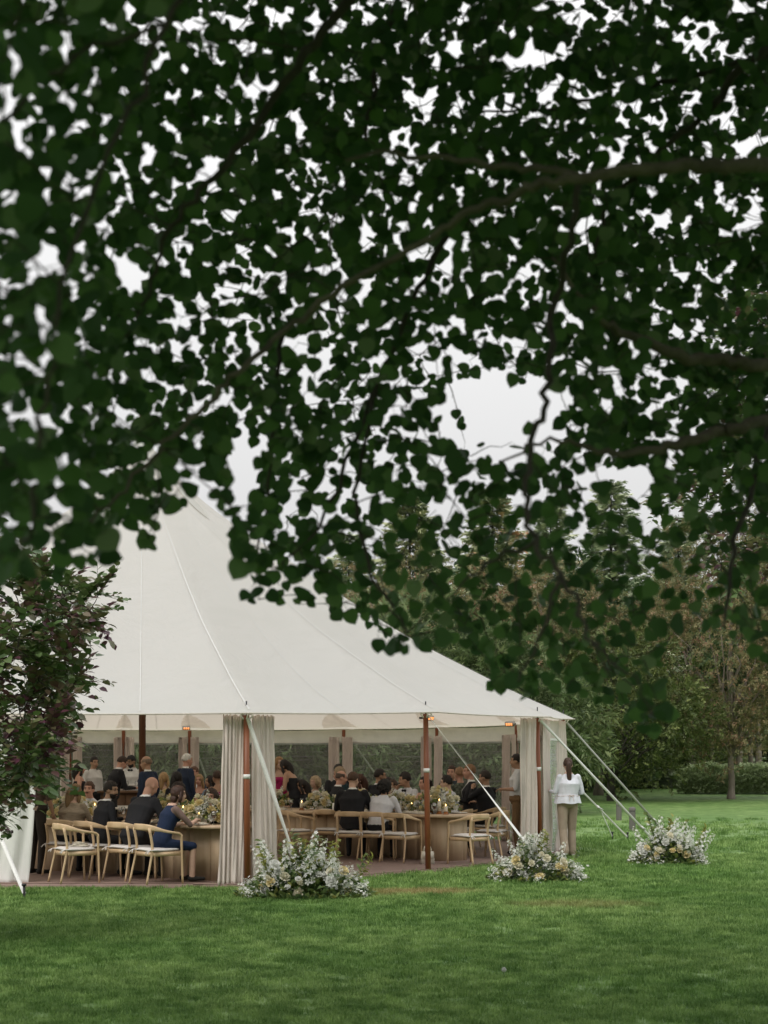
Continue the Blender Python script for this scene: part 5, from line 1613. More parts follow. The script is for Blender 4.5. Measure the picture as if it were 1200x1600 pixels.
# far side of the long table, facing us or along it
seat(454, 27.6, 185, 'armchair under the woman with dark hair tied back', 'woman in black with dark hair tied back facing us', female=True, top=BLK, sleeve='none', hair='bun', hcol=BR, skin='rosy', head=(0, 6), size=1.02)
seat(478, 27.2, 250, 'armchair under the woman with black hair turned left', 'woman with long black hair and black top turned left', female=True, top=BLK, hair='long', hcol=DK, skin='tan', head=(15, 8), size=1.02)
seat(494, 28.6, 200, 'armchair under the guest with pale curls', 'guest with pale blond curls behind the flowers', female=True, top=(0.45, 0.38, 0.32), hair='curly', hcol=(0.42, 0.32, 0.20), skin='fair', head=(20, 0), face=False, size=1.05)
seat(516, 26.6, 70, 'armchair under the balding man in black', 'balding man in black suit turned right', suit=True, top=BLK, hair='fringe', hcol=(0.09, 0.06, 0.045), skin='rosy', head=(10, 10), lean=0.18, size=1.08, voxel=0.012)
seat(540, 27.3, -70, 'armchair under the grey blond man in the teal jacket', 'grey blond man in dark teal jacket facing left', suit=True, top=(0.012, 0.035, 0.045), hair='quiff', hcol=(0.30, 0.22, 0.14), skin='rosy', head=(-5, 6), lean=0.05, size=1.12)
seat(526, 29.4, 150, 'armchair under the dark haired man by the back curtain', 'dark haired man at the foot of the back curtain', top=BLK, suit=True, hair='short', hcol=DK, skin='tan', size=1.16)
seat(568, 27.4, -100, 'armchair under the woman with auburn hair', 'woman with auburn hair in black facing left', female=True, top=BLK, hair='long', hcol=(0.07, 0.028, 0.016), skin='fair', size=1.10)
seat(583, 27.0, 55, 'armchair under the dark man turned away to the right', 'man with cropped dark hair in black turned away right', suit=True, top=BLK, hair='buzz', hcol=DK, skin='olive', head=(25, 0), lean=0.1, size=1.10)
seat(600, 27.2, 100, 'armchair under the guest with brown hair behind the white shirt', 'brown haired guest showing over the white shirt', female=True, top=BLK, hair='bob', hcol=(0.03, 0.018, 0.012), skin='tan', face=False, size=1.05)
seat(616, 26.3, 200, 'armchair under the woman in the peach dress', 'woman in a peach dress facing us by the white shirt', female=True, top=(0.40, 0.19, 0.10), sleeve='none', hair='bun', hcol=BR, skin='tan', head=(20, 3), size=1.03)
seat(646, 25.9, 232, 'armchair under the man with the hand at his chin', 'man in white shirt and black bow tie, hand at his chin', top=WHT, hair='quiff', hcol=DK, skin='tan', beard='mustache', tie=True, head=(32, 6), lean=0.16, size=1.06, voxel=0.011, arms={'R': ((.20, .32, .84), (.05, .26, 1.10)), 'L': None})
seat(668, 25.5, 222, 'armchair under the woman in coral behind the red pole', 'woman in a coral dress beside the free standing red pole', female=True, top=(0.42, 0.085, 0.055), sleeve='none', hair='pony', hcol=DK, skin='rosy', head=(30, 2), size=1.08, voxel=0.012)
seat(712, 24.9, -72, 'armchair under the man with suspenders', 'man in white shirt with dark suspenders facing left', top=WHT, hair='quiff', hcol=(0.02, 0.013, 0.010), skin='fair', tie=True, head=(-8, 2), lean=0.12, size=1.02, voxel=0.011, extra=(suspenders,), arms={'R': ((.22, .22, .84), (.06, .36, .98)), 'L': ((-.22, .18, .82), (-.04, .40, .86))})
seat(722, 27.2, -30, 'armchair under the man in the checked shirt', 'fair man in a green checked shirt, back to us', top=(0.10, 0.115, 0.085), kind='check', hair='short', hcol=(0.26, 0.15, 0.08), skin='rosy', face=False, size=1.12)
seat(708, 28.4, 200, 'armchair under the man behind the checked shirt', 'man mostly hidden behind the checked shirt', top=(0.04, 0.05, 0.06), hair='short', hcol=BR, skin='rosy', size=1.14)
seat(741, 26.9, -85, 'armchair under the fair man in the dark suit facing left', 'fair haired man in dark suit and white shirt facing left', suit=True, top=BLK, hair='short', hcol=(0.24, 0.13, 0.065), skin='rosy', head=(-10, -2), size=1.16, voxel=0.012)
seat(764, 26.0, -52, 'armchair with its rail behind the man in black at the right end', 'man in black suit at the right end raising his hand', suit=True, top=BLK, hair='short', hcol=(0.03, 0.02, 0.014), skin='tan', head=(-15, 0), size=1.08, voxel=0.012, arms={'L': ((-.26, .16, .90), (-.16, .18, 1.08)), 'R': None})
# near side of the long table, backs to us
seat(462, 24.4, 62, 'empty armchair between the big curtain and the white strap flowers')
seat(514, 24.75, 12, 'empty armchair next left of the brown haired man in black')
seat(549, 23.85, 8, 'armchair under the brown haired man in black', 'brown haired man in black suit, back to us', suit=True, top=BLK, hair='short', hcol=(0.07, 0.035, 0.02), skin='fair', head=(24, 6), lean=0.16, size=1.08, voxel=0.011, face=False)
seat(588, 23.75, 22, 'armchair under the dark haired guest in the white shirt', 'dark haired guest in a creased white shirt, back to us', top=WHT, bottom=BLK, hair='curly', hcol=(0.012, 0.010, 0.009), skin='tan', head=(35, 6), lean=0.32, side=0.12, size=0.98, voxel=0.011, face=False)
seat(626, 23.25, 30, 'empty armchair just left of the free standing red pole')
seat(734, 22.75, -42, 'empty armchair in front at the right end of the long table')
seat(768, 24.2, -62, 'empty armchair behind the frontmost one at the right end')
# servers
xs, ys = XY(806, 24.9)
person('person', 'server in white shirt and khaki trousers behind the right curtain', xs + 0.03, ys, -80, pose='stand', top=(0.66, 0.66, 0.68), bottom=(0.20, 0.12, 0.06), sleeve='short', hair='short', hcol=DK, skin='tan', face=False, group='servers', arms={'R': ((.26, .0, 1.14), (.2, .24, 1.12)), 'L': ((-.26, .02, 1.13), (-.20, .27, 1.13))}, size=1.02)
xs, ys = G(888, 1341)
person('person', 'server in white blouse and khaki trousers walking away, long ponytail', xs, ys, -12, pose='stand', female=True, top=(0.70, 0.71, 0.77), bottom=(0.36, 0.285, 0.215), shoe=(0.55, 0.53, 0.50), legs='wide', hair='pony', hcol=(0.055, 0.028, 0.018), skin='fair', head=(14, 2), voxel=0.010, face=False, size=1.075, z=0.015, group='servers', stride=0.10, hip=-0.015, loose=0.03, sho=1.08, bulk=1.12,
       arms={'L': ((-.245, -.01, 1.13), (-.275, .22, 1.15)), 'R': ((.25, -.02, 1.12), (.17, .22, 1.10))}, extra=(waist_ties,))
finish_people()
# ------------------------------------------------------------------ flowers and table things
M['petal_white'] = mat('white_petal', (0.76, 0.76, 0.72), rough=0.6, var=0.06, scale=30, translucent=0.25)
M['petal_cream'] = mat('cream_petal', (0.74, 0.68, 0.50), rough=0.6, col2=(0.80, 0.77, 0.64), scale=30, translucent=0.25)
M['petal_yellow'] = mat('butter_petal', (0.72, 0.58, 0.27), rough=0.6, col2=(0.80, 0.71, 0.44), scale=30, translucent=0.25)
M['petal_peach'] = mat('peach_petal', (0.74, 0.60, 0.42), rough=0.6, col2=(0.80, 0.70, 0.54), scale=30, translucent=0.25)
M['stem_leaf'] = leaf_mat('arrangement_leaf', [(0.0, (0.08, 0.13, 0.055)), (0.4, (0.15, 0.22, 0.085)), (0.75, (0.30, 0.35, 0.11)), (1.0, (0.44, 0.42, 0.12))], big=0.35, bigscale=2.5, translucent=0.3)
M['blossom_mix'] = leaf_mat('small_blossom', [(0.0, (0.55, 0.58, 0.42)), (0.3, (0.74, 0.74, 0.68)), (1.0, (0.82, 0.82, 0.80))], translucent=0.3)
def rose_mesh(seed, m_):
    """a cupped bloom of overlapping petals, unit radius"""
    g = np.random.default_rng(seed)
    mb = MB()
    for ring, (n, r, z, open_) in enumerate(((5, 0.42, 0.62, 0.12), (6, 0.68, 0.42, 0.45), (7, 0.92, 0.18, 0.95))):
        for k in range(n):
            a = (k + 0.5 * ring + g.uniform(-.15, .15)) * 2 * math.pi / n
            u = np.linspace(-1, 1, 4); v = np.linspace(0, 1, 4)
            U, Vv = np.meshgrid(u, v)
            w = 0.62 * np.sin((0.2 + 0.8 * Vv) * math.pi * 0.62)
            aa = a + U * w * (1.1 - 0.25 * ring)
            rr = r * (0.25 + 0.75 * Vv ** (0.7)) + 0.18 * open_ * Vv ** 3
            zz = z * 0 + (-0.35 + (z + 0.55) * Vv ** 1.1) - 0.28 * open_ * Vv ** 3 - 0.06 * U * U
            V = np.stack([rr * np.cos(aa), rr * np.sin(aa), zz], -1).reshape(-1, 3) + g.normal(0, .015, (16, 3))
            i = (np.arange(3)[:, None] * 4 + np.arange(3)[None]).ravel()
            mb.add(V, [np.stack([i, i + 1, i + 5, i + 4], -1)])
    mb.ell((0, 0, 0.1), (0.34, 0.34, 0.42), nu=8, nv=6)
    return mb.mesh('rose', m_)
ROSE = {k: [rose_mesh(s, M['petal_' + k]) for s in (1, 2)] for k in ('white', 'cream', 'yellow', 'peach')}
def blossom_tmpl(seed=0):
    """five-petalled small blossom, unit radius"""
    V = [[0, 0, 0]]; T = []
    for k in range(5):
        a = k * 2 * math.pi / 5; b = len(V)
        for da, r, z in ((-0.45, 0.7, 0.12), (0, 1.0, 0.22), (0.45, 0.7, 0.12)):
            V.append([r * math.cos(a + da), r * math.sin(a + da), z])
        T += [[0, b, b + 1], [0, b + 1, b + 2]]
    return np.array(V), [np.array(T)]
BT = blossom_tmpl()
LT = lens_leaf(0.42)

def spike_mesh(seed, kind):
    """stock / snapdragon / foliage stem, unit height"""
    g = np.random.default_rng(seed)
    mb = MB()
    bend = g.normal(0, 0.10, 2)
    def c(t): return np.array([bend[0] * t * t, bend[1] * t * t, t])
    mb.tube(np.array([c(t) for t in np.linspace(0, 1, 5)]), np.linspace(0.012, 0.004, 5), 5, mat=0)
    if kind == 'flower':
        for i in range(32):
            t = 0.30 + 0.70 * (i / 32); a = i * 2.4
            r = 0.085 * (1.15 - 0.75 * (t - 0.3) / 0.7)
            p = c(t) + np.array([math.cos(a) * r, math.sin(a) * r, g.normal(0, .01)])
            d = np.array([[math.cos(a), math.sin(a), 0.5]])
            z = d[0] / np.linalg.norm(d[0]); x_ = np.cross([0, 0, 1.0], z); x_ /= np.linalg.norm(x_); y_ = np.cross(z, x_)
            ro = np.stack([x_, y_, z], -1)
            v, f = BT
            mb.add((v * 0.052 * g.uniform(0.7, 1.2) * (1.2 - 0.6 * (t - .3) / .7)) @ ro.T + p, f, mat=1, rnd=g.random())
    n = 16 if kind == 'flower' else 44
    for i in range(n):
        t = g.uniform(0.05, 0.5) if kind == 'flower' else 0.12 + 0.88 * i / n
        a = g.uniform(0, 6.28)
        d = np.array([[math.cos(a), math.sin(a), g.uniform(0.1, 0.8)]])
        ro = basis_from(d, g.uniform(-.6, .6, 1))[0]
        v, f = LT
        s = g.uniform(0.10, 0.18) if kind == 'flower' else g.uniform(0.07, 0.15)
        mb.add((v * s) @ ro.T + c(t), f, mat=0, rnd=g.random())
    return mb.mesh('flower_spike', [M['stem_leaf'], M['blossom_mix']], smooth=False, rnd=True)
SPK_F = [spike_mesh(s, 'flower') for s in range(3)]
SPK_L = [spike_mesh(10 + s, 'leaf') for s in range(2)]
M['lime_leaf'] = leaf_mat('lime_leaf', [(0.0, (0.16, 0.20, 0.04)), (0.5, (0.28, 0.30, 0.07)), (1.0, (0.40, 0.38, 0.10))], translucent=0.35)
for q in range(2):
    me_ = SPK_L[q].copy(); me_.materials[0] = M['lime_leaf']; SPK_L.append(me_)

def meadow(px, py, label, w, h, seed, spikes, yell):
    """arrangement growing from the grass round a stake"""
    g = np.random.default_rng(seed)
    x, y = G(px, py - 8)
    e = empty('flower_arrangement', (x, y, ground_z(x, y)))
    # low mound of leaves
    n = 1500
    u = g.normal(0, 0.5, n); v = g.normal(0, 0.5, n)
    q = np.hypot(u, v); k = q > 1.05; u[k] /= q[k]; v[k] /= q[k]
    zmax = h * 0.52 * np.clip(1.05 - (u * u + v * v), 0.1, 1)
    pos = np.stack([u * w, v * w * 0.55, zmax * g.uniform(0.05, 1.0, n) ** 0.6], -1)
    dirs = np.stack([u * 0.7 + g.normal(0, .4, n), v * 0.7 + g.normal(0, .4, n) - 0.1, g.uniform(0.2, 1.1, n)], -1)
    o = scatter('greenery', LT[0], LT[1], basis_from(dirs, g.uniform(-1, 1, n)), g.uniform(0.05, 0.11, n), pos, M['stem_leaf'], rnd=np.clip(g.normal(0.42, 0.25, n), 0, 1), parent=e); o['kind'] = 'stuff'
    # haze of small white blossoms in clusters
    nc_ = 150; per = 13
    u = g.uniform(-1, 1, nc_); v = g.normal(-0.1, 0.42, nc_)
    z0 = h * (0.50 * np.clip(1 - u * u * 0.7 - v * v * 0.6, 0.12, 1)) * g.uniform(0.25, 1.25, nc_)
    cc = np.stack([u * w * 0.98, v * w * 0.55, z0 + 0.02], -1)
    pos = (cc[:, None, :] + g.normal(0, 0.032, (nc_, per, 3))).reshape(-1, 3); pos[:, 2] = np.maximum(pos[:, 2], 0.02)
    o = scatter('small_blossoms', BT[0], BT[1], rand_rots(len(pos), 0.55, g), g.uniform(0.011, 0.024, len(pos)), pos, M['blossom_mix'], parent=e); o['kind'] = 'stuff'
    # upright spikes
    for k in range(spikes):
        uu = g.uniform(-0.85, 0.85); vv = g.normal(0.05, 0.32)
        hh = h * (0.62 + 0.42 * math.cos(uu * 1.35) * g.uniform(0.55, 1.0))
        leafy = g.random() < 0.36
        o = link('foliage_stem' if leafy else 'flower_spike', SPK_L[(k * 3) % 4] if leafy else SPK_F[k % 3], e)
        o.location = (uu * w * 0.75, vv * w * 0.4, 0.0)
        o.rotation_euler = (-vv * 0.5 + g.normal(0, .08), uu * 0.65 + g.normal(0, .08), g.uniform(0, 6.28)); o.scale = (hh * g.uniform(.85, 1.15), hh, hh)
    # roses low in front
    for k in range(19):
        uu = g.uniform(-0.85, 0.85); kind = 'white' if g.random() < 0.3 else ('cream' if g.random() < 0.55 else ('yellow' if g.random() < yell + 0.45 else 'peach'))
        zz = h * g.uniform(0.08, 0.58) * (1.05 - uu * uu * 0.6)
        o = link('rose', ROSE[kind][k % 2], e)
        o.location = (uu * w * 0.85, -w * 0.5 * math.sqrt(max(0.05, 1 - uu * uu)) * g.uniform(0.75, 1.05), zz)
        o.rotation_euler = (g.uniform(0.6, 1.3), g.normal(0, .3), g.normal(0, .5)); s = g.uniform(0.038, 0.072); o.scale = (s, s, s)
    tag(e, label, 'flowers', 'flower arrangements on the lawn')
meadow(476, 1408, 'white and yellow flower arrangement on the grass under the big curtain', 0.82, 0.84, 5, 30, 0.55)
meadow(838, 1384, 'white flower arrangement with cream roses around the middle strap end', 0.66, 0.74, 6, 24, 0.5)
meadow(1042, 1358, 'flower arrangement standing alone on the lawn at the far right', 0.60, 0.84, 8, 24, 0.6)

def centrepiece(x, y, label, seed, w=0.38, h=0.30):
    g = np.random.default_rng(seed)
    e = empty('centrepiece', (x, y, DECK_Z + TABLE_H))
    mb = MB(); mb.lathe([(0.0, 0.0), (0.07, 0.0), (0.11, 0.05), (0.12, 0.09), (0.11, 0.085), (0.06, 0.03)], n=16); mb.build('bowl', M['porcelain'], e)
    n = 240
    d = g.normal(size=(n, 3)); d[:, 2] = np.abs(d[:, 2]) * 0.7 + 0.05; d /= np.linalg.norm(d, axis=1, keepdims=True)
    pos = d * np.array([w, w * 0.6, h]) * g.uniform(0.3, 1.0, n)[:, None] + np.array([0, 0, 0.05])
    o = scatter('greenery', LT[0], LT[1], basis_from(d + g.normal(0, .4, (n, 3)), g.uniform(-1, 1, n)), g.uniform(0.05, 0.10, n), pos, M['stem_leaf'], parent=e); o['kind'] = 'stuff'
    nb = 110
    d = g.normal(size=(nb, 3)); d[:, 2] = np.abs(d[:, 2]); d /= np.linalg.norm(d, axis=1, keepdims=True)
    pos = d * np.array([w, w * 0.6, h]) * g.uniform(0.7, 1.12, nb)[:, None] + np.array([0, 0, 0.06])
    o = scatter('small_blossoms', BT[0], BT[1], rand_rots(nb, 0.6, g), g.uniform(0.012, 0.024, nb), pos, M['blossom_mix'], parent=e); o['kind'] = 'stuff'
    for k in range(26):
        d = g.normal(size=3); d[2] = abs(d[2]) * 0.8 + 0.1; d[1] = -abs(d[1]) if g.random() < 0.7 else d[1]; d /= np.linalg.norm(d)
        o = link('rose', ROSE[['cream', 'yellow', 'cream', 'yellow', 'white', 'yellow'][k % 6]][k % 2], e)
        o.location = tuple(d * np.array([w * 0.95, w * 0.6, h]) * g.uniform(0.8, 1.1) + np.array([0, 0, 0.07]))
        o.rotation_euler = Vector(d).to_track_quat('Z', 'Y').to_euler(); s = g.uniform(0.045, 0.07); o.scale = (s, s, s)
    for k in range(4):
        o = link('flower_spike', SPK_F[k % 3], e); o.location = (g.normal(0, .1), g.normal(0, .06), 0.08); o.rotation_euler = (g.normal(0, .4), g.normal(0, .5), g.uniform(0, 6)); s = g.uniform(.25, .42); o.scale = (s, s, s)
    tag(e, label, 'centrepiece', 'table flowers')
def along(c, t):
    c = smooth_path(c, 8); k = t * (len(c) - 1); i = min(int(k), len(c) - 2); return c[i] + (c[i + 1] - c[i]) * (k - i)
for t, lb, s in ((0.06, 'yellow and white flowers behind the beige knit', 31), (0.52, 'white and yellow flowers between the bald man and the blue dress', 32), (0.80, 'yellow and white flowers right of the woman in blue', 33)):
    p = along(TL, t); centrepiece(p[0], p[1], lb, s)
for t, lb, s in ((0.10, 'pale flowers at the far left end of the long table', 34), (0.30, 'yellow flowers in front of the balding man', 35), (0.44, 'yellow flowers left of the brown haired man in black', 36), (0.60, 'yellow flowers right of the brown haired man in black', 37), (0.76, 'flowers in front of the peach dress', 38), (0.95, 'white and yellow flowers behind the free standing red pole', 39)):
    p = along(TR, t); centrepiece(p[0], p[1], lb, s, 0.32, 0.27 if t < 0.9 else 0.34)
for t, lb, s in ((0.3, 'flowers on the far pale table behind the navy blazer', 41), (0.75, 'flowers on the far pale table beside the big curtain', 42)):
    p = along(TB, t); centrepiece(p[0], p[1], lb, s, 0.28, 0.24)

# candles, glasses, plates
def cand_mesh(h):
    mb = MB(); mb.lathe([(0.0, 0.0), (0.032, 0.0), (0.032, h), (0.026, h + 0.003), (0.0, h - 0.006)], n=12); return mb.mesh('wax', M['wax'])
fm = MB(); fm.lathe([(0.0, 0.0), (0.007, 0.008), (0.008, 0.018), (0.0, 0.042)], n=8); FLAME = fm.mesh('flame', M['flame'])
hm = MB(); hm.lathe([(0.0, 0.0), (0.05, 0.0), (0.05, 0.014), (0.036, 0.02), (0.036, 0.05), (0.033, 0.05)], n=14)
M['amber'] = mat('amber_glass', (0.28, 0.10, 0.025), rough=0.2, var=0.1); HOLD = hm.mesh('holder', M['amber'])
CAND = [cand_mesh(0.12), cand_mesh(0.2), cand_mesh(0.27)]
def candle(x, y, k, label):
    e = empty('candle', (x, y, DECK_Z + TABLE_H))
    link('holder', HOLD, e)
    o = link('wax', CAND[k], e); o.location.z = 0.015
    f = link('flame', FLAME, e); f.location.z = 0.015 + (0.12, 0.2, 0.27)[k] + 0.004
    tag(e, label, 'candle', 'candles on the tables')
gm = MB(); gm.lathe([(0.0, 0.0), (0.034, 0.0), (0.034, 0.003), (0.005, 0.008), (0.004, 0.08), (0.02, 0.095), (0.038, 0.13), (0.037, 0.165), (0.031, 0.195), (0.029, 0.195), (0.035, 0.16)], n=14); GL = gm.mesh('glass_bowl', M['glass'])
wm = MB(); wm.lathe([(0.0, 0.098), (0.019, 0.1), (0.035, 0.13), (0.0345, 0.14), (0.0, 0.14)], n=14); WI = wm.mesh('wine', M['wine'])
def wineglass(x, y, label, red):
    e = empty('wine_glass', (x, y, DECK_Z + TABLE_H)); link('glass_bowl', GL, e)
    if red: link('wine', WI, e)
    tag(e, label, 'glass', 'wine glasses on the tables')
pm_ = MB(); pm_.lathe([(0.0, 0.006), (0.09, 0.006), (0.10, 0.012), (0.135, 0.02), (0.138, 0.018), (0.1, 0.002), (0.0, 0.0)], n=22); PL = pm_.mesh('plate', M['porcelain'])
nm_ = MB()
for k in range(3): nm_.box((0.004 * k, 0, 0.024 + 0.008 * k), (0.20 - .02 * k, 0.10 - .01 * k, 0.008), rotz(0.1 * k))
NK = nm_.mesh('napkin', M['napkin'], smooth=False)
def plate(x, y, rz, label, nap=True):
    e = empty('place_setting', (x, y, DECK_Z + TABLE_H), rz); link('plate', PL, e)
    if nap: link('napkin', NK, e)
    tag(e, label, 'plate', 'plates on the tables')
NM = {'TL': 'curved front left table', 'TR': 'long right table'}
ORD = ['first', 'second', 'third', 'fourth', 'fifth', 'sixth', 'seventh', 'eighth']
for nm, c, w, ts in (('TL', TL, 0.52, (0.10, 0.26, 0.42, 0.58, 0.70, 0.86)), ('TR', TR, 0.55, (0.06, 0.20, 0.34, 0.48, 0.62, 0.74, 0.86, 0.97))):
    cs = smooth_path(c, 8)
    for k, t in enumerate(ts):
        p = along(c, t); q = along(c, min(1, t + 0.03)); p0 = along(c, max(0, t - 0.03)); T = (q - p0) / np.linalg.norm(q - p0); Nn = np.array([T[1], -T[0]])
        pn = p + Nn * (w - 0.19); pf = p - Nn * (w - 0.19)
        rz = math.atan2(T[1], T[0])
        plate(pn[0], pn[1], rz, ORD[k] + ' plate from the left on the near edge of the ' + NM[nm])
        plate(pf[0], pf[1], rz, ORD[k] + ' plate from the left on the far edge of the ' + NM[nm], False)
        gp = p + Nn * (w - 0.30) + T * 0.16; wineglass(gp[0], gp[1], ORD[k] + ' wine glass from the left on the near side of the ' + NM[nm], k % 2 == 1)
        gp = p - Nn * (w - 0.30) - T * 0.16; wineglass(gp[0], gp[1], ORD[k] + ' wine glass from the left on the far side of the ' + NM[nm], k % 2 == 0)
        cp = p + T * 0.30 + Nn * 0.12
        candle(cp[0], cp[1], (k * 2 + 1) % 3, ORD[k] + ' lit candle from the left on the ' + NM[nm])
# napkin on the empty chair, handbags, small card
x, y = XY(118, 19.35)
nb = MB()
for k in range(4): nb.box((0.01 * k, 0.005 * k, 0.014 + 0.012 * k), (0.24 - .035 * k, 0.17 - .02 * k, 0.012), rotz(0.35 * k - .2) @ roty(0.08 * k))
o = nb.build('napkin', M['napkin'], smooth=False); o.location = (x + 0.05, y + 0.02, DECK_Z + 0.478); tag(o, 'folded cream napkin on the empty front left chair', 'napkin')
def handbag(pos, rz, s, m_, label):
    e = empty('handbag', pos, rz, s)
    mb = MB(); mb.box((0, 0, 0.09), (0.20, 0.09, 0.18), None, 0, 0.82); mb.build('bag_body', m_, e, smooth=False)
    mb = MB(); mb.box((0, -0.045, 0.12), (0.17, 0.012, 0.09)); mb.build('flap', m_, e, smooth=False)
    mb = MB(); a = np.linspace(0, math.pi, 11); mb.tube(np.stack([0.055 * np.cos(a), np.zeros(11), 0.18 + 0.11 * np.sin(a)], -1), 0.008, 6); mb.build('handle', m_, e)
    tag(e, label, 'handbag')
p = XY(337, 20.15); handbag((p[0], p[1], DECK_Z + TABLE_H), 0.3, 0.85, M['black'], 'small black handbag on the table beside the big curtain')
p = XY(668, 22.75); handbag((p[0], p[1], DECK_Z), 0.2, 1.1, M['napkin'], 'cream handbag on the deck behind the free standing red pole')
mb = MB(); mb.box((0, 0, 0.075), (0.13, 0.004, 0.15), rotx(-0.2)); mb.box((0, 0.04, 0.06), (0.05, 0.004, 0.12), rotx(0.35)); o = mb.build('table_card', M['porcelain'], smooth=False)
p = along(TR, 0.33); o.location = (p[0] + 0.1, p[1] - 0.38, DECK_Z + TABLE_H); tag(o, 'white card standing on the long table', 'card')
# bottles and glasses on the bar
for k in range(4):
    wx = br.location.x - 0.4 + k * 0.2
    e = empty('wine_glass', (wx, 28.45, DECK_Z + 1.048)); link('glass_bowl', GL, e)
    tag(e, ORD[k] + ' glass from the left on the dark wood bar', 'glass', 'glasses on the bar')
# dandelion clock in the grass
x, y = G(787, 1523)
dl = empty('dandelion', (x, y, ground_z(x, y)))
mb = MB(); mb.tube(np.array([[0, 0, 0], [0.004, 0, 0.04], [0.002, 0, 0.075]]), 0.0025, 5); mb.build('stem', M['stem_leaf'], dl)
mb = MB(); g = np.random.default_rng(1)
for k in range(90):
    d = g.normal(size=3); d /= np.linalg.norm(d); mb.tube(np.array([[0.002, 0, 0.08], np.array([0.002, 0, 0.08]) + d * 0.02]), [0.0006, 0.0022], 3)
mb.build('seed_head', M['petal_white'], dl); tag(dl, 'white dandelion clock standing in the near lawn', 'dandelion')

# ------------------------------------------------------------------ shrubs near the camera (purple and green leaves)
M['leaf_cherry'] = leaf_mat('cherry_leaf', [(0.0, (0.066, 0.120, 0.044)), (0.45, (0.134, 0.202, 0.069)), (0.62, (0.187, 0.168, 0.086)), (0.78, (0.151, 0.061, 0.076)), (1.0, (0.127, 0.043, 0.076))], big=0.42, bigscale=1.5, translucent=0.22, rough=0.4, spec=0.4)
def cherry(name, base, trunk_top, targets, seed, label, Lleaf=0.105, per=9, trunk_r=0.07, purple=None):
    """multi-stemmed shrub: shoots grown to the target points, leaves in two ranks along each shoot"""
    g = np.random.default_rng(seed)
    e = empty(name, tuple(base))
    base = np.asarray(base, float)
    wood = MB(); tw = MB()
    pth = smooth_path([np.zeros(3), (trunk_top - base) * 0.5 + np.array([0.05, 0, 0]), trunk_top - base], 4)
    wood.tube(pth, np.linspace(trunk_r, trunk_r * 0.45, len(pth)), 8)
    pos = []; dirs = []; sc = []; rn = []; roll = []
    nodes = [pth[len(pth) // 3], pth[len(pth) // 2], pth[-1]]
    T = np.asarray(targets) - base
    order = np.argsort(np.linalg.norm(T - nodes[-1], axis=1))
    NA = np.array(nodes)
    for t in T[order]:
        # grow from the nearest existing node
        dd = np.linalg.norm(NA - t, axis=1); a = NA[np.argmin(dd + 0.15 * np.maximum(0, NA[:, 2] - t[2]))]
        L = np.linalg.norm(t - a)
        p = limb_path(a, t, g, 0.10, 4)
        wood.tube(p, np.linspace(0.005 + 0.006 * min(L, 1.5), 0.003, len(p)), 5, cap=False)
        NA = np.concatenate([NA, p[2:]])
        for q in range(3):
            d = (p[-1] - p[-2]); d = d / np.linalg.norm(d) + g.normal(0, 0.55, 3) + np.array([0, 0, -0.1 if q else 0.15]); d /= np.linalg.norm(d)
            Lt = g.uniform(0.22, 0.42); s0 = p[-1] if q == 0 else p[-2] + (p[-1] - p[-2]) * g.uniform(0.2, 0.9)
            pts_ = np.array([s0 + d * Lt * u + np.array([0, 0, -0.08 * Lt * u * u]) for u in (0, .35, .7, 1)])
            tw.tube(pts_, [0.0032, 0.0026, 0.002, 0.0012], 4, cap=False)
            pur = g.random()
            for k in range(per):
                u = (k + 0.6) / per
                sd_ = np.cross(d, [0, 0, 1.0]); sd_ /= np.linalg.norm(sd_) + 1e-6
                dl_ = d * g.uniform(0.5, 0.9) + sd_ * (1 if k % 2 else -1) * g.uniform(0.5, 1.0) + np.array([0, 0, g.uniform(-0.3, 0.5)])
                pos.append(s0 + d * Lt * u); dirs.append(dl_); sc.append(Lleaf * g.uniform(0.65, 1.15)); rn.append(np.clip(0.22 + 0.5 * pur + g.normal(0, .15), 0, 1)); roll.append(g.uniform(-0.7, 0.7))
    wood.build('trunk', M['twig'], e)
    o = tw.build('shoots', M['twig'], e); o['kind'] = 'stuff'
    v, f = lens_leaf(0.50)
    RO = basis_from(np.array(dirs), np.array(roll)); pos = np.array(pos); sc = np.array(sc); rn = np.array(rn)
    wp = pos + base; ax = 600 + wp[:, 0] * F / wp[:, 1]; ay = HZ - (wp[:, 2] - CAMH) * F / wp[:, 1]
    score = np.where((ax > 4) & (ax < 1196) & (ay > 880 if base[0] < 0 else ay > 0), sc * 40 - wp[:, 1], -1e9)
    top_ = np.argsort(-score)[:300]; top_ = top_[score[top_] > -1e8]
    ones = [mesh_arrays('leaf', v, f, M['leaf_cherry'], smooth=True, rnd=np.full(len(v), q)) for q in (0.1, 0.3, 0.45, 0.6, 0.75, 0.9)]
    for i in top_:
        ob = link('leaf', ones[int(min(5, rn[i] * 6))], e)
        ob.matrix_local = Matrix.Translation(pos[i].tolist()) @ Matrix(RO[i].tolist()).to_4x4() @ Matrix.Scale(float(sc[i]), 4)
    rest_ = np.setdiff1d(np.arange(len(pos)), top_)
    o = scatter('foliage', v, f, RO[rest_], sc[rest_], pos[rest_], M['leaf_cherry'], rnd=rn[rest_], parent=e, smooth=True); o['kind'] = 'stuff'
    tag(e, label, 'shrub')
    return e
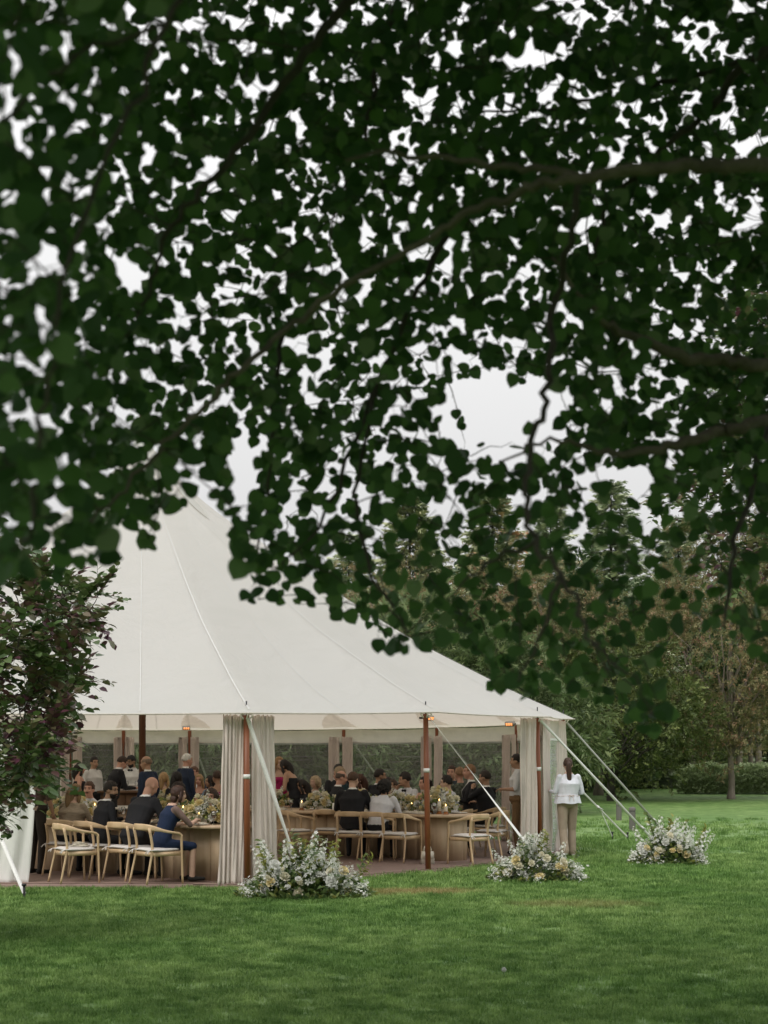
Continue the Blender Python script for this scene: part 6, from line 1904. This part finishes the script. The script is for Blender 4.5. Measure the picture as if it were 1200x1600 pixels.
# outline of the left shrub: right limit in photograph pixels against the row
RY = [560, 620, 680, 740, 800, 860, 900, 930, 960, 1000, 1040, 1075, 1105, 1150, 1200, 1240, 1275, 1310, 1345]
RX = [20, 55, 50, 30, 10, 20, 100, 172, 165, 120, 125, 155, 125, 110, 92, 52, 10, -12, -50]
g = np.random.default_rng(91)
tg = []
while len(tg) < 350:
    py = g.uniform(600, 1335); lim = np.interp(py, RY, RX) - 16
    if py < 890 and g.random() < 0.86: continue
    px = lim - abs(g.normal(0, 90)) if g.random() < 0.6 else g.uniform(-230, lim)
    if py > 1220 and px > lim - 6: continue
    if py > 1100 and px > 60 and g.random() < 0.45: continue
    Y = g.uniform(12.7, 14.6)
    tg.append(P(px, py, Y))
x0 = (-95 - 600) * 13.7 / F
cherry('cherry_shrub', (x0, 13.7, 0.0), np.array([x0 + 0.05, 13.7, 2.4]), tg, 92, 'purple and green leaved shrub at the left edge in front of the tent')
tg = []
while len(tg) < 230:
    py = g.uniform(380, 900)
    lim = np.interp(py, [380, 450, 560, 640, 720, 770, 820, 900], [1190, 1165, 1120, 1130, 1060, 1010, 1050, 1130])
    px = lim + abs(g.normal(0, 110)); Y = g.uniform(15.5, 17.5)
    if px < 1150 and g.random() < 0.5: continue
    tg.append(P(px, py, Y))
x0 = (1330 - 600) * 16.5 / F
cherry('cherry_shrub', (x0, 16.5, 0.0), np.array([x0, 16.5, 4.4]), tg, 93, 'green leaved cherry reaching in from the right edge above the lawn', trunk_r=0.09)

# ------------------------------------------------------------------ the big poplar whose boughs hang before the camera
M['leaf_poplar'] = leaf_mat('poplar_leaf', [(0.0, (0.042, 0.092, 0.034)), (0.5, (0.070, 0.142, 0.046)), (0.85, (0.105, 0.205, 0.058)), (1.0, (0.16, 0.23, 0.11))], big=0.15, bigscale=1.2, translucent=0.3, rough=0.5, spec=0.12)
M['leaf_poplar_one'] = leaf_mat('poplar_leaf_single', [(0.0, (0.042, 0.092, 0.034)), (0.5, (0.070, 0.142, 0.046)), (0.85, (0.105, 0.205, 0.058)), (1.0, (0.16, 0.23, 0.11))], translucent=0.3, rough=0.5, spec=0.12, use_obj=True)
M['bark_bough'] = mat('bough_bark', (0.062, 0.054, 0.040), rough=0.9, col2=(0.15, 0.13, 0.10), scale=11, bump=0.9, bscale=25)
pop = empty('poplar_tree', (3.4, 4.6, -0.02))
tag(pop, 'big dark leaved poplar with its boughs hanging across the upper view', 'tree')
PB = np.array([3.4, 4.6, -0.02])
def poplar_leaf(seed):
    g = np.random.default_rng(seed)
    # half outline of a broad heart-shaped leaf with a drawn-out tip; y from stalk to tip
    hx = np.array([0.0, 0.28, 0.47, 0.53, 0.47, 0.31, 0.10, 0.0]) * g.uniform(0.9, 1.1); hy = np.array([0.05, 0.0, 0.13, 0.34, 0.57, 0.76, 0.91, 1.0])
    V = []; n = len(hx)
    bend = g.uniform(-0.25, 0.25); fold = g.uniform(0.08, 0.3)
    for s in (-1, 1):
        for a, b in zip(hx, hy): V.append([s * a, b, fold * a + bend * b * b])
    for b in hy: V.append([0, b, bend * b * b])
    q = []
    for i in range(n - 1):
        q.append([i, 2 * n + i, 2 * n + i + 1, i + 1]); q.append([2 * n + i, n + i, n + i + 1, 2 * n + i + 1])
    b = len(V)
    V += [[-0.012, 0.06, 0], [0.012, 0.06, 0], [0.012, -0.5, -0.03], [-0.012, -0.5, -0.03]]
    q.append([b, b + 1, b + 2, b + 3])
    return np.array(V) + np.array([0, 0.5, 0]), [np.array(q)]        # stalk foot at the origin
PLV = [poplar_leaf(s) for s in range(4)]

# boughs, traced as (px, py, distance, radius in m)
BOUGHS = [
    [(1420, 250, 4.5, 0.0242), (1200, 257, 4.35, 0.0218), (1100, 262, 4.3, 0.0203), (960, 270, 4.25, 0.0179), (880, 280, 4.25, 0.0164), (820, 300, 4.3, 0.0140), (760, 322, 4.35, 0.0125), (690, 360, 4.4, 0.0109), (600, 410, 4.5, 0.0105), (520, 462, 4.7, 0.0117), (440, 522, 4.7, 0.0105), (380, 572, 4.6, 0.0098), (330, 622, 4.6, 0.0090), (280, 672, 4.6, 0.0078), (230, 722, 4.55, 0.0070), (170, 785, 4.5, 0.0055), (110, 850, 4.5, 0.0031)],
    [(900, 277, 4.25, .013), (820, 262, 4.3, .011), (740, 255, 4.4, .009), (640, 240, 4.5, .008), (540, 250, 4.3, .005)],
    [(1420, 590, 5.8, .030), (1200, 570, 5.6, .026), (1120, 562, 5.5, .024), (1060, 553, 5.4, .022), (1000, 530, 5.3, .018), (950, 505, 5.2, .014), (905, 465, 5.2, .009), (870, 400, 5.2, .006)],
    [(1420, 600, 5.5, .028), (1200, 655, 5.2, .022), (1130, 672, 5.1, .021), (1060, 695, 5.0, .019), (1000, 708, 5.0, .015), (930, 705, 4.9, .010), (860, 690, 4.8, .006), (780, 720, 4.7, .004)],
    [(905, 285, 4.25, .011), (885, 400, 4.3, .010), (868, 480, 4.4, .011), (860, 560, 4.2, .010), (848, 640, 4.1, .009), (830, 720, 3.9, .0085), (823, 780, 3.8, .008), (838, 845, 3.7, .0075), (872, 895, 3.6, .007), (902, 945, 3.5, .006), (925, 1005, 3.4, .005), (960, 1070, 3.4, .003)],
    [(760, -220, 5.6, .026), (650, -120, 5.5, .024), (540, 0, 5.4, .020), (500, 55, 5.3, .018), (460, 110, 5.2, .016), (370, 240, 5.1, .013), (310, 300, 5.0, .011), (260, 370, 5.0, .009), (240, 440, 5.0, .006), (200, 520, 4.9, .004)],
    [(680, -150, 6.2, .016), (620, 0, 6.0, .013), (596, 70, 6.0, .012), (585, 140, 5.9, .010), (560, 250, 5.8, .007), (520, 340, 5.8, .004)],
    [(1420, -80, 6.0, .03), (1200, 70, 5.9, .020), (1130, 150, 5.8, .016), (1090, 190, 5.8, .014), (1020, 250, 5.7, .011), (950, 320, 5.7, .009), (930, 400, 5.6, .006)],
    [(1200, 90, 6.2, .014), (1080, 120, 6.1, .011), (960, 150, 6.1, .009), (840, 170, 6.0, .006), (740, 180, 6.0, .004)],
    [(420, -260, 3.4, .010), (330, -100, 3.2, .008), (260, 40, 3.0, .0065), (190, 200, 2.9, .0055), (120, 380, 2.8, .0045), (80, 560, 2.7, .004), (60, 720, 2.7, .005), (50, 850, 2.7, .003)],
    [(260, 40, 3.0, .005), (120, 90, 2.9, .004), (0, 180, 2.8, .005), (-90, 260, 2.8, .003)],
    [(700, 355, 4.8, .011), (640, 480, 4.7, .009), (590, 600, 4.7, .008), (545, 720, 4.6, .007), (500, 820, 4.6, .005), (440, 880, 4.6, .003)],
    [(590, 600, 4.7, .007), (560, 740, 4.5, .006), (565, 850, 4.4, .006), (600, 930, 4.3, .005), (640, 985, 4.3, .003)],
    [(440, 522, 4.7, .008), (430, 640, 4.6, .006), (420, 760, 4.6, .005), (395, 880, 4.6, .003)],
    [(1200, 655, 5.2, .012), (1170, 780, 4.6, .009), (1140, 880, 4.2, .007), (1130, 980, 4.0, .004)],
    [(838, 845, 3.7, .006), (760, 880, 3.8, .005), (700, 930, 3.9, .003)],
    [(872, 895, 3.6, .006), (850, 980, 3.6, .005), (810, 1070, 3.6, .003)],
    [(925, 1005, 3.4, .004), (990, 1060, 3.3, .003), (1020, 1120, 3.3, .002)],
]
bp_all = []
g = np.random.default_rng(123)
trunk_pts = smooth_path([(0, 0, -0.1), (0.05, 0.02, 1.2), (-0.05, 0.05, 2.6), (0.0, 0.1, 4.2), (-0.12, 0.12, 6.0), (-0.1, 0.0, 8.5)], 5)
mb = MB(); mb.tube(trunk_pts, np.interp(trunk_pts[:, 2], [-0.1, 0.3, 4, 8.5], [0.24, 0.19, 0.13, 0.03]), 14); mb.build('trunk', M['bark'], pop)
for bi, bl in enumerate(BOUGHS):
    nk = {0: 0.80, 1: 0.88, 2: 0.84, 3: 0.86, 4: 0.9, 5: 0.78, 6: 0.86, 7: 0.86, 8: 0.9}.get(bi, 1.0)
    pts_ = [P(a, b, Y * (nk if a < 1250 else 1.0)) for a, b, Y, r in bl]; rad = [r * nk for *_, r in bl]
    if bl[0][0] > 1300 or bl[0][1] < -50:            # carry the bough back to the trunk or a high limb
        tz = np.clip(pts_[0][2] * 0.9, 2.2, 7.5)
        k = np.argmin(np.abs(trunk_pts[:, 2] - tz)); st = trunk_pts[k] + PB
        pts_ = [st, (st + pts_[0]) / 2 + np.array([0, 0, 0.12])] + pts_; rad = [rad[0] * 1.5, rad[0] * 1.2] + rad
    sp_ = smooth_path(pts_, 5); rr = np.interp(np.linspace(0, 1, len(sp_)), np.linspace(0, 1, len(rad)), rad)
    wob = g.normal(0, 0.006, sp_.shape); sp_ = sp_ + wob
    mb = MB(); mb.tube(sp_ - PB, rr, 9); mb.build('bough', M['bark_bough'] if bi in (0, 1, 2, 3) else M['bark'], pop)
    bp_all.append(sp_[5:] if len(sp_) > 12 else sp_)
BP = np.concatenate(bp_all)

# how closely the leaves stand, over the view
LX = [0, 60, 90, 120, 160, 200, 235, 260, 300, 330, 352, 372, 395, 430, 480, 510, 560, 600, 640, 680, 720, 760, 800, 840, 880, 920, 960, 1000, 1040, 1060, 1100, 1130, 1165, 1200, 1260]
LY = [930, 925, 905, 880, 880, 860, 850, 805, 780, 770, 800, 930, 940, 940, 950, 965, 965, 1030, 1025, 1005, 1000, 1080, 1095, 1100, 1080, 1095, 1100, 1145, 1145, 1080, 985, 1000, 1000, 1050, 1060]
HOLES = [  # px, py, rx, ry, density inside
    (785, 650, 92, 70, 0.2), (855, 650, 40, 55, 0.35), (690, 565, 45, 26, 0.38), (740, 585, 50, 26, 0.32), (965, 765, 52, 36, 0.22), (905, 745, 34, 30, 0.45), (380, 745, 20, 70, 0.14), (395, 690, 26, 40, 0.38), (340, 800, 16, 26, 0.35),
    (310, 835, 28, 34, 0.05), (510, 770, 60, 42, 0.42), (470, 800, 40, 40, 0.45), (680, 700, 50, 60, 0.55), (740, 730, 50, 30, 0.6), (8, 170, 18, 36, 0.2), (15, 345, 20, 26, 0.40), (205, 430, 26, 32, 0.3), (75, 195, 48, 30, 0.5), (330, 270, 34, 26, 0.35), (400, 130, 30, 24, 0.35), (240, 65, 30, 30, 0.45),
    (850, 85, 44, 26, 0.45), (1110, 70, 26, 24, 0.4), (1000, 180, 40, 22, 0.55), (960, 230, 28, 18, 0.45), (880, 150, 40, 30, 0.55), (1180, 225, 26, 24, 0.3), (1165, 340, 30, 44, 0.5), (1080, 60, 30, 30, 0.5), (930, 20, 40, 24, 0.5), (330, 510, 60, 50, 0.55), (480, 555, 40, 40, 0.4), (540, 460, 44, 40, 0.55),
    (300, 620, 40, 30, 0.6), (190, 650, 30, 24, 0.45), (380, 655, 24, 34, 0.5), (690, 400, 50, 50, 0.55), (640, 250, 30, 40, 0.5), (500, 30, 40, 24, 0.45), (390, 20, 60, 20, 0.5), (660, 160, 26, 30, 0.5), (30, 640, 40, 24, 0.35), (90, 800, 26, 40, 0.45), (80, 880, 30, 40, 0.35), (1180, 480, 26, 30, 0.5), (1030, 560, 24, 24, 0.6), (960, 590, 30, 30, 0.5), (560, 640, 40, 50, 0.6),
    (450, 900, 40, 30, 0.7), (640, 870, 70, 60, 0.62), (720, 960, 60, 40, 0.72), (590, 990, 26, 26, 0.5), (690, 1060, 60, 50, 0.05), (720, 1090, 40, 40, 0.03), (1080, 1040, 40, 60, 0.1), (1090, 830, 60, 60, 0.62), (1000, 900, 50, 60, 0.55), (1010, 1010, 40, 40, 0.6), (540, 905, 30, 24, 0.6), (1150, 900, 60, 60, 0.55), (1100, 940, 40, 40, 0.3)]
def density(px, py):
    fr_ = np.interp(px, LX, LY)
    n1 = math.sin(px * 0.031 + 2.4 * math.sin(py * 0.017 + 1)) * math.sin(py * 0.036 + 2.0 * math.sin(px * 0.014 + 2))
    n2_ = math.sin(px * 0.083 + 2.2 * math.sin(py * 0.051)) * math.sin(py * 0.091 + 1.7 * math.sin(px * 0.043))
    top = max(0.58, min(0.94, 0.775 + 0.17 * n1 + 0.13 * n2_))
    if 330 < px < 900 and 420 < py < 800: top *= 0.87
    if px > 520 and py > 770: top = 0.48 + 0.1 * n1
    if px > 650 and py > 1000: top = 0.45
    if px > 1040 and py > 800: top = 0.38
    if px < 520 and py > 640: top = 0.8
    d = top if py < fr_ - 45 else (0.55 if py < fr_ - 18 else (0.34 if py < fr_ else 0.0))
    for hx, hy, rx, ry, v in HOLES:
        q = ((px - hx) / rx) ** 2 + ((py - hy) / ry) ** 2
        if q < 1.0: d = min(d, v)
        elif q < 1.5: d = min(d, v + (top - v) * (q - 1.0) / 0.5)
    return d
# typical distance of the leaves over the view
def leaf_dist(px, py, g):
    w = 0.0
    if px < 330: w = (330 - px) / 330
    if py > 700 and px < 400: w = max(w, 0.3) * 1.0
    d = 5.0 - 2.1 * min(1, w * 1.15)
    if px > 620 and py > 760: d = min(d, 4.7)
    if px > 1000 and py < 700: d = max(d, 5.4)
    return d * g.uniform(0.86, 1.28)
S_ = 5.0                                                     # raster cell in photograph pixels
RW, RH = 260, 244
ox, oy = -50.0, -20.0
cov = np.zeros((RH, RW), bool)
zb = np.full((RH, RW), 1e9); idb = np.full((RH, RW), -1, int)
Lpos = []; Ldir = []; Lroll = []; Lsc = []; Lvar = []; Ltip = []
twigs = MB()
fails = 0
nt_ = 0
grownodes = []; BPn = BP
while nt_ < 6500 and fails < 4200:
    px = g.uniform(-60, 1260); py = g.uniform(-30, 1160)
    dn = density(px, py)
    if g.random() > dn + 0.02: fails += 0.2; continue
    cx_, cy_ = int((px - ox) / S_), int((py - oy) / S_)
    win = cov[max(0, cy_ - 4):cy_ + 5, max(0, cx_ - 4):cx_ + 5]
    if win.size == 0 or win.mean() > dn: fails += 1; continue
    Y = leaf_dist(px, py, g)
    tip = P(px, py, Y)
    if nt_ % 12 == 0: BPn = np.concatenate([BP] + grownodes) if grownodes else BP
    dd = np.linalg.norm(BPn - tip, axis=1) + 0.4 * np.maximum(0, tip[2] - BPn[:, 2]); k = np.argmin(dd)
    a = BPn[k]
    L = np.linalg.norm(tip - a)
    if L > 1.1: fails += 0.5; continue
    mx_ = (a + tip) / 2
    if density(600 + mx_[0] * F / mx_[1], HZ - (mx_[2] - CAMH) * F / mx_[1]) < 0.3 and g.random() < 0.6: continue
    pth = limb_path(a, tip, g, 0.10, 4)
    if any(density(600 + q_[0] * F / q_[1], HZ - (q_[2] - CAMH) * F / q_[1]) <= 0.01 for q_ in pth[:-1]): fails += 0.3; continue
    nl = int(g.integers(5, 10))
    grown = 0
    for q in range(nl):
        u = 1 - (q / nl) * min(1.0, 0.42 / max(L, 0.1))
        i0 = min(int(u * (len(pth) - 1)), len(pth) - 2); p0 = pth[i0] + (pth[i0 + 1] - pth[i0]) * (u * (len(pth) - 1) - i0)
        tw_d = pth[i0 + 1] - pth[i0]; tw_d /= np.linalg.norm(tw_d)
        d = tw_d * 0.4 + g.normal(0, 0.6, 3) + np.array([0, 0, -0.55]); d /= np.linalg.norm(d)
        s = 0.047 * g.uniform(0.6, 1.38)
        c = p0 + d * s * 0.95
        lx = 600 + c[0] * F / c[1]; ly = HZ - (c[2] - CAMH) * F / c[1]; rp = 0.46 * s * F / c[1]
        dloc = density(lx, ly)
        gx_, gy_ = int((lx - ox) / S_), int((ly - oy) / S_)
        w_ = cov[max(0, gy_ - 5):gy_ + 6, max(0, gx_ - 5):gx_ + 6]
        if dloc <= 0.01 or (w_.size and w_.mean() > dloc): continue
        if dloc < 0.3 and g.random() > dloc * 3: continue
        fx = g.uniform(0.45, 1.0)                            # how face-on the blade stands
        Lpos.append(p0); Ldir.append(d); Lroll.append(g.uniform(-math.pi, math.pi)); Lsc.append(s); Lvar.append(int(g.integers(0, 4)))
        grown += 1
        if not (-60 < gx_ < RW + 60 and -60 < gy_ < RH + 60): continue
        ya, yb_ = max(0, int(gy_ - rp / S_) - 1), min(RH, int(gy_ + rp / S_) + 2); xa, xb_ = max(0, int(gx_ - rp / S_) - 1), min(RW, int(gx_ + rp / S_) + 2)
        if ya >= yb_ or xa >= xb_: continue
        yy, xx = np.mgrid[ya:yb_, xa:xb_]
        #(0, int(gy_ - rp / S_) - 1):min(RH, int(gy_ + rp / S_) + 2), max(0, int(gx_ - rp / S_) - 1):min(RW, int(gx_ + rp / S_) + 2)]
        if yy.size:
            m_ = ((xx * S_ + ox - lx) ** 2 + (yy * S_ + oy - ly) ** 2) < (rp * 0.84) ** 2
            cov[yy[m_], xx[m_]] = True
            cl = c[1] < zb[yy[m_], xx[m_]]
            zb[yy[m_][cl], xx[m_][cl]] = c[1]; idb[yy[m_][cl], xx[m_][cl]] = len(Lpos) - 1
    if grown:
        nt_ += 1; grownodes.append(pth[2:])
        r0 = 0.0014 + 0.0012 * min(L, 1.0)
        twigs.tube(pth - PB, np.linspace(r0 * 1.5, r0 * 0.7, len(pth)), 5, cap=False)
    else: fails += 1
nL = len(Lpos)
print('POPLAR leaves', nL, 'twigs', nt_, 'coverage', cov[:180].mean())
Lpos = np.array(Lpos); Ldir = np.array(Ldir); Lroll = np.array(Lroll); Lsc = np.array(Lsc); Lvar = np.array(Lvar)
o = twigs.build('twigs', M['twig'], pop); o['kind'] = 'stuff'
area = np.bincount(idb[idb >= 0].ravel(), minlength=nL)
big = set(np.argsort(-area)[:300].tolist())
# turn blades to face the camera more often than not, as they hang broadside to the open side
rots = basis_from(Ldir, Lroll)
nrm = rots[:, :, 2]; face_ = np.abs(nrm[:, 1])
alt = basis_from(Ldir, Lroll + math.pi / 2)
sw_ = np.abs(alt[:, 1, 2]) > face_
rots = np.where(sw_[:, None, None], alt, rots)
rest = np.array([i for i in range(nL) if i not in big])
one = [mesh_arrays('leaf', v, f, M['leaf_poplar_one'], smooth=True) for v, f in PLV]
for i in big:
    ob = link('leaf', one[Lvar[i]], pop)
    m4 = Matrix(rots[i].tolist()).to_4x4()
    ob.matrix_local = Matrix.Translation((Lpos[i] - PB).tolist()) @ m4 @ Matrix.Scale(float(Lsc[i]), 4)
# remaining leaves of the view and the crown carried on unseen above and behind the camera
n2 = 100000  # unseen overhead leaves, added this densely to shade the near lawn
ex = np.stack([g.uniform(-7.5, 9.5, n2), g.uniform(-6.5, 10.5, n2), g.uniform(3.6, 10.5, n2)], -1)
ppx = 600 + ex[:, 0] * F / np.maximum(ex[:, 1], 0.2); ppy = HZ - (ex[:, 2] - CAMH) * F / np.maximum(ex[:, 1], 0.2)
out = (ex[:, 1] < 0.6) | (ppy < -60) | (((ppx < -140) | (ppx > 1340)) & (ex[:, 2] > 4.2))
rr_ = np.hypot(ex[:, 0] - 1.2, ex[:, 1] - 2.4)
ex = ex[out & (rr_ < 8.2 - 0.22 * np.abs(ex[:, 2] - 6.0)) & (np.sin(ex[:, 0] * 2.1) + np.sin(ex[:, 1] * 1.9 + 1) + np.sin(ex[:, 2] * 2.6) > -1.2)]
cv, cf = lens_leaf(0.95)
o = scatter('crown', cv, cf, rand_rots(len(ex), 0.55, g), g.uniform(0.11, 0.17, len(ex)), ex - PB, M['leaf_poplar'], parent=pop, smooth=True); o['kind'] = 'stuff'
print('crown leaves', len(ex))
ex = ex[:0]
for vi in range(4):
    idx_ = rest[Lvar[rest] == vi]; ee = ex[vi::4]
    rr2 = np.concatenate([rots[idx_], rand_rots(len(ee), 0.8, g)]); pp2 = np.concatenate([Lpos[idx_], ee]) - PB; ss2 = np.concatenate([Lsc[idx_], g.uniform(0.07, 0.12, len(ee))])
    o = scatter('foliage', PLV[vi][0], PLV[vi][1], rr2, ss2, pp2, M['leaf_poplar'], parent=pop, smooth=True); o['kind'] = 'stuff'
# limbs that carry the crown overhead
for k in range(9):
    a = trunk_pts[8 + k % 10]; b = np.array([g.uniform(-5.5, 3.5), g.uniform(-6.5, 1.0), g.uniform(4.0, 7.5)])
    w = P(0, 0, 1)
    pth = limb_path(a, b, g, 0.1, 5)
    wp = pth + PB; qx = 600 + wp[:, 0] * F / np.maximum(wp[:, 1], .1); qy = HZ - (wp[:, 2] - CAMH) * F / np.maximum(wp[:, 1], .1)
    if np.any((wp[:, 1] > 0.3) & (qy > -30) & (qx > -20) & (qx < 1230)): continue
    mb = MB(); mb.tube(pth, np.linspace(0.05, 0.008, len(pth)), 7); mb.build('bough', M['bark'], pop)
